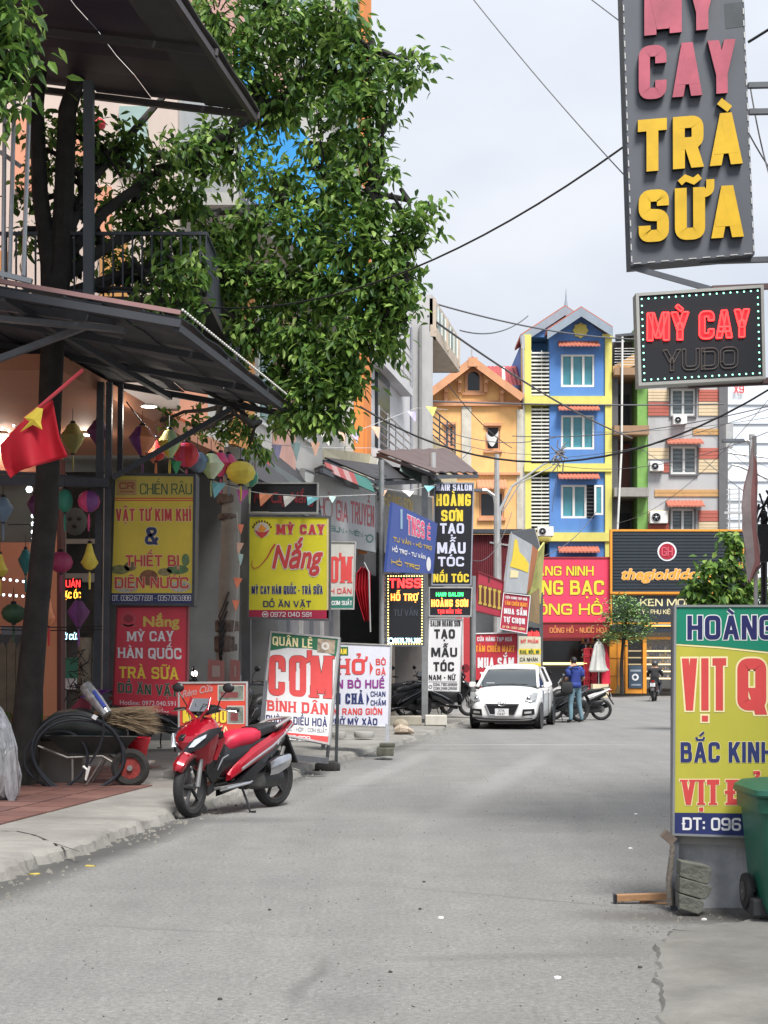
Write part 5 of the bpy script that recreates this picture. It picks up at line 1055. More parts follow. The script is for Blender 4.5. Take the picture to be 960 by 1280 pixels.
# MAY DO sign
s = Sign('curtain_sign', 'red upright tailoring sign on a block behind the red scooter', 'sign', [(223.5, 853.5, 15.9), (308.5, 853, 15.9), (308, 962, 15.9), (224, 966, 15.9)], .04, K('sign_orange_red', (.62, .06, .035), .5, 0, .15, 1.2, dirt=.15), alu, .02, base=P(266, 984, 15.9))
s.text('Rèm Cửa', 228, 266, 872, 9, K('faded_mauve', (.45, .25, .25), .5), .03, .2, yb2=864); s.text('MAY ĐO', 228.5, 283, 903.5, 17.5, L_yel, .05, ol=L_dkout); s.text('RÈM CỬA', 229.5, 286, 917.5, 10, L_cream, .04)
for x0, y0_, x1, y1_ in ((272, 856, 305.5, 876), (284, 882, 305.5, 905)):
    s.rect(x0, y0_, x1, y1_, K('photo_mount', (.45, .42, .38), .5), .6); s.rect(x0 + 1.5, y0_ + 1.5, x1 - 1.5, y1_ - 1.5, K('photo_grey_green', (.18, .2, .17), .5, 0, .6, 14), .8); s.rect(x0 + 4, y0_ + 9, x1 - 8, y1_ - 4, K('photo_maroon', (.2, .05, .05), .5, 0, .4, 14), 1.0)
s.rect(224, 957, 308, 966, S_black, .6); s.text('ĐT: 0974 328 115', 229, 300, 965, 7, L_white, .03)
mb = MB(); mb.beam(P(225, 960, 15.93), P(225, 986, 15.93), .035); mb.beam(P(307, 960, 15.93), P(307, 986, 15.93), .035); mb.build('leg', greysteel, s.root)
mb = MB(); b = G(222, 984); mb.box(b.x - .2, b.x + .2, b.y - .18, b.y + .18, .06, .11); mb.box(b.x - .14, b.x + .15, b.y - .12, b.y + .12, .111, .2); tag(mb.build('concrete_foot', conc, bevel=.01), 'stepped concrete foot under the left leg of the red tailoring sign', 'block')
# COM board
s = Sign('rice_board', 'white and green rice eatery board tilted on a frame behind the scooter', 'sign', [(339, 790, 18.5), (424, 798, 18.3), (411, 930, 17.9), (327.5, 913, 18.1)], .05, S_white, alu, .025, base=P(372, 960, 18))
s.poly([(339.3, 791), (423.5, 799), (419.7, 821.5), (405, 815), (385, 811), (360, 810), (337, 814)], K('sign_green2', (.02, .14, .07), .5), .6); s.text('QUÂN LÊ', 340.8, 391, 806.5, 11, L_cream, .04, serif=True, yb2=811)
s.poly([(397.5, 798.5), (419.5, 800.5), (418, 818), (396.5, 816)], K('photo_food', (.4, .32, .24), .5, 0, .7, 12), .9); s.disc(407, 808, 5, K('plate', (.6, .58, .55), .5), 1.1, inner=.45)
s.text('CƠM', 336, 415, 869.5, 50, L_red, .07, serif=True, yb2=874, ol=L_dkout, ow=.012, res=6); s.text('BÌNH DÂN', 334, 410, 888.7, 13, L_red, .06, serif=True, yb2=894)
s.text('PHÒNG ĐIỀU HOÀ', 332.5, 409, 903.5, 9.5, L_navy, .035, yb2=909); s.text('NHẬN ĐẶT TIỆC - HỘP - CƠM SUẤT', 331, 409, 911.5, 4.5, K('grey_print', (.25, .25, .28), .5), .02, yb2=916.5)
s.poly([(330, 913), (350, 919), (380, 919), (411.8, 921), (411, 929.5), (328, 912.6)], L_red, .6); s.text('0986 123 929', 335, 388, 922.5, 5.5, L_white, .02, yb2=926.5)
mb = MB(); mb.beam(P(424.5, 798, 18.32), P(408, 959, 18.9), .035, .035); mb.beam(P(339, 790, 18.55), P(324, 948, 17.95), .05, .05); mb.beam(P(424, 800, 18.35), P(420, 958, 19), .04); mb.beam(P(338, 792, 18.6), P(334, 940, 19.2), .04); mb.beam(P(410, 951, 17.8), P(326, 942, 18), .07); mb.build('leg', greysteel, s.root)
mb = MB(); g = P(409, 960, 18.95); mb.loft([(g.x - .16, g.y, .045, .09, .045), (g.x - .1, g.y, .06, .13, .065), (g.x + .1, g.y, .06, .14, .07), (g.x + .17, g.y, .045, .08, .04)], 10, .6); tag(mb.build('black_stone_foot', K('tarry_stone', (.025, .025, .025), .9, bump=.4), None, True), 'blackened stone holding the right foot of the rice board', 'stone')
# PHO board
lav = K('sign_lavender_white', (.6, .62, .72), .5, 0, .06, 1.5, dirt=.08)
s = Sign('noodle_soup_board', 'pale lavender noodle soup board with red purple and navy lines, half behind the rice board', 'sign', [(403, 803, 21.9), (489, 806.5, 21.7), (486.5, 909, 21.5), (401, 905, 21.7)], .04, lav, alu, .018, base=P(486, 935, 21.6))
s.rect(405, 808.5, 435.5, 819.5, K('tag_green', (.03, .13, .05), .5), .7); s.text('VIỆT NAM', 407, 433.5, 818, 7, L_yel, .04, layer=1.2); s.text('PHỞ', 402.5, 456.5, 843.5, 20, L_red, .07, serif=True); s.poly([(462.5, 827), (466.5, 835.5), (462.5, 844.5)], L_red, 1)
s.text('BÒ', 470, 482.5, 831.5, 8, L_red, .05); s.text('GÀ', 470, 482.5, 844, 8, L_red, .05); s.text('BÚN BÒ HUẾ', 404, 481, 860.5, 10.5, L_purple, .055); s.text('BÚN CHẢ', 404, 454.5, 880, 13, L_navy, .06, serif=True)
s.poly([(458.5, 866), (462, 874), (458.5, 883)], L_navy, 1); s.text('CHAN', 463.5, 482, 871, 6.5, L_navy, .04); s.text('CHẤM', 463.5, 482.5, 882, 6.5, L_navy, .04); s.text('CƠM RANG GIÒN', 404, 478, 893.5, 8, L_red, .05); s.text('PHỞ MỲ XÀO', 412, 472, 906.5, 8.5, L_navy, .05)
mb = MB(); mb.beam(P(484.5, 905, 21.55), P(484, 936, 21.3), .06); mb.beam(P(404, 900, 21.8), P(404, 935, 21.9), .06); mb.build('leg', greysteel, s.root)
mb = MB(); g = P(482, 941, 21.2); mb.box(g.x - .13, g.x + .12, g.y - .15, g.y + .15, .06, .18); mb.box(g.x - .09, g.x + .14, g.y - .1, g.y + .14, .181, .24); tag(mb.build('mossy_block', K('mossy_block', (.1, .1, .08), .95, 0, .5, 8, .4), bevel=.015), 'dark mossy block under the leg of the noodle soup board', 'block')
# small COM sign
s = Sign('small_rice_sign', 'small white and green rice sign partly hidden behind the yellow noodle sign', 'sign', [(398, 677, 23), (444.5, 677.5, 23), (442, 761, 23), (397, 761, 23)], .12, K('sign_grey_white', (.5, .5, .47), .5, dirt=.2), alu, .02)
s.text('CƠM', 399, 439.5, 728.5, 33, L_red, .05, serif=True); s.text('BÌNH DÂN', 399, 439.5, 742, 6.5, L_red, .04); s.rect(398, 745.5, 442, 760, K('tag_green2', (.02, .16, .12), .5), .7); s.text('HỘP - CƠM SUẤT', 399.5, 440, 756.5, 5.5, L_white, .03, layer=1.3)
# GIA TRUYEN long board
pkred = K('faded_pink_red', (.62, .16, .18), .6, 0, .2, 3)
s = Sign('long_noodle_board', 'long white fascia board with pink red capitals running along the shops', 'sign', [(380, 586, 27.6), (470, 616, 32.2), (469, 690, 32.2), (380, 672, 27.6)], .08, K('sign_blue_white', (.6, .62, .62), .5, 0, .08, 1, dirt=.15), alu, .02)
s.text('PHỞ', 383, 412, 643, 26, pkred, .0, yb2=648); s.text('GIA', 416.5, 431.5, 649.6, 26, pkred, .03, yb2=652.6); s.text('TRUYỀN', 435, 467, 652.8, 28, pkred, .03, yb2=659); s.text('PHỞ - BÚN - MIẾN -', 386, 456, 658, 7, K('faded_teal', (.06, .28, .25), .6), .04, yb2=672); s.disc(461, 673, 5.5, K('faded_teal_logo', (.15, .3, .28), .6), .8, inner=.6)
# boards under black canopy (grey with red end)
s = Sign('grey_fascia', 'grey fascia board with a faded red end panel under the black canopy', 'sign', [(316, 562, 22.6), (392, 612, 26.5), (392, 645, 26.5), (316, 615, 22.6)], .06, K('grey_fascia', (.13, .15, .15), .6, dirt=.2))
s.poly([(317, 564), (335, 576), (335, 603), (317, 593)], S_red2, .6); s.text('GIA', 318, 333, 586, 14, K('pinkish_print', (.6, .35, .33), .6), .03, yb2=595); s.text('QUÁN', 337, 375, 606, 17, K('grey_print2', (.38, .38, .34), .6), .0, yb2=628)
s = Sign('gold_letter_board', 'grey white board with tarnished gold letters behind the blue board', 'sign', [(478, 612, 33), (541, 622, 36), (541, 700, 36), (478, 690, 33)], .06, K('dull_grey_board', (.4, .39, .37), .7, dirt=.35))
s.text('HOÀNG SƠN', 480, 514, 631, 15, L_gold, .03, yb2=640)
# blue TNSS
s = Sign('blue_board', 'tilted dark blue board with pink and yellow lettering held by poles', 'sign', [(491, 628, 29), (547, 654.5, 31.5), (541.5, 717, 31.5), (483, 715, 29)], .06, K('sign_blue', (.05, .09, .32), .5, 0, .1, 1.5, dirt=.1))
pkl = K('letter_pink', (.75, .1, .22), .5); s.text('TNSS', 508, 529.6, 667, 24, pkl, .05, yb2=673.5, ol=L_white, ow=.04); s.text('É', 533, 537.5, 674, 17, pkl, .05, yb2=675, ol=L_white)
s.text('TƯ VẤN - HỖ TRỢ', 491, 539, 676.5, 6, L_gold, .1, yb2=687.5); s.text('HỖ TRỢ - TƯ VẤN', 489.5, 531, 689, 6, L_white, .1, yb2=699); s.text('HỖ TRỢ', 488.5, 523, 705, 6.5, L_gold, .1, yb2=712); s.rect(499.5, 636, 502, 661, K('pale_blue', (.3, .45, .6), .5), 1); s.disc(535, 705, 3, L_white, 1, ry=9)
# TNSS LED
s = Sign('led_support_sign', 'black LED sign with red and orange letters and a yellow dotted border', 'sign', [(483, 718, 30), (530.5, 718, 30), (529.5, 807, 30), (483, 807, 30)], .14, S_black, greysteel, .03)
s.text('TNSS', 486.5, 526.5, 735, 12, G_red, .06, layer=1.5); s.text('HỖ TRỢ', 488.5, 522, 751, 9, G_or, .05, layer=1.5); s.text('0378.704.300', 493, 526, 803.5, 6, G_cy, .05, layer=1.5); s.disc(488.5, 801, 4, G_cy, 1.4, inner=.6)
s.dots(edge_pts([(483, 718), (530, 718), (529.5, 807), (483, 807)], 13, 24, 2.2), .016, G_yl); s.text('TƯ VẤN', 492, 522, 770, 8, K('unlit_led', (.05, .06, .08), .5), .02)
# hair salon signs
s = Sign('hair_salon_sign', 'tall black vertical hair salon sign with white and yellow capitals', 'sign', [(543.5, 604, 32), (592, 604, 32), (588.5, 731, 32), (540, 731, 32)], .14, S_black, K('dashed_edge', (.25, .27, .32), .5), .03)
for t in (('HAIR SALON', 545.5, 590, 613.5, 8.5, 0), ('HOÀNG', 545, 588.5, 632.5, 15, 1), ('SƠN', 551.5, 578.7, 651.5, 14, 1), ('TẠO', 550, 580, 667, 13, 0), ('MẪU', 546.5, 582, 692, 14, 0), ('TÓC', 547.5, 580, 708, 12, 0), ('NỐI TÓC', 541.5, 586, 727.8, 10.5, 1)): s.text(t[0], t[1], t[2], t[3], t[4], (K('letter_pale_violet', (.6, .62, .78), .5), L_yel)[t[5]], .065)
s = Sign('salon_led_sign', 'small black LED sign with green, orange and red lines under the tall hair sign', 'sign', [(536.5, 734.5, 32), (590, 734.5, 32), (588.5, 770, 32), (536.5, 770, 32)], .14, S_black, alu, .03)
s.text('HAIR SALON', 545, 579, 745.5, 5, G_green, .05); s.text('HOÀNG SƠN', 539, 585, 758.5, 9, G_or, .05); s.text('TẠO MẪU TÓC', 547, 577, 767, 5, G_red, .05)
s = Sign('white_hair_sign', 'white vertical hair styling sign with black capitals on the steel pole', 'sign', [(536.5, 773, 32), (578.5, 774, 32), (575, 864.5, 32), (532.8, 863, 32)], .08, S_white, alu, .02)
for t in (('SALON HOÀNG SƠN', 538, 575.5, 782.8, 7, .03), ('TẠO', 542.7, 568.8, 798, 11.5, .07), ('MẪU', 539, 571.5, 821, 11.5, .07), ('TÓC', 541.7, 567.7, 839, 11.5, .07), ('NAM - NỮ', 536, 569, 850, 6.5, .05), ('034.790.6868', 541.5, 571.5, 857.2, 3.6, .03), ('038.299.2666', 541.5, 571.5, 862.2, 3.4, .03)): s.text(*t[:5], L_black, t[5])
s.rect(536, 852, 571, 852.6, L_black); s.disc(538, 858.5, 2.3, L_black, 1, inner=.7)
# crooked small boards
rn = K('crooked_red', (.42, .03, .06), .5, 0, .1, 2, dirt=.15)
s = Sign('crooked_gold_sign', 'crooked dark red board with five tall gold letters', 'sign', [(597.7, 714.6, 38), (629, 727, 39), (625.6, 771, 39), (593, 763, 38)], .08, rn, K('dk_red_edge', (.2, .02, .03), .5), .03)

for i in range(5):
    x_, y_ = 598 + i * 5.9, 731 + i * 1.6
    s.poly([(x_ - .7, y_ - .7), (x_ + 5, y_ - .2), (x_ + 4.6, y_ + 25.5), (x_ - 1, y_ + 24.5)], L_dkout, .7); s.poly([(x_, y_), (x_ + 4.2, y_ + .5), (x_ + 4.2, y_ + 3.5), (x_ + 3, y_ + 3.5), (x_ + 2.8, y_ + 21), (x_ + 3.8, y_ + 21.3), (x_ + 3.8, y_ + 24.6), (x_ - .4, y_ + 24), (x_ - .4, y_ + 21), (x_ + .6, y_ + 21), (x_ + .8, y_ + 3.2), (x_, y_ + 3.2)], L_gold, 1.2, 'raised_bar')
s.rect(610, 720, 612, 728, L_dkout, 1)
s = Sign('self_service_sign', 'tilted red shop sign with white capitals hanging above the white car', 'sign', [(629.7, 741, 38), (663, 745, 38), (658.4, 792, 38), (624.8, 786, 38)], .08, rn, L_white, .02)
s.text('CỬA HÀNG TẠP HOÁ', 632, 659, 748, 3.2, L_white, .04, yb2=751); s.text('TÂM CHIẾN MART', 631, 659.5, 756, 5, L_orange, .05, yb2=759); s.text('MUA SẮM', 630, 658.5, 767, 7, L_white, .06, yb2=770); s.text('TỰ CHỌN', 629.5, 656, 777.5, 7, L_white, .06, yb2=780.5); s.text('UY TÍN - CHẤT LƯỢNG', 628, 656, 784.5, 2.8, L_cream, .03, yb2=788)
s = Sign('grey_gold_sign', 'tilted grey board with a gold tower shaped print above the white car', 'sign', [(640.4, 667, 39), (665.5, 681, 40), (658.4, 742.5, 40), (631, 740, 39)], .08, K('grey_white_board', (.42, .44, .46), .6, dirt=.25))
s.poly([(643, 674), (646, 674), (649, 690), (655, 696), (661, 705), (660, 716), (650, 712), (637, 708), (640, 697)], L_yel, .8); s.poly([(638, 712), (648, 714), (647, 722), (637, 722)], L_cream, .8)
s = Sign('orange_sliver_board', 'narrow orange board turned edge-on right of the grey and gold board', 'sign', [(666, 682, 40.3), (673, 688, 41.5), (664, 735, 41.5), (658.6, 741, 40.3)], .05, K('burnt_orange', (.5, .17, .06), .6, dirt=.2))
s = Sign('yellow_green_banner', 'faded yellow green banner leaning towards the red gold shop board', 'sign', [(673.5, 689, 41.5), (681, 678, 43), (676, 755, 43), (661, 745, 41.5)], .05, K('yellow_green_print', (.45, .45, .12), .6, 0, .3, 2, dirt=.3)); s.poly([(664, 742), (674, 735), (674, 780), (661, 776)], K('brown_print', (.3, .2, .09), .6, dirt=.3), .9)
s = Sign('grocery_sign', 'broad red grocery sign standing directly behind the white car', 'sign', [(591, 792, 38.3), (647.5, 791, 38.3), (647.5, 862, 38.3), (594, 862, 38.3)], .05, K('grocery_red', (.5, .03, .05), .5, dirt=.1), L_white, .03)
s.text('CỬA HÀNG TẠP HOÁ', 596.5, 640, 801.6, 5.2, L_white, .04); s.text('TÂM CHIẾN MART', 594.5, 643, 815, 8, L_orange, .05); s.text('MUA SẮM', 597, 642, 835, 13, L_white, .06); s.text('TỰ CHỌN', 600, 640, 852, 12, L_white, .06)
s = Sign('green_yellow_sign', 'small white and yellow striped sign right of the grocery sign', 'sign', [(648, 795, 42), (676, 796, 42), (676, 838, 42), (648, 838, 42)], .06, K('cream_white_sign', (.6, .58, .45), .5, dirt=.15)); s.rect(648, 811, 676, 818, L_yel); s.rect(648, 829, 676, 838, L_yel); s.text('MỸ PHẨM', 651, 673, 804, 4.5, L_red, .05); s.text('RAU, NỒI, MÌ', 650, 674, 817, 4.5, L_dgreen, .05, layer=1.4); s.text('CÁ NHÂN', 650, 672, 826.5, 4.5, L_black, .03)
s = Sign('tiny_red_led', 'tiny black LED box glowing red above the small yellow striped sign', 'sign', [(659, 784, 42.5), (675, 784, 42.5), (675, 796, 42.5), (659, 796, 42.5)], .1, S_black, greysteel, .03); s.text('MỞ CỬA', 660, 674, 795, 5, G_red, .08)
# ---------------------------------------------------------------- right side: hanging signs, duck board
s = Sign('tall_milk_tea_sign', 'tall grey hanging sign with raised faded red and yellow capitals, top right', 'sign', [(775.5, -72, 11), (926, -82, 11), (943.5, 318, 11), (788.5, 331.5, 11)], .2, K('sign_slate_grey', (.085, .095, .115), .55, 0, .15, 2, dirt=.3), None)
fp = K('faded_letter_pink', (.42, .085, .13), .5, 0, .35, 2.2, dirt=.1); yy = K('gold_acrylic', (.64, .4, .02), .4, 0, .2, 3)
s.text('MỲ', 804, 894, 48, 66, fp, .085, yb2=39, extrude=.022, sidem=L_black, res=6, name='raised_letters'); s.text('CAY', 797, 918, 128, 67, fp, .085, yb2=118.5, extrude=.022, sidem=L_black, res=6, name='raised_letters')
s.text('TRÀ', 796, 926.5, 218, 65, yy, .085, yb2=207, extrude=.022, sidem=L_black, res=6, name='raised_letters'); s.text('SỮA', 797, 928, 305.5, 65, yy, .085, yb2=298, extrude=.022, sidem=L_black, res=6, name='raised_letters')
s.poly([(905, 5), (930, 2), (931.5, 33), (907, 36)], K('scraped_patch', (.05, .06, .07), .5, 0, .3, 4), .6)
mb = MB()
for i in range(27):
    for (xa, ya), (xb, yb_) in (((775.5, -72), (788.5, 331.5)), ((926, -82), (943.5, 318))):
        t = (i + .25) / 27; u = (i + .75) / 27; sx = 1.2 if xa < 800 else -1.2
        mb.beam(s.px(xa + (xb - xa) * t + sx, ya + (yb_ - ya) * t, .003), s.px(xa + (xb - xa) * u + sx, ya + (yb_ - ya) * u, .003), .008, .006)
for i in range(9):
    t, u = (i + .2) / 9, (i + .75) / 9; mb.beam(s.px(788.5 + 155 * t, 330 - 13.5 * t, .003), s.px(788.5 + 155 * u, 330 - 13.5 * u, .003), .008, .006)
mb.build('edge_led_strip', K('pale_led_tape', (.5, .5, .5), .5), s.root)
s = Sign('led_noodle_sign', 'black LED sign glowing red with a green dotted border, below the tall grey sign', 'sign', [(796.5, 368.5, 10.6), (952.5, 358, 10.6), (955, 472, 10.6), (800, 480.5, 10.6)], .12, K('led_backboard', (.008, .01, .016), .8), K('pale_steel_frame', (.42, .42, .4), .4, .4), .022)
s.text('MỲ', 809, 860, 426, 34, K('led_red_fill', (.25, .005, .01), .5, var=0, emit=1.2), .05, yb2=424.5, layer=.6); s.text('CAY', 874, 936, 424, 34, K('led_red_fill', (.25, .005, .01), .5), .05, yb2=421, layer=.6)
s.text('MỲ', 809, 860, 426, 34, G_red, .065, yb2=424.5, outline=.018, name='led_outline'); s.text('CAY', 874, 936, 424, 34, G_red, .065, yb2=421, outline=.018, name='led_outline'); 
s.text('YUDO', 829, 922, 464, 26, K('unlit_tube', (.12, .1, .09), .5, var=0), .05, yb2=460, outline=.009, name='unlit_outline')
s.dots(edge_pts([(796.5, 368.5), (952.5, 358), (955, 472), (800, 480.5)], 17, 12, 5.5), .0068, G_gd)
def bracket(lab, segs, r=.02, m=greysteel):
    mb = MB()
    for a, b in segs: mb.beam(a, b, r * 2)
    tag(mb.build('sign_bracket', m), lab, 'bracket')
bracket('steel arms holding the tall grey sign to the right hand wall', [(P(935, 107, 11.1), P(1110, 103, 11.1)), (P(936, 140, 11.1), P(1110, 137, 11.1)), (P(875, 327, 11.12), P(1110, 320, 11.12)), (P(790, 334, 11.1), P(890, 362, 10.8))])
bracket('steel arms holding the red LED sign', [(P(890, 361, 10.75), P(1110, 352, 10.75)), (P(953, 476, 10.7), P(1110, 470, 10.7)), (P(860, 482, 10.75), P(1110, 471, 10.75))], .02, K('brown_steel', (.1, .06, .06), .6))
s = Sign('duck_board', 'big yellow and green roast duck board standing on the right road edge', 'sign', [(844, 757.5, 8.1), (1112, 757.5, 8.1), (1112, 1052, 8.1), (841.5, 1043, 8.1)], .05, K('duck_yellow', (.46, .43, .055), .5, 0, .1, 1.5, dirt=.12), K('grey_edge', (.22, .23, .24), .5), .012, base=P(845, 1140, 8.1))
s.poly([(844.5, 758.5), (1110, 758.5), (1110, 822), (1020, 818), (960, 814.5), (900, 808), (843.6, 804.5)], K('duck_green', (.005, .2, .12), .45, 0, .08, 2), .5); s.poly([(843.6, 805), (900, 808.5), (960, 815), (960, 817), (900, 810.5), (843.6, 806.5)], L_cream, .7)
s.text('HOÀNG', 859, 968, 799.5, 30, K('deep_navy', (.012, .015, .1), .5), .055, ol=L_white, ow=.035, res=5, layer=1.2); s.text('VỊT', 852, 908.5, 888, 65, L_red, .075, ol=L_cream, ow=.03, res=5); s.text('QUAY', 921.5, 1085, 888, 65, L_red, .075, ol=L_cream, ow=.03, res=5)
s.text('BẮC KINH', 850.5, 966, 953, 25.5, L_navy, .05, ol=L_cream, ow=.02, res=5); s.text('VỊT', 851.5, 899, 1006, 31.5, L_red, .08, serif=True, ol=L_cream, ow=.03, res=5); s.text('ĐỎ', 909, 956, 1006, 31.5, L_red, .08, serif=True, ol=L_cream, ow=.03, res=5)
s.poly([(841.8, 1015.8), (1111, 1019), (1111, 1051), (841.6, 1042.5)], L_navy, .6); s.text('ĐT: 096', 853, 926, 1037.5, 16, L_white, .04, yb2=1038.5, res=5, layer=1.2)
s.rect(992, 952, 1080, 1000, S_red, .6)
mb = MB(); mb.beam(P(843.5, 1043, 8.14), P(842, 1143, 8.14), .04); mb.beam(P(1108, 1050, 8.14), P(1108, 1143, 8.14), .04); mb.beam(P(843, 757, 8.16), P(842.4, 1043, 8.16), .035); mb.build('leg', greysteel, s.root)
mb = MB(); mb.add([P(844, 1048, 8.2), P(1108, 1056, 8.2), P(1108, 1143, 8.2), P(843, 1138, 8.2)], [(0, 1, 2, 3)]); mb.build('lower_panel', K('pale_weathered_sheet', (.5, .5, .52), .7, 0, .35, 5, dirt=.7), s.root, thick=.02)
mb = MB(); mb.beam(P(844, 1049, 8.15), P(1108, 1058, 8.15), .03, .045); mb.build('lower_rail', K('grey_wood', (.3, .29, .27), .85, dirt=.4), s.root)
# three pavers stacked against the board, wood stick, rag
pvm = K('grey_green_paver', (.13, .135, .115), .95, 0, .35, 8, .5, 40, dirt=.3)
for i, (q, lab) in enumerate((([(846, 1073), (881, 1080), (884, 1084), (881, 1100), (877, 1102), (845, 1092)], 'topmost of three grey pavers leaning inside the duck board frame'), ([(845, 1093.5), (880, 1103), (885, 1106), (880, 1117), (875, 1121), (844, 1112)], 'middle of three grey pavers leaning inside the duck board frame'), ([(844, 1113.5), (873, 1122), (875, 1125), (872, 1136), (868, 1139), (844, 1132)], 'lowest of three grey pavers leaning inside the duck board frame'))):
    dd = 8.05 - i * .015; mb = MB(); mb.prism([P(x, y, dd) for x, y in q], (0, -.11, 0)); tag(mb.build('paver', pvm, bevel=.005), lab, 'paver', 'grey pavers')
mb = MB(); mb.beam(P(829, 1041, 8.0), P(842, 1052, 8.0), .05, .05); tag(mb.build('wood_block', K('old_wood_grey', (.14, .11, .09), .9, 0, .3, 10)), 'short grey wood block tied across the left leg of the duck board', 'wood')
mb = MB(); mb.loft([(P(0, 0, 8.12).x + (842.5 + 235) * 0, 0, 0, 0, 0)] if 0 else [(P(838, 0, 8.1).x, 8.12, .02, .02, .02), (P(840, 0, 8.1).x, 8.12, .22, .03, .22)], 6) if 0 else mb.tube([P(838, 1132, 8.1), P(836, 1100, 8.12), P(841, 1056, 8.12)], [.022, .018, .015], 8); tag(mb.build('bark_strip', K('bark_strip', (.16, .14, .12), .95, bump=.5), None, True), 'rough upright timber strip behind the left leg of the duck board', 'wood')
mb = MB(); mb.beam(P(769, 1122.5, 8.35), P(838, 1120, 8.35), .045, .04); t_ = mb.build('timber_batten', K('raw_timber', (.36, .2, .1), .8, 0, .3, 12), bevel=.004); tag(t_, 'short brown timber batten lying on the road left of the duck board', 'timber')
MB().beam(P(767, 1122.7, 8.35), P(770.5, 1122.6, 8.35), .052, .048).build('dark_end', S_black, t_)
mb = MB(); mb.tube([P(800, 1128, 8.4), P(838, 1130, 8.3)], .012, 6); tag(mb.build('thin_stick', K('raw_timber', (.36, .2, .1), .8)), 'thin stick lying beside the brown batten', 'stick')
# green wheelie bin
bin_ = thing('wheelie_bin', 'dark green plastic wheelie bin in front of the duck board', 'wheelie bin', P(978, 1150, 7.75))
bg_ = K('bin_green', (.007, .105, .065), .45, 0, .15, 2, dirt=.2); bx, by = xs(986, 7.75), 7.75
def rr(cx_, cy, hw, hd, z, r=.05):
    o = []
    for a0, sx, sy in ((0, 1, 1), (90, -1, 1), (180, -1, -1), (270, 1, -1)):
        for k in range(4): a = R(a0 + k * 30); o.append(V((cx_ + sx * (hw - r) + r * math.cos(a), cy + sy * (hd - r) + r * math.sin(a), z)))
    return o
zt = zs(999, 7.5)
MB().rings([rr(bx + .02, by, .165, .19, .06), rr(bx + .01, by, .18, .21, .12), rr(bx, by, .205, .255, zt - .08), rr(bx, by, .225, .27, zt - .075), rr(bx, by, .228, .272, zt)]).build('body', bg_, bin_, True)
MB().rings([rr(bx, by - .01, .24, .285, zt + .004, .07), rr(bx, by - .01, .25, .3, zt + .02, .08), rr(bx, by - .01, .245, .295, zt + .045, .08), rr(bx, by, .21, .26, zt + .07, .08), rr(bx, by, .12, .17, zt + .085, .06)]).build('lid', bg_, bin_, True)
MB().tube([V((bx - .14, by - .26, zt + .06)), V((bx - .05, by - .2, zt + .09)), V((bx + .1, by - .22, zt + .09))], .014, 8).build('lid_handle', bg_, bin_, True)
Mx = Matrix.Rotation(R(90), 3, 'Y')
for sx in (-.235, .2):
    w_ = MB().lathe([(.05, 0), (.095, .004), (.1, .02), (.095, .036), (.05, .04)], 18, (bx + sx, by + .05, .16), Mx).build('wheel', rubber, bin_, True)
    MB().lathe([(.02, -.004), (.055, -.003), (.055, .043), (.02, .046)], 12, (bx + sx, by + .05, .16), Mx).build('hub', black, w_)
MB().tube([V((bx - .24, by + .05, .16)), V((bx + .25, by + .05, .16))], .012, 6).build('axle', steel, bin_)
mb = MB(); mb.box(bx - .22, bx - .06, by - .12, by + .1, .047, .14); tag(mb.build('black_block', K('black_foam_block', (.03, .032, .035), .8), bevel=.01), 'black block wedged under the green wheelie bin', 'block')

# right hand building (out of frame) that carries the hanging signs
RBd = thing('right_shop_house', 'pale shop house on the right carrying the hanging signs', 'building', (6.5, 8, 0))
mb = MB(); mb.box(3.95, 11, -6, 12.9, 0, 7.4); mb.build('wall', offw, RBd)
for z in (3.4, 6.8): MB().box(3.7, 3.949, -6, 12.9, z, z + .18).build('floor_band', conc, RBd)
for i in range(4):
    for z in (4.2,): w_ = MB().box(3.9, 3.948, -4 + i * 4, -2.2 + i * 4, z, z + 1.7).build('window', glass_d, RBd); MB().box(3.87, 3.899, -3.12 + i * 4, -3.06 + i * 4, z, z + 1.7).build('frame', white, w_)
# ---------------------------------------------------------------- near left: awnings, balcony
dkn = K('charcoal_corrugated', (.06, .068, .08), .85, 0, .25, 1.5, dirt=.25); dpur = K('dark_plum_sheet', (.04, .03, .05), .6, 0, .2, 1)
def awning(name, lab, d0, d1, zst, slope, wid, m, n, ribm, s_=0.0, slope_d=0, pan=None, ribn=4):
    r = thing(name, lab, 'awning', (kx(d0) - s_, d0, zst)); dd0 = d0
    e0 = V((-3.95 + .165 * d0 - s_, d0, zst)); e1 = V((-3.95 + .165 * d1 - s_, d1, zst + slope_d)); up0 = e0 + V((-wid, 0, wid * slope)); up1 = e1 + V((-wid, 0, wid * slope))
    for i in range(n):     # overlapping sheets running back from the street
        a, b = i / n, (i + 1) / n; q = [e0.lerp(up0, a), e0.lerp(up0, b), e1.lerp(up1, b), e1.lerp(up1, a)]; o = V((0, 0, .022 * (i % 2)))
        rs = []
        for k in range(13): u = k / 12; h = V((0, 0, .025 * (k % 2))); rs.append([q[0].lerp(q[3], u) + h + o, q[1].lerp(q[2], u) + h + o])
        MB().rings(rs, False, closed=False).build('sheet', m if not (pan and i in pan) else dpur, r, thick=.012)
    for i in range(ribn):
        u = i / (ribn - 1); MB().beam(e0.lerp(e1, u) - V((0, 0, .06)), up0.lerp(up1, u) - V((0, 0, .06)), .05, .07).build('rafter', ribm, r)
    mb = MB()
    for u in (0.01, .5): mb.beam(e0.lerp(up0, u) - V((0, 0, .1)), e1.lerp(up1, u) - V((0, 0, .1)), .06, .07)
    mb.build('purlin', ribm, r); return r, e0, e1, up0, up1
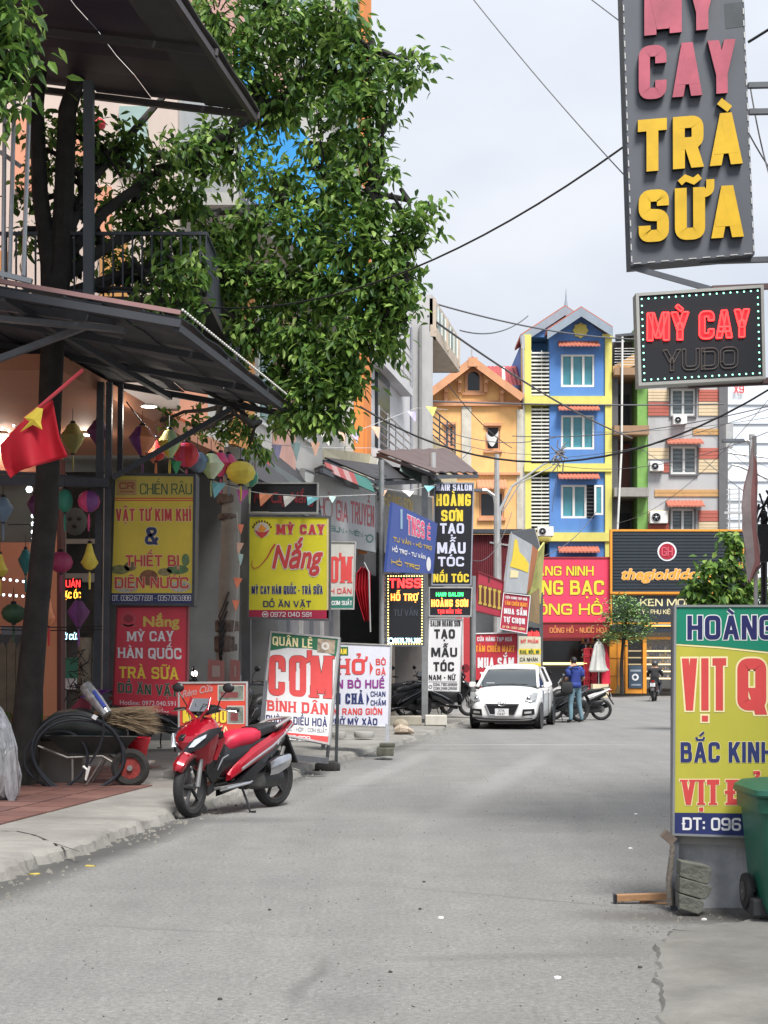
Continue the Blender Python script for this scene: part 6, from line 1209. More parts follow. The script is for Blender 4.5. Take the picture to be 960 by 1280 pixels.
aw1, e0, e1, u0, u1 = awning('big_awning', 'large charcoal corrugated awning over the left pavement with its tip at the tree', 12.9, 17.7, 4.5, .175, 3.2, dkn, 9, K('awning_rib', (.045, .05, .06), .9), 0)
mb = MB(); mb.beam(e0 + V((0, 0, .04)), u0 + V((0, 0, .04)), .04, .04); mb.build('end_trim', K('pinkish_trim', (.3, .17, .17), .6, dirt=.2), aw1)
mb = MB(); mb.beam(u0.lerp(u1, .1) + V((.2, 0, -.35)), e0.lerp(e1, .12) + V((-.7, 0, .02)), .09, .05); mb.beam(P(0, 382, 13.6), P(147, 402, 13.6), .07, .09); mb.beam(P(-10, 452, 13.8), P(110, 407, 13.8), .06, .06); mb.beam(P(95, 385, 13.6), P(95, 402, 13.6), .05); mb.build('brace', greysteel, aw1)
ls = light_string([e0 + V((.02, 0, .06)), e1 + V((.02, 0, .06))], 'row of tiny unlit white bulbs along the big awning edge', .014, K('bulb_white', (.6, .6, .56), .3))
aw2, f0, f1, g0, g1 = awning('upper_awning', 'dark plum and grey upper roof awning in the top left corner', 9.5, 16.2, 7.62, .12, 5.5, K('charcoal_upper', (.075, .07, .078), .85, 0, .3, 1.2, dirt=.2), 9, K('plum_steel', (.07, .06, .065), .55), .12, 0, (1, 2, 3), 5)
mb = MB(); mb.ball(V((-2.15, 13.8, 7.75)), .14, 14, 6, (1.3, 1, .25)); tag(mb.build('ceiling_lamp', K('lamp_grey', (.3, .27, .27), .5), None, True), 'pale oval lamp under the upper dark roof', 'ceiling light')
BC = thing('left_balcony', 'dark railed balcony above the big awning left of the tree', 'balcony', (-3.5, 15.5, 5.2))
mb = MB(); mb.box(-7, xs(262, 15.6), 15.5, 19.8, zs(383, 15.6), zs(374, 15.6)); mb.build('balcony_slab', K('balcony_dark', (.06, .055, .05), .8, dirt=.3), BC)
mb = MB(); z0, z1 = zs(373, 15.6), zs(292, 15.6); xr = xs(258, 15.6)
x = -4.3
while x < xr: mb.box(x - .009, x + .009, 15.59, 15.61, z0, z1); x += .105
dd = 15.6
while dd < 19.7: mb.box(xr - .009, xr + .009, dd - .009, dd + .009, z0, z1); dd += .12
mb.beam((-4.3, 15.6, z1), (xr, 15.6, z1), .035); mb.beam((-4.3, 15.6, z0 + .08), (xr, 15.6, z0 + .08), .03); mb.beam((xr, 15.6, z1), (xr, 19.8, z1), .035); mb.build('balcony_rail', darksteel, BC)
MB().box(xs(105, 15.4), xs(117, 15.4), 15.35, 15.46, zs(376, 15.4), 7.62).build('post', K('blue_grey_post', (.1, .115, .135), .5, dirt=.25), BC)
for i, px in enumerate((4, 12, 29)):
    mb = MB(); mb.tube([P(px, 345 if i else 352, 14.2), P(px + (2, 6, 8)[i], 120, 14.2)], .022, 6); mb.build('stay_tube', K('silver_tube', (.42, .43, .44), .35, .7), BC)
mb = MB(); mb.beam(P(-20, 337, 14.2), P(40, 352, 14.2), .05, .05); mb.beam(P(0, 190, 14.3), P(26, 208, 14.3), .04); mb.build('stay_rail', K('silver_tube', (.42, .43, .44), .35, .7), BC)
# house details behind balcony: cream wall, orange door, red cloth
HBk = thing('balcony_house_front', 'cream and orange upstairs front behind the left balcony railing', 'house front', (-3.3, 20, 4.9))
mb = MB(); mb.box(xs(-40, 20), xs(222, 20), 20.0, 20.2, 4.95, 9.6); mb.build('wall', K('cream_pinkish_render', (.56, .47, .42), .85, 0, .12, .8, dirt=.25), HBk)
for a, b, y0_, y1_, m_ in ((20, 42, 150, 240, salmon), (88, 108, 170, 200, salmon), (118, 140, 235, 300, salmon), (126, 160, 300, 372, K('amber_wood', (.5, .25, .08), .5)), (0, 10, 315, 345, K('amber_wood', (.5, .25, .08), .5)), (150, 185, 135, 215, K('sea_glass', (.3, .42, .4), .2, 0, .2, 1))): MB().box(xs(a, 20), xs(b, 20), 19.93, 19.999, zs(y1_, 20), zs(y0_, 20)).build('facade_panel', m_, HBk)
for px, py, lab in ((197, 337, 'red paper lantern behind the balcony bars'), (121, 155, 'small red lantern high among the branches')):
    mb = MB(); mb.ball(P(px, py, 19), .12, 12, 8, (1, 1, .7)); tag(mb.build('red_lantern', K('lantern_red', (.6, .03, .05), .6), None, True), lab, 'lantern')

# ---------------------------------------------------------------- trees
leafm = [K('leaf_green_%d' % i, c, .5, 0, .25, 30) for i, c in enumerate([(.085, .18, .04), (.135, .25, .046), (.21, .34, .065), (.3, .44, .11), (.055, .115, .035)])]
for m_ in leafm:      # thin leaves let some light through
    n_ = m_.node_tree.nodes; b_ = n_['Principled BSDF']; b_.inputs['Specular IOR Level'].default_value = .3; tr_ = n_.new('ShaderNodeBsdfTranslucent'); ms_ = n_.new('ShaderNodeMixShader'); ms_.inputs[0].default_value = .42
    m_.node_tree.links.new(b_.inputs['Base Color'].links[0].from_socket, tr_.inputs[0]); m_.node_tree.links.new(b_.outputs[0], ms_.inputs[1]); m_.node_tree.links.new(tr_.outputs[0], ms_.inputs[2])
    m_.node_tree.links.new(ms_.outputs[0], n_['Material Output'].inputs[0])
bark = K('dark_bark', (.03, .028, .026), .9, 0, .4, 6, .5, 18)
def leaf(mb, p, ax, up, L_, W_, mi):
    ax = ax.normalized(); sd_ = ax.cross(up); 
    if sd_.length < .1: sd_ = ax.cross(V((1, 0, .3)))
    sd_.normalize(); nn = sd_.cross(ax)
    t = p + ax * L_ - nn * L_ * .12; c = p + ax * L_ * .45 + nn * L_ * -.02
    mb.add([p, p + ax * L_ * .35 + sd_ * W_ * .5 + nn * W_ * .15, p + ax * L_ * .7 + sd_ * W_ * .35 + nn * W_ * .06 - nn * L_ * .04, t, p + ax * L_ * .7 - sd_ * W_ * .35 + nn * W_ * .06 - nn * L_ * .04, p + ax * L_ * .35 - sd_ * W_ * .5 + nn * W_ * .15, c],
           [(0, 1, 6), (1, 2, 6), (2, 3, 6), (3, 4, 6), (4, 5, 6), (5, 0, 6)], mi)
rt = random.Random(11)
def branchy(tb, a, b, r0, r1, wob=.12, n=6):
    pts = [a.lerp(b, i / n) + V((rt.gauss(0, wob), rt.gauss(0, wob), rt.gauss(0, wob))) * (0 if i in (0, n) else 1) for i in range(n + 1)]
    tb.tube(pts, [r0 + (r1 - r0) * i / n for i in range(n + 1)], 7); return pts
def foliage(mb, tb, clumps, nl, ls_, hub, light=.0):
    for (px, py, rp, dd, w_) in clumps:
        c = P(px, py, dd); r = rp * dd / F; k = int(nl * w_)
        base = min(hub, key=lambda h: (h - c).length); branchy(tb, base, c, .045, .012, .1)
        for t in range(max(3, k // 22)):
            dv = V((rt.gauss(0, 1), rt.gauss(0, 1.1), rt.gauss(0, .9))); dv = dv.normalized() * r * (rt.random() ** .45)
            tip = c + dv; tw = [c.lerp(tip, .25), c.lerp(tip, .65) + V((0, 0, .04)), tip]; tb.tube(tw, [.01, .007, .003], 4, cap=False)
            dr = (dv.normalized() + V((rt.uniform(-.4, .4), rt.uniform(-.4, .4), rt.uniform(-.5, .2)))).normalized()
            for j in range(22):
                q = c.lerp(tip, rt.uniform(.55, 1)) + V((rt.gauss(0, .1), rt.gauss(0, .1), rt.gauss(0, .09)))
                ax = (dr * .7 + V((rt.gauss(0, .6), rt.gauss(0, .6), rt.gauss(-.55, .45)))).normalized()
                u = rt.random(); hi = (q.z - c.z) / r
                mi = 4 if u < .16 else 0 if u < .42 else 1 if u < .74 else 2 if u < .93 - light else 3
                leaf(mb, q, ax, V((rt.gauss(0, .5), rt.gauss(0, .5), 1)), ls_ * rt.uniform(.7, 1.25), ls_ * .42 * rt.uniform(.8, 1.2), mi)
T1 = thing('street_tree', 'big leafy dark green tree growing through the awning over the street', 'tree', G(45, 975) + V((0, 0, .1)))
tb = MB(); dT = 15.3
tr = [P(28, 985, dT), P(35, 880, dT), P(46, 760, dT), P(58, 640, dT), P(62, 520, dT + .1), P(66, 420, dT + .2), P(70, 350, dT + .3)]
tb.tube(tr, [.17, .15, .13, .13, .125, .13, .14], 12)
tb.tube([tr[-2], P(62, 330, 15.6), P(50, 240, 15.7), P(46, 130, 15.8), P(60, 0, 16), P(80, -110, 16)], [.12, .1, .09, .08, .06, .04], 9)
tb.tube([tr[-2], P(76, 330, 15.6), P(80, 240, 15.7), P(84, 140, 15.8), P(120, 20, 16.2), P(190, -100, 16.4)], [.13, .12, .11, .1, .07, .04], 9)
hub = []
for pts in ([P(75, 330, 15.6), P(130, 265, 16), P(200, 215, 16.6), P(280, 170, 17.2), P(370, 110, 17.6), P(450, 60, 17.6)], [P(76, 350, 15.6), P(130, 310, 16), P(210, 270, 16.8), P(300, 262, 17.3), P(400, 250, 17.5), P(470, 240, 17.3)], [P(72, 372, 15.6), P(150, 345, 16.1), P(240, 330, 16.8), P(330, 345, 17.2), P(420, 350, 17.3), P(485, 350, 17)], [P(200, 340, 16.5), P(280, 390, 17), P(350, 430, 17.3), P(400, 470, 17.3)], [P(120, 20, 16.2), P(220, -20, 17), P(330, 0, 17.4)], [P(80, 300, 15.6), P(110, 230, 16), P(170, 160, 16.3), P(240, 80, 16.8)]):
    tb.tube(pts, [.075 - .05 * i / (len(pts) - 1) for i in range(len(pts))], 7)
    for a, b in zip(pts, pts[1:]): hub += [a.lerp(b, .5), b]
lf = MB()
cl = [(350, 25, 70, 17.4, 1.2), (420, 30, 55, 17.4, 1), (270, 20, 50, 17.2, .8), (440, 85, 45, 17.4, .9), (380, 100, 55, 17.6, 1), (310, 75, 50, 17.3, .8), (455, 130, 38, 17.2, .7), (400, 175, 50, 17.4, .6), (455, 185, 36, 17.2, .6), (330, 140, 40, 17.8, .45), (290, 110, 30, 17.2, .35),
      (420, 240, 42, 17.2, .8), (350, 230, 42, 17.4, .5), (465, 262, 24, 17, .35), (380, 290, 50, 17.2, 1), (440, 310, 45, 17, .9), (320, 290, 45, 17.2, .7), (490, 330, 32, 16.9, .6), (470, 375, 42, 17, .9), (410, 365, 48, 17.2, 1), (350, 360, 48, 17.3, 1), (290, 350, 40, 17.1, .7), (505, 375, 22, 16.9, .35),
      (430, 430, 42, 17, .95), (370, 425, 48, 17.2, 1), (310, 410, 40, 17.2, .8), (475, 425, 26, 16.9, .45), (400, 480, 40, 17, .9), (440, 470, 28, 17, .55), (350, 470, 30, 17.4, .5), (375, 515, 26, 17, .4), (415, 520, 24, 17, .45), (270, 300, 40, 17, .5), (240, 250, 35, 16.8, .35), (220, 320, 32, 16.6, .35), (180, 280, 28, 16.4, .25), (200, 200, 30, 16.6, .25), (160, 180, 30, 16.2, .25), (250, 200, 30, 17, .3),
      (230, 190, 34, 17, .3), (270, 170, 34, 17.3, .35), (180, 240, 30, 16.6, .28), (300, 200, 36, 17.4, .4), (260, 350, 34, 17, .4), (200, 300, 28, 16.5, .25), (350, 130, 36, 17.5, .45), (45, 175, 26, 16, .16), (75, 160, 24, 16, .16), (110, 160, 24, 16, .18), (140, 200, 24, 16.3, .2), (100, 215, 22, 16.2, .14), (150, 260, 24, 16.5, .2), (60, 290, 20, 16.2, .12), (125, 300, 22, 16.3, .16), (170, 330, 22, 16.4, .2), (215, 345, 24, 15.3, .22), (180, 365, 18, 15.3, .12), (240, 330, 22, 15.4, .2), (245, 375, 18, 15.4, .14), (25, 300, 16, 16.2, .08), (505, 85, 16, 17, .13), (525, 80, 14, 16.9, .1), (488, 95, 16, 17, .14), (515, 100, 12, 17, .08), (483, 130, 16, 17.1, .14), (478, 215, 12, 17, .1), (525, 280, 14, 16.9, .12), (512, 275, 14, 16.9, .14), (535, 255, 9, 16.9, .05), (520, 300, 14, 16.9, .12), (498, 295, 22, 16.9, .22), (515, 350, 14, 16.9, .13), (495, 420, 15, 16.9, .12),
      (240, 530, 22, 19.6, .12), (275, 540, 24, 19.6, .2), (310, 535, 24, 19.6, .22), (345, 520, 20, 19, .15), (325, 565, 14, 20, .1), (205, 520, 14, 19.6, .05), (60, 200, 24, 16, .12), (30, 240, 20, 16, .08), (100, 260, 22, 16, .12), (120, 190, 22, 16, .14), (140, 330, 20, 16.2, .12), (90, 330, 18, 16, .06)]
hub += [P(200, 420, 17), P(260, 480, 17.4), P(300, 500, 17.6)]
tb.tube([P(150, 345, 16.1), P(200, 420, 17), P(260, 490, 17.4), P(310, 520, 17.6)], [.05, .04, .03, .02], 6)
foliage(lf, tb, cl, 640, .135, hub, .12)
tb.build('trunk', bark, T1, True); lf.build('crown', leafm, T1)
T2 = thing('overhanging_branch', 'bright green leafy branch hanging in at the top left corner', 'tree branch', P(0, 60, 10.5))
tb = MB(); lf = MB(); tb.tube([P(-160, -60, 10.6), P(-80, 0, 10.5), P(-10, 60, 10.5), P(15, 130, 10.5)], [.04, .03, .015, .006], 6)
foliage(lf, tb, [(8, 20, 34, 10.5, .35), (-5, 70, 34, 10.5, .4), (12, 100, 24, 10.5, .22), (0, 140, 18, 10.5, .14), (28, 60, 12, 10.5, .06), (-30, 20, 40, 10.5, .4)], 420, .13, [P(-80, 0, 10.5), P(-10, 60, 10.5)], .35)
tb.build('branch', bark, T2); lf.build('leaves', leafm, T2)
# small feathery tree before the phone shop; leafy tree behind duck board
T3 = thing('pavement_tree', 'small feathery pale green tree in front of the orange pillar', 'tree', G(777, 870))
tb = MB(); lf = MB(); d3 = 62.5; tb.tube([P(778, 868, d3), P(777, 830, d3), P(779, 800, d3), P(785, 760, d3)], [.09, .08, .06, .03], 7)
ft = random.Random(5); fm = [K('feather_green_%d' % i, c, .7, 0, .2, 8) for i, c in enumerate([(.17, .29, .1), (.24, .38, .14), (.1, .19, .07)])]
for px, py, rx in [(775, 752, 22), (792, 758, 24), (765, 770, 18), (800, 773, 20), (778, 778, 26), (770, 792, 26), (795, 795, 22), (785, 766, 20), (760, 797, 14), (808, 782, 10)]:
    c = P(px, py, d3); tb.tube([P(780, 800, d3), c], [.03, .012], 5)
    for k in range(210):
        q = c + V((ft.gauss(0, rx * .42 * d3 / F), ft.gauss(0, .5), ft.gauss(0, .16))); a = ft.uniform(0, 6.28); leaf(lf, q, V((math.cos(a), math.sin(a), ft.uniform(-.4, .15))), V((0, 0, 1)), ft.uniform(.12, .26), .09, ft.choice((0, 0, 1, 1, 2)))
tb.build('trunk', bark, T3); lf.build('crown', fm, T3)
T4 = thing('roadside_tree', 'leafy green tree rising directly behind the duck board', 'tree', P(905, 900, 30))
tb = MB(); lf = MB(); tb.tube([G(905, 915), P(903, 820, 30), P(905, 760, 30), P(908, 700, 30)], [.11, .1, .08, .03], 7)
tb.tube([P(905, 780, 30), P(930, 740, 30), P(955, 700, 30)], [.05, .03, .02], 6)
foliage(lf, tb, [(890, 715, 22, 30, .4), (875, 740, 20, 30, .35), (905, 735, 26, 30, .5), (925, 750, 26, 30, .5), (950, 745, 22, 30, .4), (890, 755, 22, 30, .4), (870, 755, 10, 30, .12), (915, 700, 12, 30, .12), (922, 680, 9, 30, .07), (912, 672, 6, 30, .05), (940, 725, 14, 30, .2), (865, 735, 8, 30, .08), (905, 790, 30, 30, .4)], 420, .22, [P(903, 760, 30), P(930, 740, 30)], .12)
tb.build('trunk', bark, T4); lf.build('crown', leafm, T4)
# hanging parasol cloth, poles, lattice on the right
rl = thing('rolled_banner', 'tall rolled pink and grey cloth banner on a pole at the right edge', 'banner', P(935, 725, 12))
mb = MB(); rs = []
for i, (cx_, py, w_) in enumerate([(941, 557, 1.5), (941, 580, 4), (938, 605, 7), (937, 630, 9), (938, 660, 10), (941, 690, 9), (942, 705, 7), (936, 725, 1.5)]):
    c = P(cx_, py, 12); r0 = w_ * 12 / F; rs.append([c + V((r0 * (1 + .35 * math.sin(j * 2.4 + i)) * math.cos(j * math.pi / 6), r0 * .7 * math.sin(j * math.pi / 6), .03 * math.sin(j * 1.7 + i))) for j in range(12)])
mb.rings(rs)
for k, f in enumerate(mb.f):
    pass
mb.m = [(0 if (i % 12) in (0, 1, 2, 6, 7, 8) else 1) for i in range(len(mb.f))]
mb.build('cloth', [K('banner_grey_pink', (.4, .33, .33), .85, 0, .4, 3, dirt=.3), K('banner_rose', (.36, .17, .17), .85, 0, .4, 3, dirt=.3)], rl, True)
MB().tube([P(943, 545, 12), P(945, 760, 12.05), G(946, 1039)], .018, 6).build('pole', alu, rl)
mb = MB(); q = P(952, 665, 13)
for k in range(14): a = k * .9; mb.tube([q + V((.1 * math.cos(a), 0, .35 * math.sin(a * 1.3))), q + V((.12 * math.cos(a + 1), .05, .3 * math.sin(a + 2))), q + V((.1 * math.cos(a + 2), 0, .38 * math.sin(a + 2.6)))], .012, 4)
mb.box(xs(947, 13), xs(962, 13), 13, 13.2, zs(702, 13), zs(655, 13)); mb.tube([G(955, 1000) * 1, P(955, 640, 13)], .03, 6); tag(mb.build('meter_box', S_black), 'black cable box with tangled wires at the right edge', 'cable box')
def lamp(name, px, ytop, dd, arms, lab, r=.09):
    t = thing(name, lab, 'street lamp' if arms else 'pole', G(px, HY + F * CH / dd)); MB().tube([G(px, HY + F * CH / dd), P(px, ytop, dd)], [r, r * .6], 8).build('pole', alu, t)
    for pts in arms:
        MB().tube([P(x, y, dd) for x, y in pts], r * .45, 6).build('arm', alu, t); a = P(*pts[-1], dd); b = P(pts[-1][0] * 2 - pts[-2][0], pts[-1][1] * 2 - pts[-2][1], dd); MB().beam(a, a + (a - P(*pts[-2], dd)).normalized() * .6, .22, .08).build('lamp_head', greysteel, t)
lamp('street_lamp', 940, 543, 40, [[(960, 566), (925, 545), (915, 545)] if 0 else [(941, 556), (935, 551), (930, 551)]], 'tall grey street lamp just right of the rolled banner', .14)
lamp('street_lamp', 985, 520, 70, [[(985, 575), (925, 568), (910, 566), (902, 572)], [(985, 610), (925, 583), (915, 581), (908, 590)]], 'double armed grey street lamp reaching in from the right edge', .12)
lamp('street_lamp', 621, 568, 45, [[(621, 612), (600, 600), (607, 618)] if 0 else [(621, 640), (618, 620), (608, 613), (603, 613)]], 'slim grey street lamp pole in front of the yellow house', .13)
mb = MB(); dd = 50; mb.tube([G(626, HY + F * CH / dd), P(624, 640, dd), P(640, 608, dd), P(680, 580, dd), P(697, 574, dd)], [.08, .07, .045, .03, .025], 6); mb.tube([P(628, 640, dd), P(650, 604, dd), P(690, 583, dd)], .022, 5); mb.beam(P(612, 678, dd), P(645, 683, dd), .06); o = mb.build('curved_pole', alu); tag(o, 'curved double grey arm reaching up right before the blue house', 'pole')
rk = random.Random(4); mb = MB()
for k in range(16):
    a = P(699, 566, 49.5); p1 = a + V((rk.uniform(-.35, .3), rk.uniform(-.1, .1), rk.uniform(-.7, .5))); mb.tube([a + V((rk.uniform(-.2, .2), 0, rk.uniform(-.1, .1))), (a + p1) / 2 + V((rk.uniform(-.15, .15), 0, 0)), p1], .022, 4)
tag(mb.build('cable_knot', K('knot_grey', (.2, .19, .2), .8, 0, .6, 6)), 'ragged knot of cable ends hanging before the blue house', 'cable knot')
lt = thing('lattice_frame', 'thin grey steel lattice frame beside the striped house at the right', 'lattice', P(918, 700, 60))
mb = MB()
for px in (912, 924): mb.beam(P(px, 662, 60), P(px, 610, 60), .05)
for k in range(9): mb.beam(P(908, 612 + k * 6, 60), P(926, 611 + k * 6, 60), .035)
mb.beam(P(905, 641, 60), P(932, 641, 60), .1); mb.beam(P(911, 530, 60), P(911, 560, 60), .3); mb.build('steel_lattice', alu, lt)

# ---------------------------------------------------------------- cables
def cable(a, b, sag, r, lab, m=black):
    pts = []; 
    for i in range(21): u = i / 20; p = a.lerp(b, u); p.z -= sag * 4 * u * (1 - u); pts.append(p)
    tag(MB().tube(pts, r, 5).build('overhead_cable', m, smooth=True), lab, 'cable')
gw_ = K('grey_wire', (.1, .1, .11), .6)
cable(P(225, 380, 15.8), P(783, 181, 11.2), .45, .009, 'thick black cable rising from the tree to the tall grey sign')
cable(P(590, -3, 12), P(786, 225, 11.2), .03, .005, 'thin wire crossing the sky down to the tall grey sign', gw_); cable(P(736, -3, 12), P(782, 32, 11.2), 0, .005, 'short thin wire at the top left of the tall grey sign', gw_)
cable(P(450, 508, 24), P(1000, 462, 20), 1.1, .016, 'thick black cable sagging low across the blue house'); cable(P(500, 500, 50), P(905, 505, 60), .1, .03, 'level dark cable over the yellow house gable', gw_)
cable(P(545, 380, 45), P(800, 424, 60), .25, .03, 'cable running past the blue house gable peak', gw_); cable(P(535, 395, 41), P(790, 548, 66), .3, .035, 'long diagonal cable in front of the orange and blue houses', gw_); cable(P(575, 413, 46), P(660, 395, 60), .35, .025, 'short slack wire above the red roof', gw_)
for i, (a, b, sg) in enumerate([((640, 545, 50), (960, 508, 40), .3), ((690, 580, 50), (960, 540, 38), .5), ((700, 572, 50), (990, 500, 38), .3), ((560, 540, 50), (700, 545, 50), .3), ((480, 520, 40), (700, 566, 50), .4), ((765, 655, 66), (960, 500, 45), .8), ((800, 560, 66), (870, 590, 66), .2), ((740, 540, 60), (1000, 515, 50), .2), ((905, 556, 68), (1000, 600, 60), .1), ((880, 575, 60), (1000, 660, 40), .1), ((885, 540, 60), (1000, 630, 40), .1), ((690, 640, 50), (700, 566, 50), -.1), ((640, 700, 45), (745, 640, 66), .6), ((590, 700, 38), (640, 640, 45), .5), ((470, 590, 30), (590, 560, 45), .5), ((560, 480, 45), (640, 560, 50), .2)]):
    cable(P(*a), P(*b), sg, .01 if i % 3 else .015, ['thin wire between the houses near the %s' % t for t in ('lemon band of the blue house', 'middle blue window', 'ragged cable knot', 'orange house pilaster', 'green pennant', 'green strip of the striped house', 'striped house upper air conditioner', 'upper yellow band', 'sky right of the striped house', 'double armed street lamp', 'LED sign lower edge', 'lower blue window', 'black awning with ribs', 'crooked gold letter board', 'brown awning tip', 'pale stained pilaster')][i], gw_)
cable(P(935, 53, 11.3), P(1100, -60, 11), .02, .012, 'black cable leaving the tall grey sign to the upper right'); cable(P(930, 155, 11.3), P(1080, 260, 11), .3, .006, 'thin slack wire right of the yellow letters', gw_); cable(P(938, 110, 11.3), P(990, 260, 11), .25, .006, 'loose wire hanging by the sign bracket', gw_); cable(P(840, 345, 12), P(905, 358, 11), .05, .005, 'short thin wire between the two hanging signs', gw_)
mb = MB(); hose = [V((.28 * math.cos(t) * (1 + .12 * math.sin(3 * t)), 0, .3 * math.sin(t))) for t in [i * .3 for i in range(21)]]
# ---------------------------------------------------------------- flag, lanterns, bunting
vn = thing('national_flag', 'red flag with a yellow star on a red pole under the awning', 'flag', P(55, 530, 13.2))
MB().tube([P(104, 462, 13.2), P(48, 510, 13.2), P(30, 524, 13.2)], .018, 8).build('pole', K('red_pole', (.5, .05, .07), .5), vn, True)
dF = 13.15
grid = [[(66, 500), (52, 508), (30, 525), (15, 540), (0, 556)], [(70, 522), (54, 528), (34, 545), (16, 560), (2, 574)], [(75, 548), (58, 552), (38, 566), (20, 580), (6, 586)], [(85, 571), (62, 578), (42, 583), (26, 588), (13, 598)]]
def catm(pts, u):
    n = len(pts) - 1; x = u * n; i = min(int(x), n - 1); t = x - i; return tuple(pts[i][k] * (1 - t) + pts[i + 1][k] * t for k in range(len(pts[0])))
rs = []
NU = 16
for i in range(NU + 1):
    row = [catm([g[j] for g in grid], i / NU) for j in range(5)]; rs.append([P(*catm(row, j / 24), dF + .09 * math.sin(j / 24 * 9) * (.3 + i / NU) + .1 * (1 - j / 24)) for j in range(25)])
MB().rings(rs, False, closed=False).build('cloth', K('flag_red', (.45, .005, .02), .75, 0, .12, 3), vn, True, thick=.004)
def flagpt(u, v):
    u = max(0, min(.999, u)) * NU; v = max(0, min(.999, v)) * 24; i, j = int(u), int(v); a, b = u - i, v - j
    return (rs[i][j] * (1 - a) + rs[i + 1][j] * a) * (1 - b) + (rs[i][j + 1] * (1 - a) + rs[i + 1][j + 1] * a) * b + V((0, -.012, 0))
star = [(54, 511), (51, 528), (53, 537), (41, 531), (25, 540), (37, 527), (30, 522), (42, 513), (46, 509)]
mb = MB(); c0 = P(43, 525, dF - .06); st_ = [P(x, y, dF - .03) for x, y in star]; mb.add(st_ + [P(42, 524, dF - .05)], [(i, (i + 1) % len(st_), len(st_)) for i in range(len(st_))]); mb.build('star', K('flag_yellow', (.65, .5, .05), .7), vn)
def lantern(px, py, dd, wpx, hpx, cols, lab, kind=0, tassel=True):
    c = P(px, py, dd); gk = 1.18 if py > 545 and px > 160 and py < 600 else 1.1; r0 = gk * wpx / 2 * dd / F; h = gk * hpx * dd / F; t = thing('lantern', lab, 'lantern', c, 'silk lanterns')
    prof = [[(.25, .5), (.5, .46), (.85, .28), (1, .02), (.85, -.25), (.45, -.44), (.22, -.5)], [(.22, .5), (.45, .44), (.62, .3), (1, .08), (.75, -.15), (.4, -.36), (.2, -.5)], [(.2, .5), (.32, .4), (.5, .15), (.8, -.1), (1, -.22), (.6, -.42), (.2, -.5)]][kind]
    n = 20; mb = MB(); rs = [[c + V((r0 * a * (1 + .07 * (j % 2)) * math.cos(2 * math.pi * j / n), r0 * a * (1 + .07 * (j % 2)) * math.sin(2 * math.pi * j / n), h * b)) for j in range(n)] for a, b in prof]
    mb.rings(rs); mb.m = [((i % n) // 5) % len(cols) for i in range(len(mb.f))]; mb.build('shade', cols, t, True)
    mb = MB(); mb.lathe([(r0 * .24, 0), (r0 * .28, .012), (r0 * .2, .03)], 10, c + V((0, 0, h * .5))); mb.lathe([(r0 * .2, -.02), (r0 * .22, 0)], 10, c + V((0, 0, -h * .5))); mb.tube([c + V((0, 0, h * .5)), c + V((0, 0, h * .5 + .18))], .004, 4); mb.build('cap', S_black, t)
    if tassel: MB().tube([c + V((0, 0, -h * .5)), c + V((0, 0, -h * .5 - .1)), c + V((0, 0, -h * .5 - .22))], [.006, .016, .01], 6).build('tassel', cols[0], t)
def lc(n, c): return K('silk_' + n, tuple(min(.9, q * 1.3) for q in c), .55, 0, .15, 10)
ly, lp, lpk, lg, lb, lr, lo, lpl, lw, ldr = lc('yellow', (.62, .5, .07)), lc('purple', (.16, .05, .2)), lc('pink', (.55, .06, .18)), lc('green', (.03, .2, .14)), lc('blue_grey', (.14, .22, .32)), lc('red', (.5, .03, .04)), lc('orange', (.65, .25, .12)), lc('plum', (.1, .03, .1)), lc('pale_green', (.4, .55, .3)), lc('dark_rose', (.26, .03, .09))
lolive = lc('olive', (.2, .19, .06)); ldg = lc('dark_green', (.02, .06, .03)); tl_ = lc('teal', (.02, .14, .15))
for a in [(91, 548, 17.5, 26, 34, [lolive], 'olive lantern right of the flag', 1), (123, 541, 17.3, 24, 30, [lpl], 'dark plum lantern beside the twin posts', 1), (178, 551, 17.4, 28, 32, [lp, lo], 'purple and orange lantern under the big awning', 1), (212, 555, 17.7, 24, 30, [ly, lw], 'yellow and cream lantern next to the pink one', 1),
          (233, 569, 17.9, 26, 26, [lpk, lr], 'deep pink lantern above the hardware sign corner', 0), (247, 578, 18.2, 22, 22, [lb], 'small blue grey lantern between pink and pale green ones', 0), (264, 583, 18.3, 27, 27, [lw, lc('cream_green', (.5, .58, .42))], 'pale green lantern in the street side row', 1), (276, 581, 18.8, 20, 26, [lpk], 'bright pink lantern half hidden by its neighbours', 1), (286, 583, 18.9, 22, 26, [lb, lpk], 'blue and pink lantern left of the round yellow one', 1), (301, 591, 18.8, 30, 24, [ly], 'round bright yellow lantern at the end of the row', 0), (312, 597, 19.1, 18, 20, [lw, lg], 'green lantern tucked behind the round yellow one', 0),
          (195, 562, 17.9, 20, 24, [lo, lr], 'orange red lantern in the middle of the row', 2), (4, 637, 17, 22, 28, [lb], 'blue grey lantern at the left edge', 1), (0, 707, 17, 18, 26, [ly], 'yellow lantern low at the left edge', 2), (43, 632, 17.3, 16, 24, [lpl], 'dark plum lantern half behind the trunk', 1), (32, 702, 17.4, 16, 28, [tl_], 'teal lantern just left of the trunk', 1), (81, 626, 16.6, 18, 26, [lg], 'green lantern right of the trunk', 0), (111, 627, 16.6, 24, 24, [lpk, lp], 'magenta lantern left of the twin posts', 0), (76, 703, 16.2, 26, 24, [ldr], 'rose red lantern over the salmon pillar', 0), (112, 696, 16.4, 19, 30, [ly], 'yellow silk lantern above the neon sign', 2), (61, 765, 16, 16, 32, [lr, lo], 'red orange drop lantern before the salmon pillar', 2), (98, 767, 16.2, 24, 30, [lp, lpl], 'dark purple lantern below the neon sign', 1), (17, 767, 16, 26, 22, [ldg], 'round dark green lantern at lower left', 0)]: lantern(*a)
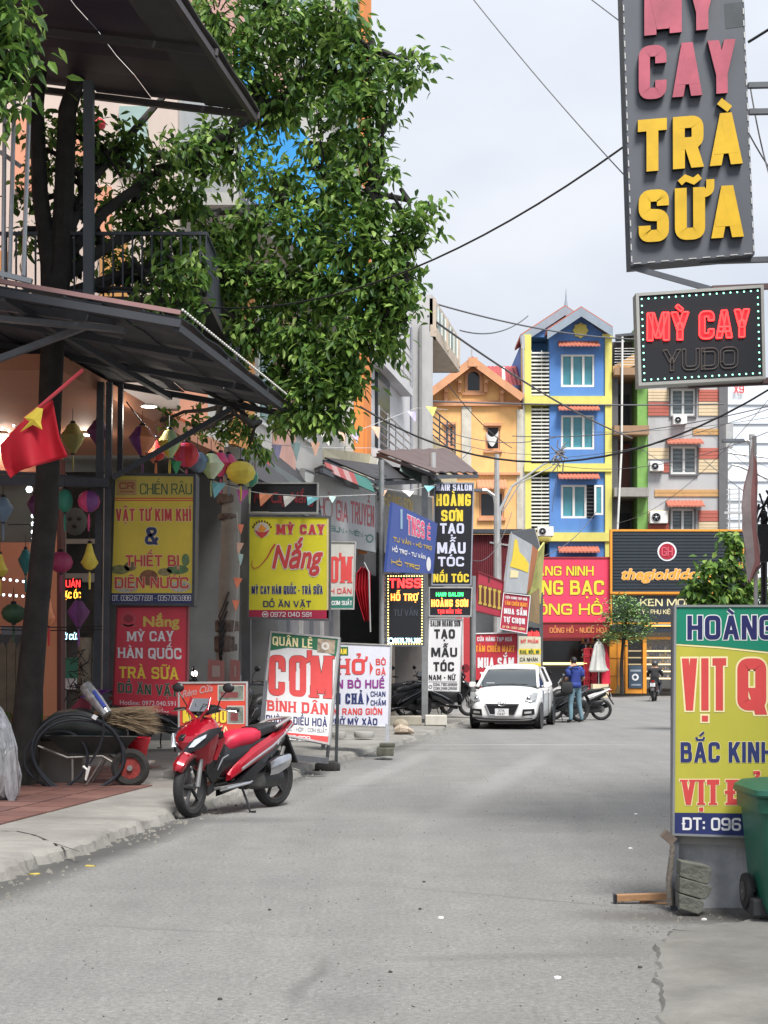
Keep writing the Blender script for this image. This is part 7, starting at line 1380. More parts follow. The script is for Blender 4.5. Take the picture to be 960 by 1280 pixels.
mb = MB(); mb.ball(P(78, 605, 16.9), .055, 12, 8); tag(mb.build('globe_bulb', K('frosted_globe', (.35, .35, .33), .3), None, True), 'unlit white globe bulb by the trunk', 'bulb')
# lantern cord
cable(P(158, 502, 17.2), P(262, 600, 18.3), .12, .008, 'black lantern cord slanting from the awning beam'); cable(P(262, 598, 18.3), P(318, 606, 19.4), .05, .006, 'black lantern cord above the hardware sign')
for py, lab in ((783, 'upper thin wire rail in front of the salmon pillar'), (787, 'lower thin wire rail in front of the salmon pillar')): cable(P(0, py, 15.9), P(128, py, 16.5), .01, .006, lab)
cable(P(10, 656, 17), P(45, 655, 17), .0, .005, 'thin cord crossing the grey green panel')
def pennants(pts, items, lab):
    t = thing('bunting', lab, 'bunting', P(*pts[0])); MB().tube([P(*p) for p in pts], .005, 4).build('cord', K('cord_white', (.5, .5, .48), .7), t)
    for x, y, dd, w_, h, m_, dx in items:
        a, b, c = P(x, y, dd), P(x + w_, y + 1, dd + .1), P(x + w_ / 2 + dx, y + h, dd - .05)
        mb = MB(); mid = (a + b) / 2 + V((0, -.02, 0)); mb.add([a, mid, b, (b + c) / 2 + V((0, .02, 0)), c, (a + c) / 2 + V((0, -.03, 0))], [(0, 1, 5), (1, 2, 3), (1, 3, 5), (3, 4, 5)]); mb.build('pennant', m_, t, thick=.004)
pn = {k: K('pennant_' + k, c, .7, 0, .1, 6) for k, c in dict(lilac=(.42, .38, .56), mint=(.42, .58, .54), orange=(.75, .27, .13), white=(.62, .6, .55), aqua=(.2, .5, .55), peach=(.7, .42, .3), lime=(.5, .55, .15), magenta=(.5, .08, .36), green=(.05, .4, .15), salm=(.75, .2, .1)).items()}
pennants([(262, 600, 18.3), (300, 612, 19), (330, 617, 19.8), (400, 621, 20.1), (470, 618, 27)], [(265, 603, 18.3, 18, 20, pn['aqua'], -6), (296, 612, 19, 16, 18, pn['magenta'], -4), (324, 617, 19.9, 17, 16, pn['orange'], -7), (354, 620, 19.9, 16, 14, pn['white'], -6), (383.5, 621, 19.9, 16, 11, pn['aqua'], -7), (410, 620, 21, 10, 9, pn['mint'], 0)], 'lower bunting with aqua, magenta, orange and white pennants across the unlit LED box')
pennants([(318, 545, 17.9), (345, 556, 18.6), (400, 560, 20), (470, 560, 24)], [(339, 556, 18.5, 13, 20, pn['lilac'], 2), (363, 553, 18.9, 13, 23, pn['mint'], 1), (388, 552, 19.5, 12, 20, pn['peach'], 0), (400, 543, 20, 14, 15, pn['white'], 4), (418, 540, 20.4, 14, 14, pn['peach'], 5)], 'upper bunting with lilac, mint and peach pennants below the tree')
pennants([(430, 545, 22), (520, 510, 30), (560, 512, 40)], [(436, 538, 22, 13, 16, pn['lilac'], 4), (508, 514, 30, 12, 14, pn['lilac'], 5), (532, 508, 34, 14, 13, pn['lime'], 2), (463, 533, 24, 12, 16, pn['peach'], 4)], 'thin bunting with lilac and lime pennants before the grey building')
pennants([(470, 610, 30), (505, 614, 30), (545, 606, 31)], [(502, 613, 30, 16, 8, pn['white'], 2), (530, 607, 30.6, 14, 8, pn['aqua'], -2), (475, 612, 29.5, 9, 8, pn['peach'], 0)], 'short bunting in front of the gold letter board')
pennants([(296, 640, 19.4), (300, 700, 19.4), (292, 790, 19.4)], [(297, 655, 19.3, 8, 13, pn['salm'], 0), (296, 678, 19.3, 9, 15, pn['peach'], -3), (297, 692, 19.3, 7, 15, pn['mint'], 0), (292, 722, 19.3, 11, 14, pn['salm'], -2), (290, 750, 19.3, 9, 14, pn['salm'], 0)], 'bunting hanging down beside the concrete pole with orange pennants')
pennants([(196, 560, 17.2), (230, 590, 17.6)], [(180, 566, 17.2, 16, 14, pn['salm'], 4), (213, 576, 17.4, 14, 18, pn['green'], 0)], 'red and green pennants hanging over the hardware sign')
# hanging folded red flag by the noodle shop
mb = MB(); rs = []
for py, a, b in ((708, 452, 458), (716, 446, 463), (735, 444, 463), (755, 449, 463), (775, 455, 462)):
    rs.append([P(a + (b - a) * j / 10, py + (3 if j % 2 else 0), 26 + .12 * (j % 2)) for j in range(11)])
mb.rings(rs, False, closed=False); hf = mb.build('folded_flag', K('flag_red', (.45, .005, .02), .75), thick=.01); tag(hf, 'folded red flag hanging on a pole by the noodle shop', 'flag'); MB().tube([P(455, 703, 26), P(461, 715, 26), P(463, 790, 26)], .015, 6).build('pole', alu, hf)
# ---------------------------------------------------------------- motor scooters
def cyl_y(mb, prof, c, n=24, ring=False):   # lathe around the y axis
    return mb.lathe(prof, n, c, Matrix.Rotation(R(90), 3, 'X'), ring=ring)
def motorbike(name, lab, pal, group=None, fancy=True, plate=None):
    body, body2, seat1, seat2, trimm = pal
    t = thing(name, lab, 'motorbike', (0, 0, 0), group)
    # x forward, y to the rider's left, z up; wheelbase 1.28
    for nm, x, wd in (('front_wheel', .64, .045), ('rear_wheel', -.62, .058)):
        mb = MB(); r = .285; w_ = wd
        cyl_y(mb, [(r - .075, -w_ * .75), (r - .04, -w_), (r - .012, -w_ * .75), (r, -w_ * .3), (r, w_ * .3), (r - .012, w_ * .75), (r - .04, w_), (r - .075, w_ * .75)], (x, 0, r), 28, True); ty = mb.build(nm, rubber, t, True)
        mb = MB(); cyl_y(mb, [(r - .08, -w_ * .7), (r - .07, -w_ * .7), (r - .07, w_ * .7), (r - .085, w_ * .7), (r - .085, -w_ * .7)], (x, 0, r), 28, True); cyl_y(mb, [(.03, -w_), (.035, -w_), (.035, w_), (.03, w_)], (x, 0, r), 12)
        if fancy:
            for k in range(5):
                a = k * 2 * math.pi / 5; c = V((x, 0, r)); mb.beam(c + V((math.cos(a), 0, math.sin(a))) * .03, c + V((math.cos(a + .12), 0, math.sin(a + .12))) * (r - .075), .02, .028, up=(0, 1, 0))
        mb.build('rim', K('dark_alloy', (.09, .09, .095), .4, .6), ty, True)
        mb = MB(); cyl_y(mb, [(.03, w_ + .004), (.095, w_ + .004), (.095, w_ + .008), (.03, w_ + .008)], (x, 0, r), 18); mb.build('brake_disc', K('brake_steel', (.35, .34, .33), .35, .8), ty)
    mb = MB()
    for sy in (-1, 1): mb.tube([(.64, sy * .075, .285), (.58, sy * .075, .5), (.5, sy * .06, .72)], [.024, .022, .02], 8)
    mb.tube([(.5, 0, .7), (.44, 0, .93)], .03, 8); mb.build('fork', K('fork_grey', (.25, .25, .25), .35, .6), t, True)
    # front mudguard
    mb = MB(); rs = []
    for k in range(9):
        a = R(30 + k * 15.5); rr_ = .325; wv = .055 if k else .03; c = V((.64 + rr_ * math.cos(a), 0, .285 + rr_ * math.sin(a))); n_ = V((math.cos(a), 0, math.sin(a)))
        rs.append([c + V((0, y * wv * 1.25, 0)) + n_ * q for y, q in ((-1, -.05), (-.85, -.005), (0, .022), (.85, -.005), (1, -.05))])
    mb.rings(rs, False, closed=False); mb.build('front_mudguard', body, t, True, thick=.006)
    # front shield (nose) : loft along z, slanted
    mb = MB(); rs = []
    for z, xf_, xb, hw in ((.4, .5, .36, .06), (.5, .6, .36, .13), (.62, .71, .36, .19), (.7, .75, .37, .235), (.78, .71, .37, .25), (.87, .58, .36, .2), (.93, .47, .36, .1)):
        rs.append([V((xb, -hw * .85, z)), V(((xf_ + xb) / 2, -hw, z)), V((xf_ - .02, -hw * .45, z)), V((xf_, 0, z)), V((xf_ - .02, hw * .45, z)), V(((xf_ + xb) / 2, hw, z)), V((xb, hw * .85, z)), V((xb - .02, 0, z))])
    mb.rings(rs); mb.build('front_cowl', body, t, True, sub=1)
    mb = MB()
    mb.hexa([(.57, -.016, .5), (.57, .016, .5), (.5, .02, .48), (.5, -.02, .48), (.745, -.03, .74), (.745, .03, .74), (.5, .04, .9), (.5, -.04, .9)]); mb.build('nose_strip', black, t, True, bevel=.006)
    for sy in (-1, 1):
        # headlight: black almond pod with bright lens
        q = [(.745, .04, .62), (.715, .09, .6), (.63, .185, .655), (.47, .255, .8), (.44, .255, .84), (.56, .2, .82), (.69, .1, .735)]
        P3 = [V((x, sy * y, z)) for x, y, z in q]; cc = sum(P3, V()) / 7
        mb = MB(); mb.add(P3 + [cc + V((.035, sy * .03, .012))] + [p - V((.05, sy * .03, 0)) for p in P3], [(i, (i + 1) % 7, 7) for i in range(7)] + [(i, 8 + i, 8 + (i + 1) % 7, (i + 1) % 7) for i in range(7)])
        hl = mb.build('headlight', K('headlight_housing', (.02, .02, .024), .15), t, True)
        q = [(.71, .09, .655), (.68, .13, .66), (.6, .2, .745), (.585, .2, .775), (.66, .12, .725)]; P3 = [V((x + .03, sy * (y + .012), z)) for x, y, z in q]
        MB().prism(P3, (-.03, -sy * .012, 0)).build('headlight_lens', K('lamp_lens', (.6, .65, .72), .12, .3, .3, 20), hl, True)
        # leg shields outer wing
        mb = MB(); q = [(.5, .16, .74), (.36, .2, .8), (.3, .17, .62), (.31, .14, .4), (.4, .1, .3), (.47, .08, .4), (.5, .12, .56)]; P3 = [V((x, sy * y, z)) for x, y, z in q]; mb.prism(P3, (0, -sy * .02, 0)); mb.build('leg_shield', body2 if fancy else body, t, bevel=.006)
        mb = MB(); P3 = [V((x, sy * y, z)) for x, y, z in ((.47, .175, .7), (.34, .206, .74), (.33, .185, .68), (.4, .15, .52), (.425, .135, .53), (.4, .17, .66))]; mb.prism(P3, (0, -sy * .012, 0)); mb.build('leg_shield_flash', body, t)
        mb = MB(); mb.tube([(.4, sy * .158, .43), (.36, sy * .19, .54), (.29, sy * .2, .57)], [.004, .008, .004], 5); mb.build('silver_trim', chrome, t)
        # side body panel: rising from footboard to tail
        secs = [(.18, .13, .34, .03), (.05, .15, .42, .05), (-.15, .17, .52, .075), (-.4, .165, .62, .07), (-.65, .12, .73, .05), (-.85, .06, .83, .03)]
        mb = MB(); rs = []
        for x, y, z, h in secs: rs.append([V((x, sy * (y - .06), z - h)), V((x, sy * y, z - h * .6)), V((x, sy * (y + .012), z)), V((x, sy * y, z + h * .75)), V((x, sy * (y - .05), z + h * 1.3))])
        mb.rings(rs, True, closed=True); mb.build('side_panel', body, t, True)
        mb = MB(); mb.rings([[V((x, sy * (y + .013), z - .018)), V((x, sy * (y + .02), z)), V((x, sy * (y + .013), z + .014)), V((x, sy * (y), z))] for x, y, z, h in secs[1:]]); mb.build('silver_strip', trimm, t)
        mb = MB(); rs = []
        for x, y, z, h in ((.3, .13, .22, .05), (.1, .17, .27, .04), (-.1, .17, .36, .07), (-.3, .15, .46, .08), (-.55, .11, .6, .06), (-.75, .06, .7, .04)): rs.append([V((x, sy * (y - .08), z - h)), V((x, sy * y, z - h * .5)), V((x, sy * y, z + h)), V((x, sy * (y - .08), z + h))])
        mb.rings(rs); mb.build('lower_panel', body2, t, True)
        mb = MB(); mb.hexa([(.36, sy * .08, .235), (.36, sy * .17, .25), (-.02, sy * .2, .275), (-.02, sy * .08, .265), (.36, sy * .08, .262), (.36, sy * .17, .275), (-.02, sy * .2, .3), (-.02, sy * .08, .29)]); mb.build('footboard', K('footboard_grey', (.2, .2, .2), .6, .3), t, bevel=.005)
        mb = MB(); mb.tube([(.38, sy * .17, .24), (.3, sy * .19, .255), (0, sy * .212, .29), (-.06, sy * .2, .3)], [.012, .014, .014, .008], 6); mb.build('footboard_edge', chrome if fancy else black, t)
        # mirrors, grips
        mb = MB(); mb.tube([(.4, sy * .16, 1.02), (.42, sy * .2, 1.1), (.4, sy * .25, 1.16)], .007, 6); mr = mb.build('mirror', black, t)
        MB().ball((.385, sy * .265, 1.2), .062, 12, 8, (.35, 1.0, .75)).build('mirror_housing', black, mr, True); mb = MB(); MB().ball((.372, sy * .265, 1.2), .05, 12, 8, (.25, .95, .7)).build('mirror_glass', chrome, mr, True)
        mb = MB(); mb.tube([(.35, sy * .22, 1.0), (.31, sy * .34, .99)], .018, 8); mb.build('grip', rubber, t, True)
        mb = MB(); mb.tube([(.41, sy * .18, 1.0), (.4, sy * .27, .985), (.37, sy * .34, .975)], [.008, .007, .006], 6); mb.build('brake_lever', chrome, t)
    # centre tunnel, handlebar cowl, windscreen
    mb = MB(); mb.loft([(.36, 0, .55, .1, .2), (.2, 0, .5, .09, .18), (.1, 0, .5, .1, .17), (-.1, 0, .58, .12, .16), (-.5, 0, .62, .11, .12), (-.7, 0, .72, .08, .06)], 12, .8); mb.build('centre_frame', body2, t, True)
    mb = MB(); mb.loft([(.46, 0, .97, .05, .04), (.43, 0, .99, .14, .05), (.38, 0, 1.0, .2, .045), (.33, 0, 1.0, .14, .035)], 12, .8); mb.build('handlebar_cowl', body2, t, True)
    mb = MB(); mb.prism([(.5, -.1, .98), (.5, .1, .98), (.42, .09, 1.1), (.42, -.09, 1.1)], (-.014, 0, 0)); mb.build('windscreen', K('smoked_screen', (.12, .13, .15), .1), t)
    mb = MB()
    for sy in (-1, 1): mb.beam((.49, sy * .015, .9), (.505, sy * .11, 1.0), .03, .025); mb.beam((.505, sy * .11, .99), (.43, sy * .1, 1.11), .016, .02)
    mb.build('screen_surround', body, t, bevel=.004)
    # seat
    mb = MB(); mb.loft([(.17, 0, .62, .05, .05), (.12, 0, .66, .09, .08), (0, 0, .7, .125, .09), (-.15, 0, .71, .14, .085), (-.27, 0, .735, .135, .07)], 14, .75); mb.build('front_seat', seat1, t, True)
    mb = MB(); mb.loft([(-.25, 0, .745, .13, .07), (-.4, 0, .775, .12, .06), (-.6, 0, .8, .1, .05), (-.7, 0, .8, .07, .035)], 14, .75); mb.build('rear_seat', seat2, t, True)
    mb = MB(); mb.tube([(-.5, -.13, .8), (-.68, -.12, .86), (-.84, -.05, .88), (-.84, .05, .88), (-.68, .12, .86), (-.5, .13, .8)], .016, 8); mb.build('grab_rail', K('grab_silver', (.5, .46, .46), .3, .6) if fancy else black, t, True)
    mb = MB(); mb.loft([(-.72, 0, .77, .07, .045), (-.82, 0, .8, .08, .04), (-.9, 0, .81, .05, .02)], 10, .8); mb.build('tail_light', K('tail_red', (.4, .01, .01), .2), t, True)
    mb = MB(); mb.hexa([(-.78, -.07, .72), (-.78, .07, .72), (-.74, .07, .72), (-.74, -.07, .72), (-.97, -.06, .42), (-.97, .06, .42), (-.93, .06, .42), (-.93, -.06, .42)]); mb.build('rear_mudguard', black, t, bevel=.01)
    if plate:
        mb = MB(); pc_ = V((-.9, 0, .66)); mb.hexa([(-.905, -.095, .6), (-.905, .095, .6), (-.9, .095, .6), (-.9, -.095, .6), (-.865, -.095, .74), (-.865, .095, .74), (-.86, .095, .74), (-.86, -.095, .74)]); mb.build('number_plate', S_white, t)
        mb = MB()
        for i in range(5): mb.box(-.9, -.893, -.07 + i * .03, -.055 + i * .03, .63, .655); mb.box(-.888, -.878, -.05 + i * .024, -.036 + i * .024, .685, .71)
        mb.build('plate_characters', L_black, t)
    # engine, exhaust, stand
    mb = MB(); mb.loft([(-.15, .02, .3, .08, .08), (-.3, .02, .29, .1, .1), (-.5, .06, .29, .07, .09), (-.64, .09, .29, .04, .07)], 10, .8); mb.build('engine', K('engine_grey', (.09, .09, .09), .5, .5, .3, 20), t, True)
    mb = MB(); mb.tube([(-.2, -.08, .22), (-.35, -.12, .2), (-.45, -.14, .25)], [.02, .02, .03], 8); mb.tube([(-.45, -.15, .27), (-.5, -.155, .3), (-.78, -.165, .4), (-.83, -.165, .42)], [.04, .06, .065, .045], 12); mb.build('exhaust', black, t, True)
    MB().tube([(-.52, -.175, .33), (-.76, -.185, .41)], [.055, .056], 12).build('exhaust_guard', chrome, t, True)
    mb = MB(); mb.loft([(-.34, .17, .4, .035, .07), (-.45, .18, .43, .045, .09), (-.62, .18, .47, .04, .07), (-.68, .17, .49, .02, .04)], 12, .7); mb.build('air_filter_cover', chrome if fancy else black, t, True)
    mb = MB(); mb.tube([(-.55, .1, .35), (-.68, .09, .6)], .02, 8); mb.build('shock_absorber', K('fork_grey', (.25, .25, .25), .35, .6), t)
    if fancy:
        mb = MB()
        for sy in (-1, 1): mb.tube([(.4, sy * .14, 1.0), (.5, sy * .12, .98), (.53, sy * .06, .88)], .005, 5); mb.tube([(.38, sy * .12, 1.02), (.47, sy * .05, 1.05), (.5, 0, .95)], .004, 5)
        mb.build('control_cable', black, t, True); mb = MB()
        for sy in (-1, 1):
            for k in range(5): x_ = -.5 - k * .045; mb.hexa([(x_, sy * (.162 - k * .011), .63 + k * .024), (x_ - .028, sy * (.155 - k * .011), .645 + k * .024), (x_ - .028, sy * (.15 - k * .011), .645 + k * .024), (x_, sy * (.157 - k * .011), .63 + k * .024), (x_ - .006, sy * (.166 - k * .011), .665 + k * .024), (x_ - .034, sy * (.159 - k * .011), .68 + k * .024), (x_ - .034, sy * (.15 - k * .011), .68 + k * .024), (x_ - .006, sy * (.157 - k * .011), .665 + k * .024)])
        mb.build('side_badge', L_white, t)
    mb = MB(); mb.tube([(-.02, .1, .24), (-.02, .17, .1), (.0, .22, .012), (-.05, .25, .01)], .011, 6); mb.build('side_stand', black, t); return t
mred = K('metallic_red_paint', (.36, .006, .02), .2, .35, .08, 2, coat=.7); mblk = K('gloss_black_plastic', (.008, .008, .01), .25, 0, .1, 2, coat=.3); sred = K('red_vinyl_seat', (.5, .015, .05), .45, 0, .1, 4); sblk = K('black_vinyl_seat', (.014, .014, .016), .5, 0, .2, 6)
mb1 = motorbike('red_scooter', 'glossy red and black scooter with a red seat parked at the left kerb', (mred, mblk, sred, sblk, K('silver_strip', (.45, .45, .47), .3, .7)))
gf = G(233, 1023); gr_ = G(337, 1008); ax = (gf - gr_); ctr = (gf + gr_) / 2; ang = math.atan2(ax.y, ax.x)
ang = math.atan2(-1.05, -.72)
mb1.location = (ctr.x + .02, ctr.y + .05, 0); mb1.rotation_euler = (R(0), 0, ang); mb1.scale = (.98,) * 3
for ch in mb1.children:      # steering turned towards the kerb
    if ch.name.split('.')[0] in ('front_wheel', 'front_mudguard', 'fork', 'brake_disc', 'handlebar_cowl', 'windscreen', 'screen_surround', 'mirror', 'grip', 'brake_lever'):
        pv_ = Matrix.Translation((.5, 0, 0)); ch.matrix_local = pv_ @ Matrix.Rotation(R(14), 4, 'Z') @ pv_.inverted()
mbk = motorbike('parked_motorbike', 'black scooter parked nearest the tall steel pole inside the salon front', (mblk, sblk, sblk, sblk, greysteel), 'dark motorbikes parked by the shops', False)
silverp = K('silver_bike_paint', (.3, .31, .33), .35, .5); 
def place(src, x, y, dd, yaw, lab, h=.12, first=False, gy=None):
    o = src if first else copy_tree(src); o.location = (xs(x, dd), dd, h); o.rotation_euler = (0, R(0), R(yaw)); o['label'] = lab; return o
place(mbk, 500, 0, 33.5, 215, 'black scooter parked left of the tall steel pole inside the salon front', .13, True)
place(mbk, 477, 0, 34.5, 200, 'black scooter half hidden behind the noodle soup board', .13)
place(mbk, 556, 0, 35.5, 20, 'black scooter parked behind the white hair sign', .13)
place(mbk, 540, 0, 36.6, 230, 'black scooter at the back of the salon front', .13)
place(mbk, 325, 0, 23.5, 235, 'dark motorbike behind the red tailoring sign and concrete pole', .13)
place(mbk, 345, 0, 25.5, 240, 'dark motorbike behind the left leg of the rice board', .13)
place(mbk, 205, 0, 21.5, 20, 'dark motorbike showing its wheel beside the broom under the red menu sign', .13)
for i, (px, dd) in enumerate(((341, 23.6), (247, 24))):
    mb = MB(); mb.ball(P(px if i == 0 else 243, 856 if i == 0 else 842, dd - .6), .05, 12, 8); tag(mb.build('bike_headlight', glow('lit_headlight', (1, .93, .8), 4), None, True), ['lit motorbike headlight left of the rice board', 'round white light in the dark gap left of the concrete pole'][i], 'headlight')
# bikes near the man
mbw = motorbike('white_motorbike', 'black and white motorbike behind the man in the blue shirt', (K('white_bike_panel', (.5, .5, .5), .4), mblk, sblk, sblk, alu), None, False, True)
mbw.location = (xs(722, 36.5), 36.5, 0); mbw.rotation_euler = (0, 0, R(170)); mbw.scale = (.95,) * 3
place(mbk, 697, 0, 35.2, 205, 'black motorbike between the white car and the man', .0); place(mbk, 686, 0, 38.5, 195, 'black motorbike behind the rear of the white car', .0)
rdb = motorbike('ridden_motorbike', 'small dark motorbike being ridden away with a white number plate', (mblk, K('dark_red_panel', (.1, .01, .015), .4), sblk, sblk, greysteel), None, False, True)
gR = V((xs(818, 56), 56, 0)); rdb.location = gR; rdb.rotation_euler = (0, 0, R(75)); rdb.scale = (.97,) * 3

# ---------------------------------------------------------------- white car
def car():
    t = thing('white_car', 'white hatchback sedan parked at the kerb facing the camera', 'car', (0, 0, 0))
    cw = K('white_car_paint', (.82, .82, .82), .3, 0, .03, 1, coat=.6); gls = K('car_glass', (.035, .045, .05), .06, 0, .2, 1, coat=.5); blk = K('grille_black', (.01, .01, .012), .4)
    # x forward. stations: x, half width, z bottom, z belt, z top(hood/deck)
    st_ = [(1.86, .55, .3, .5, .56), (1.83, .68, .22, .6, .68), (1.7, .79, .18, .68, .78), (1.35, .83, .17, .78, .9), (.95, .84, .17, .84, .98), (.5, .84, .17, .88, .99), (0, .84, .17, .9, .98), (-.6, .84, .17, .92, .99), (-1.1, .835, .18, .93, 1.0), (-1.5, .82, .2, .93, 1.02), (-1.8, .76, .26, .9, 1.0), (-1.95, .62, .32, .75, .85)]
    rs = []
    for x, hw, zb, zm, zt in st_:
        h = [(0, zb), (hw * .7, zb), (hw * .95, zb + .04), (hw, zb + (zm - zb) * .35), (hw, zm - .06), (hw * .965, zm), (hw * .86, zt - .03), (hw * .5, zt + .005), (0, zt + .015)]
        rs.append([V((x, y, z)) for y, z in h] + [V((x, -y, z)) for y, z in h[-2:0:-1]])
    mb = MB(); mb.rings(rs)
    o = mb.build('body', cw, t, True, sub=1)
    # wheel arches + wheels
    for x in (1.2, -1.22):
        for sy in (-1, 1):
            mb = MB(); cyl_y(mb, [(.001, -.02), (.315, -.02), (.315, .0), (.001, .0)], (x, sy * .842 + (.01 if sy > 0 else .01), .3), 24); mb.build('wheel_arch', blk, t)
            mb = MB(); c = (x, sy * .77, .285); cyl_y(mb, [(.18, -.09), (.26, -.09), (.283, -.06), (.285, 0), (.283, .06), (.26, .092), (.18, .09)], c, 26, True); w_ = mb.build('wheel', rubber, t, True)
            mb = MB(); cyl_y(mb, [(.001, -sy * .075), (.05, -sy * .085), (.17, -sy * .07), (.19, -sy * .09), (.185, 0)], c, 20); 
            mb.build('rim', K('alloy_silver', (.5, .5, .51), .3, .8), w_, True)
            mb = MB()
            for k in range(6):
                a = k * 1.047; mb.beam(V(c) + V((math.cos(a) * .06, sy * .092, math.sin(a) * .06)), V(c) + V((math.cos(a) * .16, sy * .092, math.sin(a) * .16)), .035, .004, up=(0, 1, 0))
            mb.build('rim_slot', blk, w_)
    # greenhouse
    def gh(pts, m_, nm, sm=True): mb = MB(); mb.rings(pts); return mb.build(nm, m_, t, sm)
    g = []
    for x, zb, zt, wb, wt in ((.98, .95, .965, .74, .73), (.55, .96, 1.22, .77, .665), (.22, .97, 1.4, .78, .6), (-.3, .97, 1.44, .78, .585), (-.9, .98, 1.41, .77, .575), (-1.25, .99, 1.28, .74, .6), (-1.55, 1.0, 1.03, .7, .66)):
        g.append([V((x, -wb, zb)), V((x, -wt, zt)), V((x, wt, zt)), V((x, wb, zb))])
    gh(g, gls, 'window_glass')
    r_ = []
    for x, z, w_ in ((.3, 1.385, .61), (.15, 1.43, .6), (-.3, 1.465, .59), (-.9, 1.435, .58), (-1.1, 1.37, .59)):
        r_.append([V((x, -w_, z - .03)), V((x, -w_ * .8, z + .012)), V((x, 0, z + .03)), V((x, w_ * .8, z + .012)), V((x, w_, z - .03)), V((x, 0, z - .02))])
    gh(r_, cw, 'roof')
    for sy in (-1, 1):
        mb = MB(); mb.beam((1.0, sy * .75, .96), (.2, sy * .61, 1.41), .07, .05); mb.beam((.2, sy * .615, 1.4), (-1.05, sy * .6, 1.4), .05, .04); mb.beam((-.22, sy * .795, .95), (-.2, sy * .615, 1.4), .07, .035); mb.beam((-1.15, sy * .79, .96), (-.95, sy * .6, 1.4), .09, .04); mb.beam((-1.6, sy * .72, .98), (-1.05, sy * .6, 1.38), .1, .06); mb.build('pillar', cw, t, bevel=.01)
        mb = MB(); mb.loft([(.72, sy * .93, 1.0, .085, .055), (.66, sy * .94, 1.0, .1, .07), (.6, sy * .94, 1.0, .09, .06)], 10, .8); mb.beam((.64, sy * .8, .97), (.65, sy * .88, .98), .05, .03); mb.build('side_mirror', cw, t, True)
        P3 = [V((x, sy * y, z)) for x, y, z in ((1.8, .52, .64), (1.8, .68, .62), (1.66, .8, .68), (1.48, .815, .83), (1.56, .72, .83), (1.72, .58, .74))]
        mb = MB(); cc = sum(P3, V()) / 6 + V((.06, sy * .03, .03)); mb.add([p + V((.03, sy * .012, .012)) for p in P3] + [cc] + P3, [(i, (i + 1) % 6, 6) for i in range(6)] + [(i, 7 + i, 7 + (i + 1) % 6, (i + 1) % 6) for i in range(6)]); hl = mb.build('headlight', K('headlight_grey', (.35, .36, .37), .12, .4, .3, 6), t, True)
        mb = MB(); mb.ball((1.8, sy * .63, .7), .055, 12, 8, (.5, 1, .9)); mb.build('reflector', chrome, hl, True)
        mb = MB(); mb.prism([(1.875, sy * .5, .46), (1.8, sy * .76, .47), (1.79, sy * .77, .34), (1.875, sy * .48, .31)], (-.06, 0, 0)); fl = mb.build('fog_lamp_recess', blk, t); MB().prism([(1.885, sy * .54, .405), (1.83, sy * .7, .42), (1.83, sy * .7, .37), (1.885, sy * .54, .36)], (-.02, 0, 0)).build('fog_lamp', alu, fl)
        for x in (.4, -.3): 
            mb = MB(); mb.box(x - .3, x - .14, sy * .842 - .012, sy * .842 + .012, .8, .825); mb.build('door_handle', cw, t)
        mb = MB(); mb.tube([(.72, sy * .843, .25), (.74, sy * .845, .86)], .006, 4); mb.tube([(-.22, sy * .846, .25), (-.22, sy * .846, .9)], .006, 4); mb.tube([(-.98, sy * .842, .55), (-1.05, sy * .84, .9)], .006, 4); mb.build('door_gap', blk, t)
    mb = MB(); mb.prism([(1.885, -.4, .58), (1.885, .4, .58), (1.893, .29, .34), (1.893, -.29, .34)], (-.05, 0, 0)); gr = mb.build('grille', blk, t, bevel=.01)
    mb = MB()
    for i in range(7): z = .36 + i * .03; hw = .28 + i * .015; mb.tube([(1.895, -hw, z), (1.898, hw, z)], .006, 4)
    mb.build('grille_bar', K('grille_grey', (.06, .06, .065), .3, .6), gr)
    mb = MB(); mb.tube([(1.88, -.41, .59), (1.9, -.29, .33), (1.9, .29, .33), (1.88, .41, .59)], .012, 6); mb.build('grille_surround', chrome, gr, True)
    mb = MB(); mb.tube([V((1.902, .095 * math.cos(a), .585 + .05 * math.sin(a))) for a in [i * math.pi / 10 for i in range(20)]], .009, 6, closed=True); mb.tube([(1.904, -.05, .555), (1.904, -.03, .615)], .01, 5); mb.tube([(1.904, .03, .555), (1.904, .05, .615)], .01, 5); mb.tube([(1.904, -.04, .58), (1.904, .04, .592)], .008, 5); mb.build('emblem', chrome, t, True)
    mb = MB(); mb.box(1.9, 1.912, -.165, .165, .31, .475); npl = mb.build('number_plate', S_white, t)
    vs, fs = textmesh('37A', .0, 0, 3); mb = MB(); k = .06 / .69; mb.add([V((1.915, (v.x - .95) * k * 1.1, .4 + v.y * k)) for v in vs], fs); vs, fs = textmesh('158.87', .0, 0, 3); mb.add([V((1.915, (v.x - 1.65) * k * .85, .325 + v.y * k * .95)) for v in vs], fs); mb.build('plate_characters', L_black, npl)
    mb = MB(); mb.tube([(1.83, -.72, .27), (1.9, -.4, .245), (1.91, 0, .24), (1.9, .4, .245), (1.83, .72, .27)], .022, 6); mb.build('bumper_lip', blk, t, True)
    mb = MB(); mb.box(-1.7, 1.6, -.74, .74, .14, .19); mb.build('underbody', blk, t)
    mb = MB(); mb.tube([(.98, -.5, .985), (.93, -.1, 1.02), (.9, .2, 1.02)], .008, 4); mb.tube([(.98, 0, .99), (.93, .3, 1.02), (.9, .5, 1.01)], .008, 4); mb.build('wiper', blk, t)
    mb = MB(); mb.box(.85, .86, -.55, -.35, 1.01, 1.05); mb.build('windscreen_sticker', L_white, t)
    return t
C1 = car(); C1.location = (xs(627, 31) + .42, 31 + 1.75, 0); C1.rotation_euler = (0, 0, R(-90 - 13.5)); C1.scale = (.93, .90, .955)

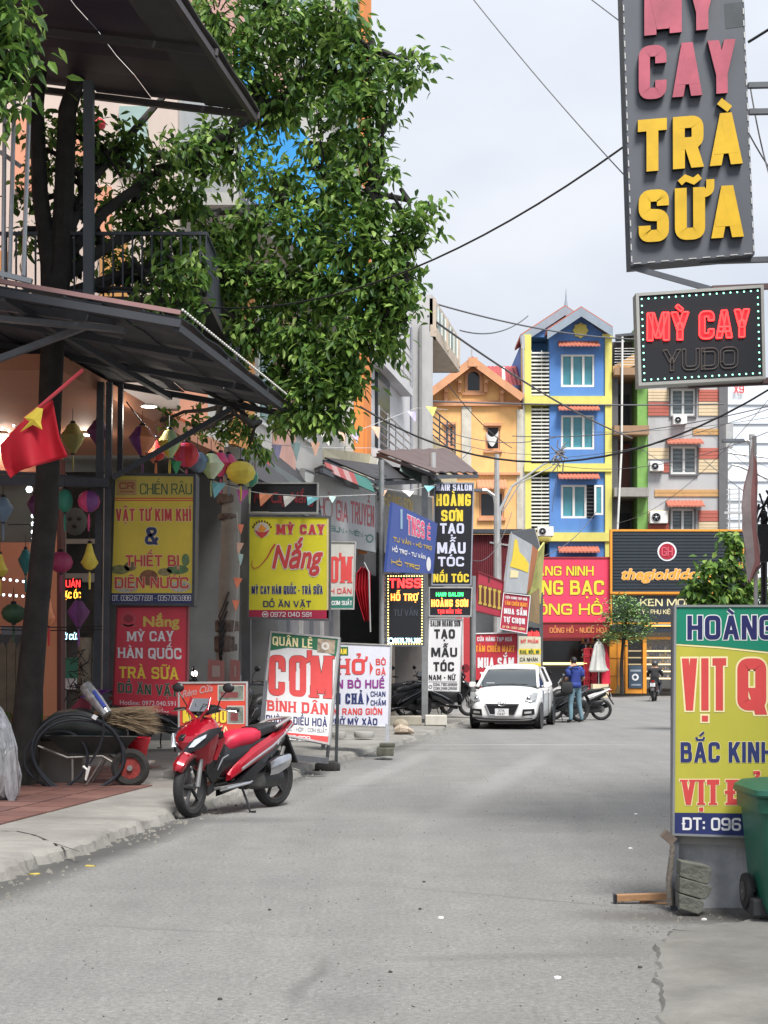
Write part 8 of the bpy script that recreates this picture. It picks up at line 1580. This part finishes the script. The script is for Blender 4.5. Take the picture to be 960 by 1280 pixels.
# ---------------------------------------------------------------- people
skin = K('skin', (.42, .23, .15), .55, 0, .08, 8)
def figure(name, lab, J, E_, rad, cloth, head, hair_m, extra=None):
    """one continuous skinned surface; J joints, E_ edges, rad radii, cloth(z, p)->material index"""
    t = thing(name, lab, 'person', (0, 0, 0)); me = bpy.data.meshes.new('body'); keys = list(J)
    me.from_pydata([J[k] for k in keys], [(keys.index(a), keys.index(b)) for a, b in E_], []); o = bpy.data.objects.new('body_src', me); COL.objects.link(o)
    sk = o.modifiers.new('skin', 'SKIN'); sk.use_smooth_shade = True
    for i, k in enumerate(keys): r_ = rad[k]; me.skin_vertices[0].data[i].radius = r_ if isinstance(r_, tuple) else (r_, r_)
    me.skin_vertices[0].data[0].use_root = True; sb = o.modifiers.new('s', 'SUBSURF'); sb.levels = 2; sb.render_levels = 2
    dg_ = bpy.context.evaluated_depsgraph_get(); ev = o.evaluated_get(dg_); m2 = bpy.data.meshes.new_from_object(ev); bpy.data.objects.remove(o)
    m2.materials.clear(); mats = cloth[0]
    for m_ in mats: m2.materials.append(m_)
    for p in m2.polygons: p.material_index = cloth[1](p.center); p.use_smooth = True
    b = bpy.data.objects.new('body', m2); COL.objects.link(b); b.parent = t; WL[b.name] = V((0, 0, 0)); return t, b
J = dict(pelvis=(0, 0, .93), waist=(0, 0, 1.05), chest=(0, .0, 1.25), neck0=(0, .01, 1.4), neck=(0, .04, 1.47), head=(0, .065, 1.55), top=(0, .08, 1.64),
         shl=(.17, 0, 1.36), ell=(.25, -.02, 1.12), wrl=(.2, .2, 1.0), hal=(.15, .28, 1.03), shr=(-.17, 0, 1.36), elr=(-.25, .02, 1.12), wrr=(-.2, .22, 1.03), har=(-.14, .3, 1.05),
         hpl=(.09, 0, .86), knl=(.13, .01, .48), anl=(.19, -.03, .09), tol=(.2, .13, .035), hpr=(-.09, 0, .86), knr=(-.1, .04, .48), anr=(-.12, .0, .09), tor=(-.12, .16, .035))
Ed = [('pelvis', 'waist'), ('waist', 'chest'), ('chest', 'neck0'), ('neck0', 'neck'), ('neck', 'head'), ('head', 'top'), ('neck0', 'shl'), ('shl', 'ell'), ('ell', 'wrl'), ('wrl', 'hal'), ('neck0', 'shr'), ('shr', 'elr'), ('elr', 'wrr'), ('wrr', 'har'), ('pelvis', 'hpl'), ('hpl', 'knl'), ('knl', 'anl'), ('anl', 'tol'), ('pelvis', 'hpr'), ('hpr', 'knr'), ('knr', 'anr'), ('anr', 'tor')]
Rd = dict(pelvis=(.155, .12), waist=(.15, .115), chest=(.165, .12), neck0=(.12, .09), neck=.052, head=(.078, .092), top=(.06, .07), shl=.075, ell=.046, wrl=.03, hal=.035, shr=.075, elr=.046, wrr=.03, har=.035, hpl=.095, knl=.065, anl=.05, tol=.04, hpr=.095, knr=.065, anr=.05, tor=.04)
jean = K('faded_jeans', (.13, .22, .27), .8, 0, .2, 10); polo = K('royal_blue_polo', (.015, .035, .2), .75, 0, .1, 8); shoe = K('dark_shoe', (.02, .02, .02), .6); hair = K('black_hair', (.01, .009, .008), .6)
def cl1(c):
    if c.z < .085: return 3
    if c.z < .93: return 2 if abs(c.x) < .3 and not (c.y > .12) else 0
    if c.z > 1.425: return 0
    if (abs(c.x) > .12 and c.y > .06) or (abs(c.x) > .19 and c.z < 1.16) : return 0
    return 1
man, mbody = figure('person', 'man in royal blue polo and faded jeans standing by the motorbikes, back turned', J, Ed, Rd, ([skin, polo, jean, shoe], cl1), None, hair)
def head_bits(t, c, yaw, hairm, helmet=None):
    M_ = Matrix.Rotation(yaw, 3, 'Z'); q = lambda x, y, z: c + M_ @ V((x, y, z))
    if not helmet:
        mb = MB(); mb.ball((0, 0, 0), .1, 14, 10, (.82, .95, 1)); mb.v = [q(v.x, v.y - .012, max(v.z, -.055 if v.y < .04 else .02)) for v in mb.v]; mb.build('hair', hairm, t, True)
    mb = MB(); mb.ball(q(0, .1, -.02), .016, 8, 6); mb.build('nose', skin, t, True)
    for s_ in (-1, 1): MB().ball(q(s_ * .079, 0, -.015), .022, 8, 6, (.5, .8, 1.3)).build('ear', skin, t, True); MB().ball(q(s_ * .03, .085, .01), .008, 6, 4).build('eye', S_black, t, True)
    MB().ball(q(0, .088, -.05), .018, 8, 4, (1.2, .4, .4)).build('mouth', K('lip', (.3, .12, .1), .6), t, True)
head_bits(man, V((0, .068, 1.57)), 0, hair)
def fingers(t, w_, dirv, side):
    d_ = V(dirv).normalized(); s_ = d_.cross(V((0, 0, 1))).normalized(); mb = MB()
    for k in range(4):
        b = V(w_) + s_ * (k - 1.5) * .017 + d_ * .02; L1 = (.04, .045, .042, .032)[k]; mb.tube([b, b + d_ * L1 * .6, b + d_ * L1 + V((0, 0, -.02)), b + d_ * L1 * .9 + V((0, 0, -.04))], [.009, .0085, .0075, .006], 6)
    b = V(w_) + s_ * .03 * side; mb.tube([b, b + d_ * .02 + s_ * .02 * side, b + d_ * .045 + s_ * .015 * side], [.01, .009, .007], 6); mb.build('fingers', skin, t, True)
fingers(man, J['hal'], (-.3, .9, 0), 1); fingers(man, J['har'], (.3, .9, 0), -1)
mb = MB()
for sx in (-1, 1): mb.rings([[V((sx * .2 + (.085 if z < 1.25 else .075) * math.cos(a), .0 + .075 * math.sin(a), z + .02 * math.cos(a) * sx)) for a in [k * math.pi / 5 for k in range(10)]] for z in (1.17, 1.25, 1.34)], False)
mb.build('sleeve', polo, man, True, thick=.006)
mb = MB(); mb.rings([[V(((.165 + .01 * math.sin(k * 2)) * math.cos(a), .13 * math.sin(a), z)) for k, a in enumerate([k * math.pi / 8 for k in range(16)])] for z in (.885, .95, 1.02)], False); mb.build('shirt_hem', polo, man, True, thick=.006)
mb = MB(); mb.rings([[V((.062 * math.cos(a), .03 + .062 * math.sin(a), z)) for a in [k * math.pi / 6 for k in range(12)]] for z in (1.42, 1.46)], False); mb.build('collar', polo, man, True, thick=.01)
man.location = (xs(716, 35.0), 34.6, 0); man.rotation_euler = (0, 0, R(28)); man.scale = (.97, .97, .955)
bg2 = thing('shoulder_bag', 'black shoulder bag hanging at the standing man\'s left hip', 'bag', man.location + V((-.26, -.03, .72)))
c = man.location + V((-.2, -.08, .86)); MB().loft([(c.x, c.y, c.z - .16, .1, .05), (c.x, c.y, c.z - .12, .15, .075), (c.x, c.y, c.z + .08, .15, .07), (c.x, c.y, c.z + .13, .12, .04)], 12, .6, axis='z').build('bag_body', K('black_nylon', (.015, .015, .017), .8), bg2, True, bevel=.01)
mb = MB(); mb.tube([c + V((-.12, 0, .1)), c + V((-.03, -.05, .35)), c + V((.14, -.08, .5)), c + V((.3, -.02, .52))], .016, 6); mb.build('strap', K('black_nylon', (.015, .015, .017), .8), bg2)
# rider (local frame facing +y), seated
J2 = dict(pelvis=(0, -.05, .85), waist=(0, -.02, .98), chest=(0, .05, 1.17), neck0=(0, .08, 1.3), neck=(0, .11, 1.37), head=(0, .13, 1.45), top=(0, .14, 1.53), shl=(.18, .07, 1.26), ell=(.3, .17, 1.05), wrl=(.27, .4, 1.02), hal=(.27, .46, 1.02), shr=(-.18, .07, 1.26), elr=(-.3, .17, 1.05), wrr=(-.27, .4, 1.02), har=(-.27, .46, 1.02),
          hpl=(.1, .02, .83), knl=(.2, .4, .72), anl=(.19, .28, .33), tol=(.2, .4, .29), hpr=(-.1, .02, .83), knr=(-.2, .4, .72), anr=(-.19, .28, .33), tor=(-.2, .4, .29))
Rd2 = dict(Rd); Rd2.update(chest=(.19, .14), waist=(.17, .13), neck0=(.14, .1), shl=.09, shr=.09, ell=.06, elr=.06)
jacket = K('black_jacket', (.018, .018, .02), .8, 0, .3, 6); trous = K('dark_trousers', (.03, .035, .045), .8)
rider, rb_ = figure('person', 'rider in a black jacket and dark helmet riding away on the small motorbike', J2, Ed, Rd2, ([skin, jacket, trous, shoe], lambda c: 3 if c.z < .35 else 2 if c.z < .86 else 0 if c.z > 1.34 or c.y > .42 else 1), None, hair)
mb = MB(); mb.ball((0, .12, 1.5), .135, 16, 10, (1, 1.1, 1.0)); mb.v = [V((v.x, v.y, max(v.z, 1.44))) for v in mb.v]; mb.build('helmet', K('helmet_grey', (.05, .05, .055), .3), rider, True); mb = MB(); mb.box(-.09, .09, .23, .3, 1.47, 1.485); mb.build('helmet_visor', S_black, rider)
head_bits(rider, V((0, .125, 1.46)), 0, hair, True); fingers(rider, J2['hal'], (0, 1, -.2), -1); fingers(rider, J2['har'], (0, 1, -.2), 1)
rider.location = gR + V((0, -.05, 0)); rider.rotation_euler = (0, 0, R(75 - 90)); rider.scale = (.97,) * 3

# ---------------------------------------------------------------- wheelbarrow and clutter on the left pavement
dw = 15.4; W = lambda x, y, dd=dw: P(x, y, dd)
wb = thing('wheelbarrow', 'steel wheelbarrow with a thick black tyre parked on the left pavement', 'wheelbarrow', W(110, 985))
wh = W(163, 962, 15.2); wh.z = .2 + .1
mb = MB(); Rw = .205; Mw = Matrix.Rotation(R(90), 3, 'X'); mb.lathe([(Rw - .09, -.04), (Rw - .04, -.055), (Rw - .01, -.04), (Rw, 0), (Rw - .01, .04), (Rw - .04, .055), (Rw - .09, .04)], 26, wh, Mw, ring=True); ty = mb.build('wheel', tyreg, wb, True)
mb = MB(); mb.lathe([(.02, -.03), (.115, -.025), (.115, .025), (.02, .03)], 16, wh, Mw); mb.build('rim', K('rusty_red_rim', (.25, .03, .025), .7, 0, .5, 12), ty, True)
mb = MB(); mb.lathe([(.001, -.05), (.03, -.05), (.03, .05), (.001, .05)], 10, wh, Mw); mb.build('hub', steel, ty)
mb = MB()
for dy in (-.14, .14):
    mb.tube([W(50, 931) + V((0, dy, 0)), W(88, 946) + V((0, dy, 0)), W(131, 944) + V((0, dy, 0)), W(148, 954) + V((0, dy, 0)), W(190, 953) + V((0, dy, 0))], .014, 7)
    mb.tube([W(94, 948) + V((0, dy, 0)), W(94, 975) + V((0, dy, 0)), W(97, 984) + V((0, dy, 0)), W(110, 982) + V((0, dy, 0)), W(131, 948) + V((0, dy, 0))], .012, 6); mb.tube([W(160, 922) + V((0, dy, 0)), W(165, 953) + V((0, dy, 0))], .01, 6)
mb.tube([W(190, 953) + V((0, -.14, 0)), W(190, 953) + V((0, .14, 0))], .014, 6); mb.build('frame', K('worn_tube', (.3, .28, .26), .45, .5, dirt=.5), wb, True)
mb = MB(); q0 = [(70, 932), (150, 928), (165, 921), (60, 921)]; 
top = [W(56, 920, dw - .27), W(172, 921, dw - .27), W(172, 921, dw + .27), W(56, 920, dw + .27)]; bot = [W(85, 942, dw - .15), W(150, 942, dw - .15), W(150, 942, dw + .15), W(85, 942, dw + .15)]
mb.rings([bot, top], False); mb.add(bot, [(0, 1, 2, 3)]); mb.build('tray', K('tray_dark', (.03, .035, .035), .6, .2, .3, 4, dirt=.3), wb, thick=.01)
tub = thing('black_tarp_roll', 'long dark rolled sheet lying across the wheelbarrow', 'rolled sheet', W(100, 925))
mb = MB(); rs = []
for x, y, a in ((46, 921, .03), (52, 914, .1), (70, 907, .15), (100, 904, .17), (130, 909, .15), (152, 915, .1), (160, 918, .04)):
    c = W(x, y, dw - .02); rs.append([c + V((0, a * 1.1 * math.cos(k * math.pi / 7), a * (1 + .12 * math.sin(k * 3)) * math.sin(k * math.pi / 7))) for k in range(14)])
mb.rings(rs); mb.build('sheet_roll', K('dark_grey_tarp', (.028, .036, .036), .45, 0, .2, 4, .3, 8), tub, True)
def hose(cx_, cy, rx, ry, dd, ph, lab, r=.014):
    pts = [P(cx_ + rx * math.cos(a) * (1 + .05 * math.sin(2 * a + ph)), cy + ry * math.sin(a) * (1 + .04 * math.cos(3 * a + ph)), dd + .1 * math.cos(a)) for a in [k * math.pi / 20 for k in range(40)]]
    return pts
hs = thing('black_hose_coil', 'coil of thick black hose looped around the wheelbarrow', 'hose', W(95, 990))
mb = MB()
for k, (a, b, c_, e) in enumerate(((97, 942, 57, 49), (99, 944, 55, 46), (70, 948, 38, 36))): mb.tube(hose(a, b, c_, e, dw - .36 + k * .03, k, ''), .017, 8, closed=True)
mb.tube([W(129, 897, 15.0), W(130, 915, 15.0), W(124, 935, 15.0), W(112, 955, 15.0)], .013, 6)
mb.build('hose', K('hose_black', (.018, .022, .03), .35), hs, True); MB().beam(W(116, 895, 15), W(121, 898, 15), .05, .04).build('white_tape', L_white, hs)
mb = MB(); mb.tube([W(104, 958, 15.02), W(109, 962, 15), W(107, 975, 15), W(112, 958, 15)], .014, 6); tag(mb.build('white_rag', white), 'white rag tied on the wheelbarrow frame', 'rag')
br2 = thing('straw_broom', 'straw broom head lying across the wheelbarrow pointing right', 'broom', W(165, 920))
mb = MB(); rb2 = random.Random(8); o_ = W(134, 897, 15.3)
for k in range(330):
    e = W(rb2.uniform(180, 205), rb2.uniform(882, 920), 15.3) + V((0, rb2.uniform(-.18, .18), 0)); s0 = o_ + V((rb2.uniform(-.02, .08), rb2.uniform(-.06, .06), rb2.uniform(-.1, .1))); mid = s0.lerp(e, .5) + V((0, 0, .01)); sdv = V((0, .0035, .0035)); mb.add([s0 - sdv, s0 + sdv, mid + sdv, e, mid - sdv], [(0, 1, 2, 4), (4, 2, 3)])
mb.build('bristles', K('broom_straw', (.22, .16, .1), .9, 0, .3, 12), br2); MB().tube([W(118, 890, 15.3), W(136, 897, 15.3)], [.02, .045], 8).build('binding', K('broom_wood', (.35, .2, .09), .7), br2)
tb2 = thing('wrapped_roll', 'clear plastic wrapped roll with blue print sticking out of the wheelbarrow', 'roll', W(110, 890))
mb = MB(); mb.tube([W(107, 858, 15.35), W(121, 876, 15.25), W(134, 893, 15.2)], [.07, .075, .06], 12); mb.build('plastic_roll', K('shiny_film', (.4, .41, .42), .15, .3, .6, 10), tb2, True); mb = MB(); mb.tube([W(117, 864, 15.14), W(131, 884, 15.06)], .02, 6); mb.build('blue_print', K('print_blue', (.03, .06, .35), .4), tb2)
mb = MB(); mb.loft([(W(120, 0).x - .1, 15.5, W(0, 872).z, .1, .03), (W(127, 0).x, 15.5, W(0, 862).z, .1, .06)], 8, axis='z'); tag(mb.build('purple_bag', K('purple_plastic', (.12, .03, .2), .4)), 'purple plastic bag behind the wrapped roll', 'bag')
mb = MB(); mb.prism([W(86, 888, 15.4), W(100, 872, 15.4), W(112, 880, 15.4), W(112, 891, 15.4)], (0, .12, 0)); tag(mb.build('red_bag', K('dark_red_cloth', (.17, .01, .03), .7), bevel=.02), 'dark red cloth bag left of the wrapped roll', 'bag')
bk = thing('red_basket', 'bright red plastic basket at the front of the wheelbarrow', 'basket', W(172, 950))
c = W(171, 925, 15.55); mb = MB(); rs = [[c + V((r0 * math.cos(a), r0 * .8 * math.sin(a), z)) for a in [k * math.pi / 9 for k in range(18)]] for r0, z in ((.1, -.2), (.125, -.06), (.14, -.03), (.145, .0), (.15, .0), (.15, .03))]; mb.rings(rs, False); mb.build('basket_wall', K('red_plastic', (.6, .01, .03), .4), bk, True, thick=.006)
lg = thing('cut_log', 'cut pale tree stump post wound with thin dark vines', 'post', P(106, 905, 17)); MB().tube([P(105, 940, 17), P(106, 860, 17), P(107, 797, 17)], [.09, .085, .085], 12).build('log', K('log_grey', (.3, .26, .2), .9, 0, .4, 6, .5), lg, True)
mb = MB(); rl_ = random.Random(2)
for k in range(34):
    a = P(rl_.uniform(94, 114), rl_.uniform(815, 890), 16.85); mb.tube([a, a + V((rl_.uniform(-.12, .05), rl_.uniform(-.1, .05), rl_.uniform(-.12, .1))), a + V((rl_.uniform(-.2, .08), 0, rl_.uniform(-.1, .12)))], .006, 4)
mb.build('vine', black, lg)
# wooden fence boards and plants at left edge
pk = thing('plank_fence', 'old upright wooden planks behind the potted plants', 'fence', P(14, 905, 16.6)); wd = K('old_grey_brown_wood', (.17, .14, .1), .85, 0, .3, 5, .3, 15, dirt=.3)
for i, (a, b, tp) in enumerate(((-16, -4, 808), (-3, 8, 812), (8.6, 19, 806), (19.6, 28.5, 813))):
    MB().prism([P(a, 905, 16.6), P(b, 905, 16.6), P(b, tp, 16.6), P((a + b) / 2, tp - 9, 16.6), P(a, tp, 16.6)], (0, .03, 0)).build('plank', wd, pk)
mb = MB(); mb.tube([P(38, 800, 16.4), P(36, 912, 16.4)], .012, 6); mb.beam(P(45, 800, 16.5), P(46, 915, 16.5), .07); mb.beam(P(2, 788, 16.5), P(30, 788, 16.5), .05, .1); tag(mb.build('fence_rail', greysteel), 'grey rail and posts by the old planks', 'rail')
for i, (px, py, sc_, lab) in enumerate(((12, 905, 1, 'dark potted plant with a red stalk at the left edge'), (30, 910, .9, 'bushy dark potted plant left of the wheelbarrow handles'))):
    pp = thing('potted_plant', lab, 'potted plant', P(px, 960, 15.6)); pb_ = P(px, 962, 15.6); pb_.z = .11; MB().lathe([(.12, 0), (.17, .3), (.185, .31), (.185, .34), (.15, .33)], 16, pb_).build('pot', K('dark_pot', (.03, .03, .03), .7, dirt=.3), pp, True)
    mb = MB()
    for k in range(150): q = pb_ + V((ft.gauss(0, .13), ft.gauss(0, .1), .4 + abs(ft.gauss(0, .16)))); leaf(mb, q, V((ft.gauss(0, 1), ft.gauss(0, 1), ft.gauss(.3, .6))), V((0, 0, 1)), .12, .05, ft.choice((0, 0, 1, 4)))
    mb.build('foliage', leafm, pp)
    if i == 0: MB().tube([pb_ + V((0, 0, .3)), pb_ + V((.06, 0, .6)), P(15, 893, 15.5)], .02, 6).build('red_stalk', K('red_stalk', (.3, .03, .03), .6), pp)
mb = MB(); rs = []
for z, r0 in ((.12, .2), (.16, .27), (.35, .3), (.6, .27), (.8, .22), (.95, .14), (1.06, .05)):
    c = V((xs(-18, 13.6), 13.6, z)); rs.append([c + V((r0 * (1 + .09 * math.sin(k * 2.3 + z * 5) + .07 * (k % 2)) * math.cos(k * math.pi / 24), r0 * (1 + .1 * math.sin(k * 1.1) + .07 * (k % 2)) * math.sin(k * math.pi / 24), .02 * math.sin(k * 1.4))) for k in range(48)])
mb.rings(rs); wpk = mb.build('wrapped_bundle', K('crumpled_clear_film', (.42, .43, .46), .14, .3, .5, 9, .5, 14, trans=.35, stretch=(3, 3, .5)), None, False); tag(wpk, 'bundle wrapped in shiny crumpled clear plastic at the left edge', 'bundle')
mb = MB(); mb.prism([V((xs(4, 13.4), 13.4, zs(945, 13.4))), V((xs(18, 13.4), 13.4, zs(933, 13.4))), V((xs(20, 13.4), 13.4, zs(950, 13.4))), V((xs(23, 13.4), 13.4, zs(990, 13.4))), V((xs(14, 13.4), 13.4, zs(1010, 13.4))), V((xs(6, 13.4), 13.4, zs(990, 13.4)))], (0, .04, 0)); mb.build('film_flap', K('crumpled_clear_film', (.38, .39, .42), .18), wpk, True)
# pavement clutter mid distance
mb = MB(); a = P(458, 897, 29.5); mb.box(xs(488, 31), xs(527, 31), 30.8, 31.2, .1, .3); tag(mb.build('step_kerb', K('pale_step', (.36, .33, .27), .9, dirt=.4), bevel=.02), 'pale concrete step below the LED support sign', 'step')
mb = MB(); mb.box(xs(531, 31), xs(558, 31), 30.7, 31.1, .1, .32); tag(mb.build('polystyrene_box', K('dirty_white', (.5, .48, .43), .9, dirt=.3), bevel=.02), 'dirty white slab lying at the foot of the steel pole', 'slab')
mb = MB(); mb.loft([(xs(493, 27), 27, .16, .1, .06), (xs(500, 27), 27, .19, .16, .1), (xs(510, 27), 27, .17, .12, .07), (xs(517, 27), 26.8, .14, .05, .03)], 9, .9); tag(mb.build('crumpled_sack', K('tan_sack', (.4, .33, .26), .9, 0, .3, 8, .5), None, True), 'crumpled tan sack on the pavement edge right of the noodle soup board', 'sack')
mb = MB(); mb.ball((xs(501, 28.5), 28.5, .2), .16, 10, 6, (1, .8, .8)); tag(mb.build('stone', K('tan_stone', (.3, .26, .2), .95, 0, .3, 6, .5), None, True), 'tan stone behind the crumpled sack', 'stone')
for i, (x, w_) in enumerate(((423, 20), (455, 26))):
    mb = MB(); c = V((xs(x, 25), 25, .13)); mb.lathe([(w_ / 2 * 25 / F * .9, 0), (w_ / 2 * 25 / F, .05), (w_ / 2 * 25 / F * .95, .1), (w_ / 2 * 25 / F * .6, .1)], 18, c); tag(mb.build('round_base', K('pale_grey_base', (.35, .35, .33), .8, dirt=.3), None, True), ['left', 'right'][i] + ' one of two round grey bases under the noodle soup board', 'base')
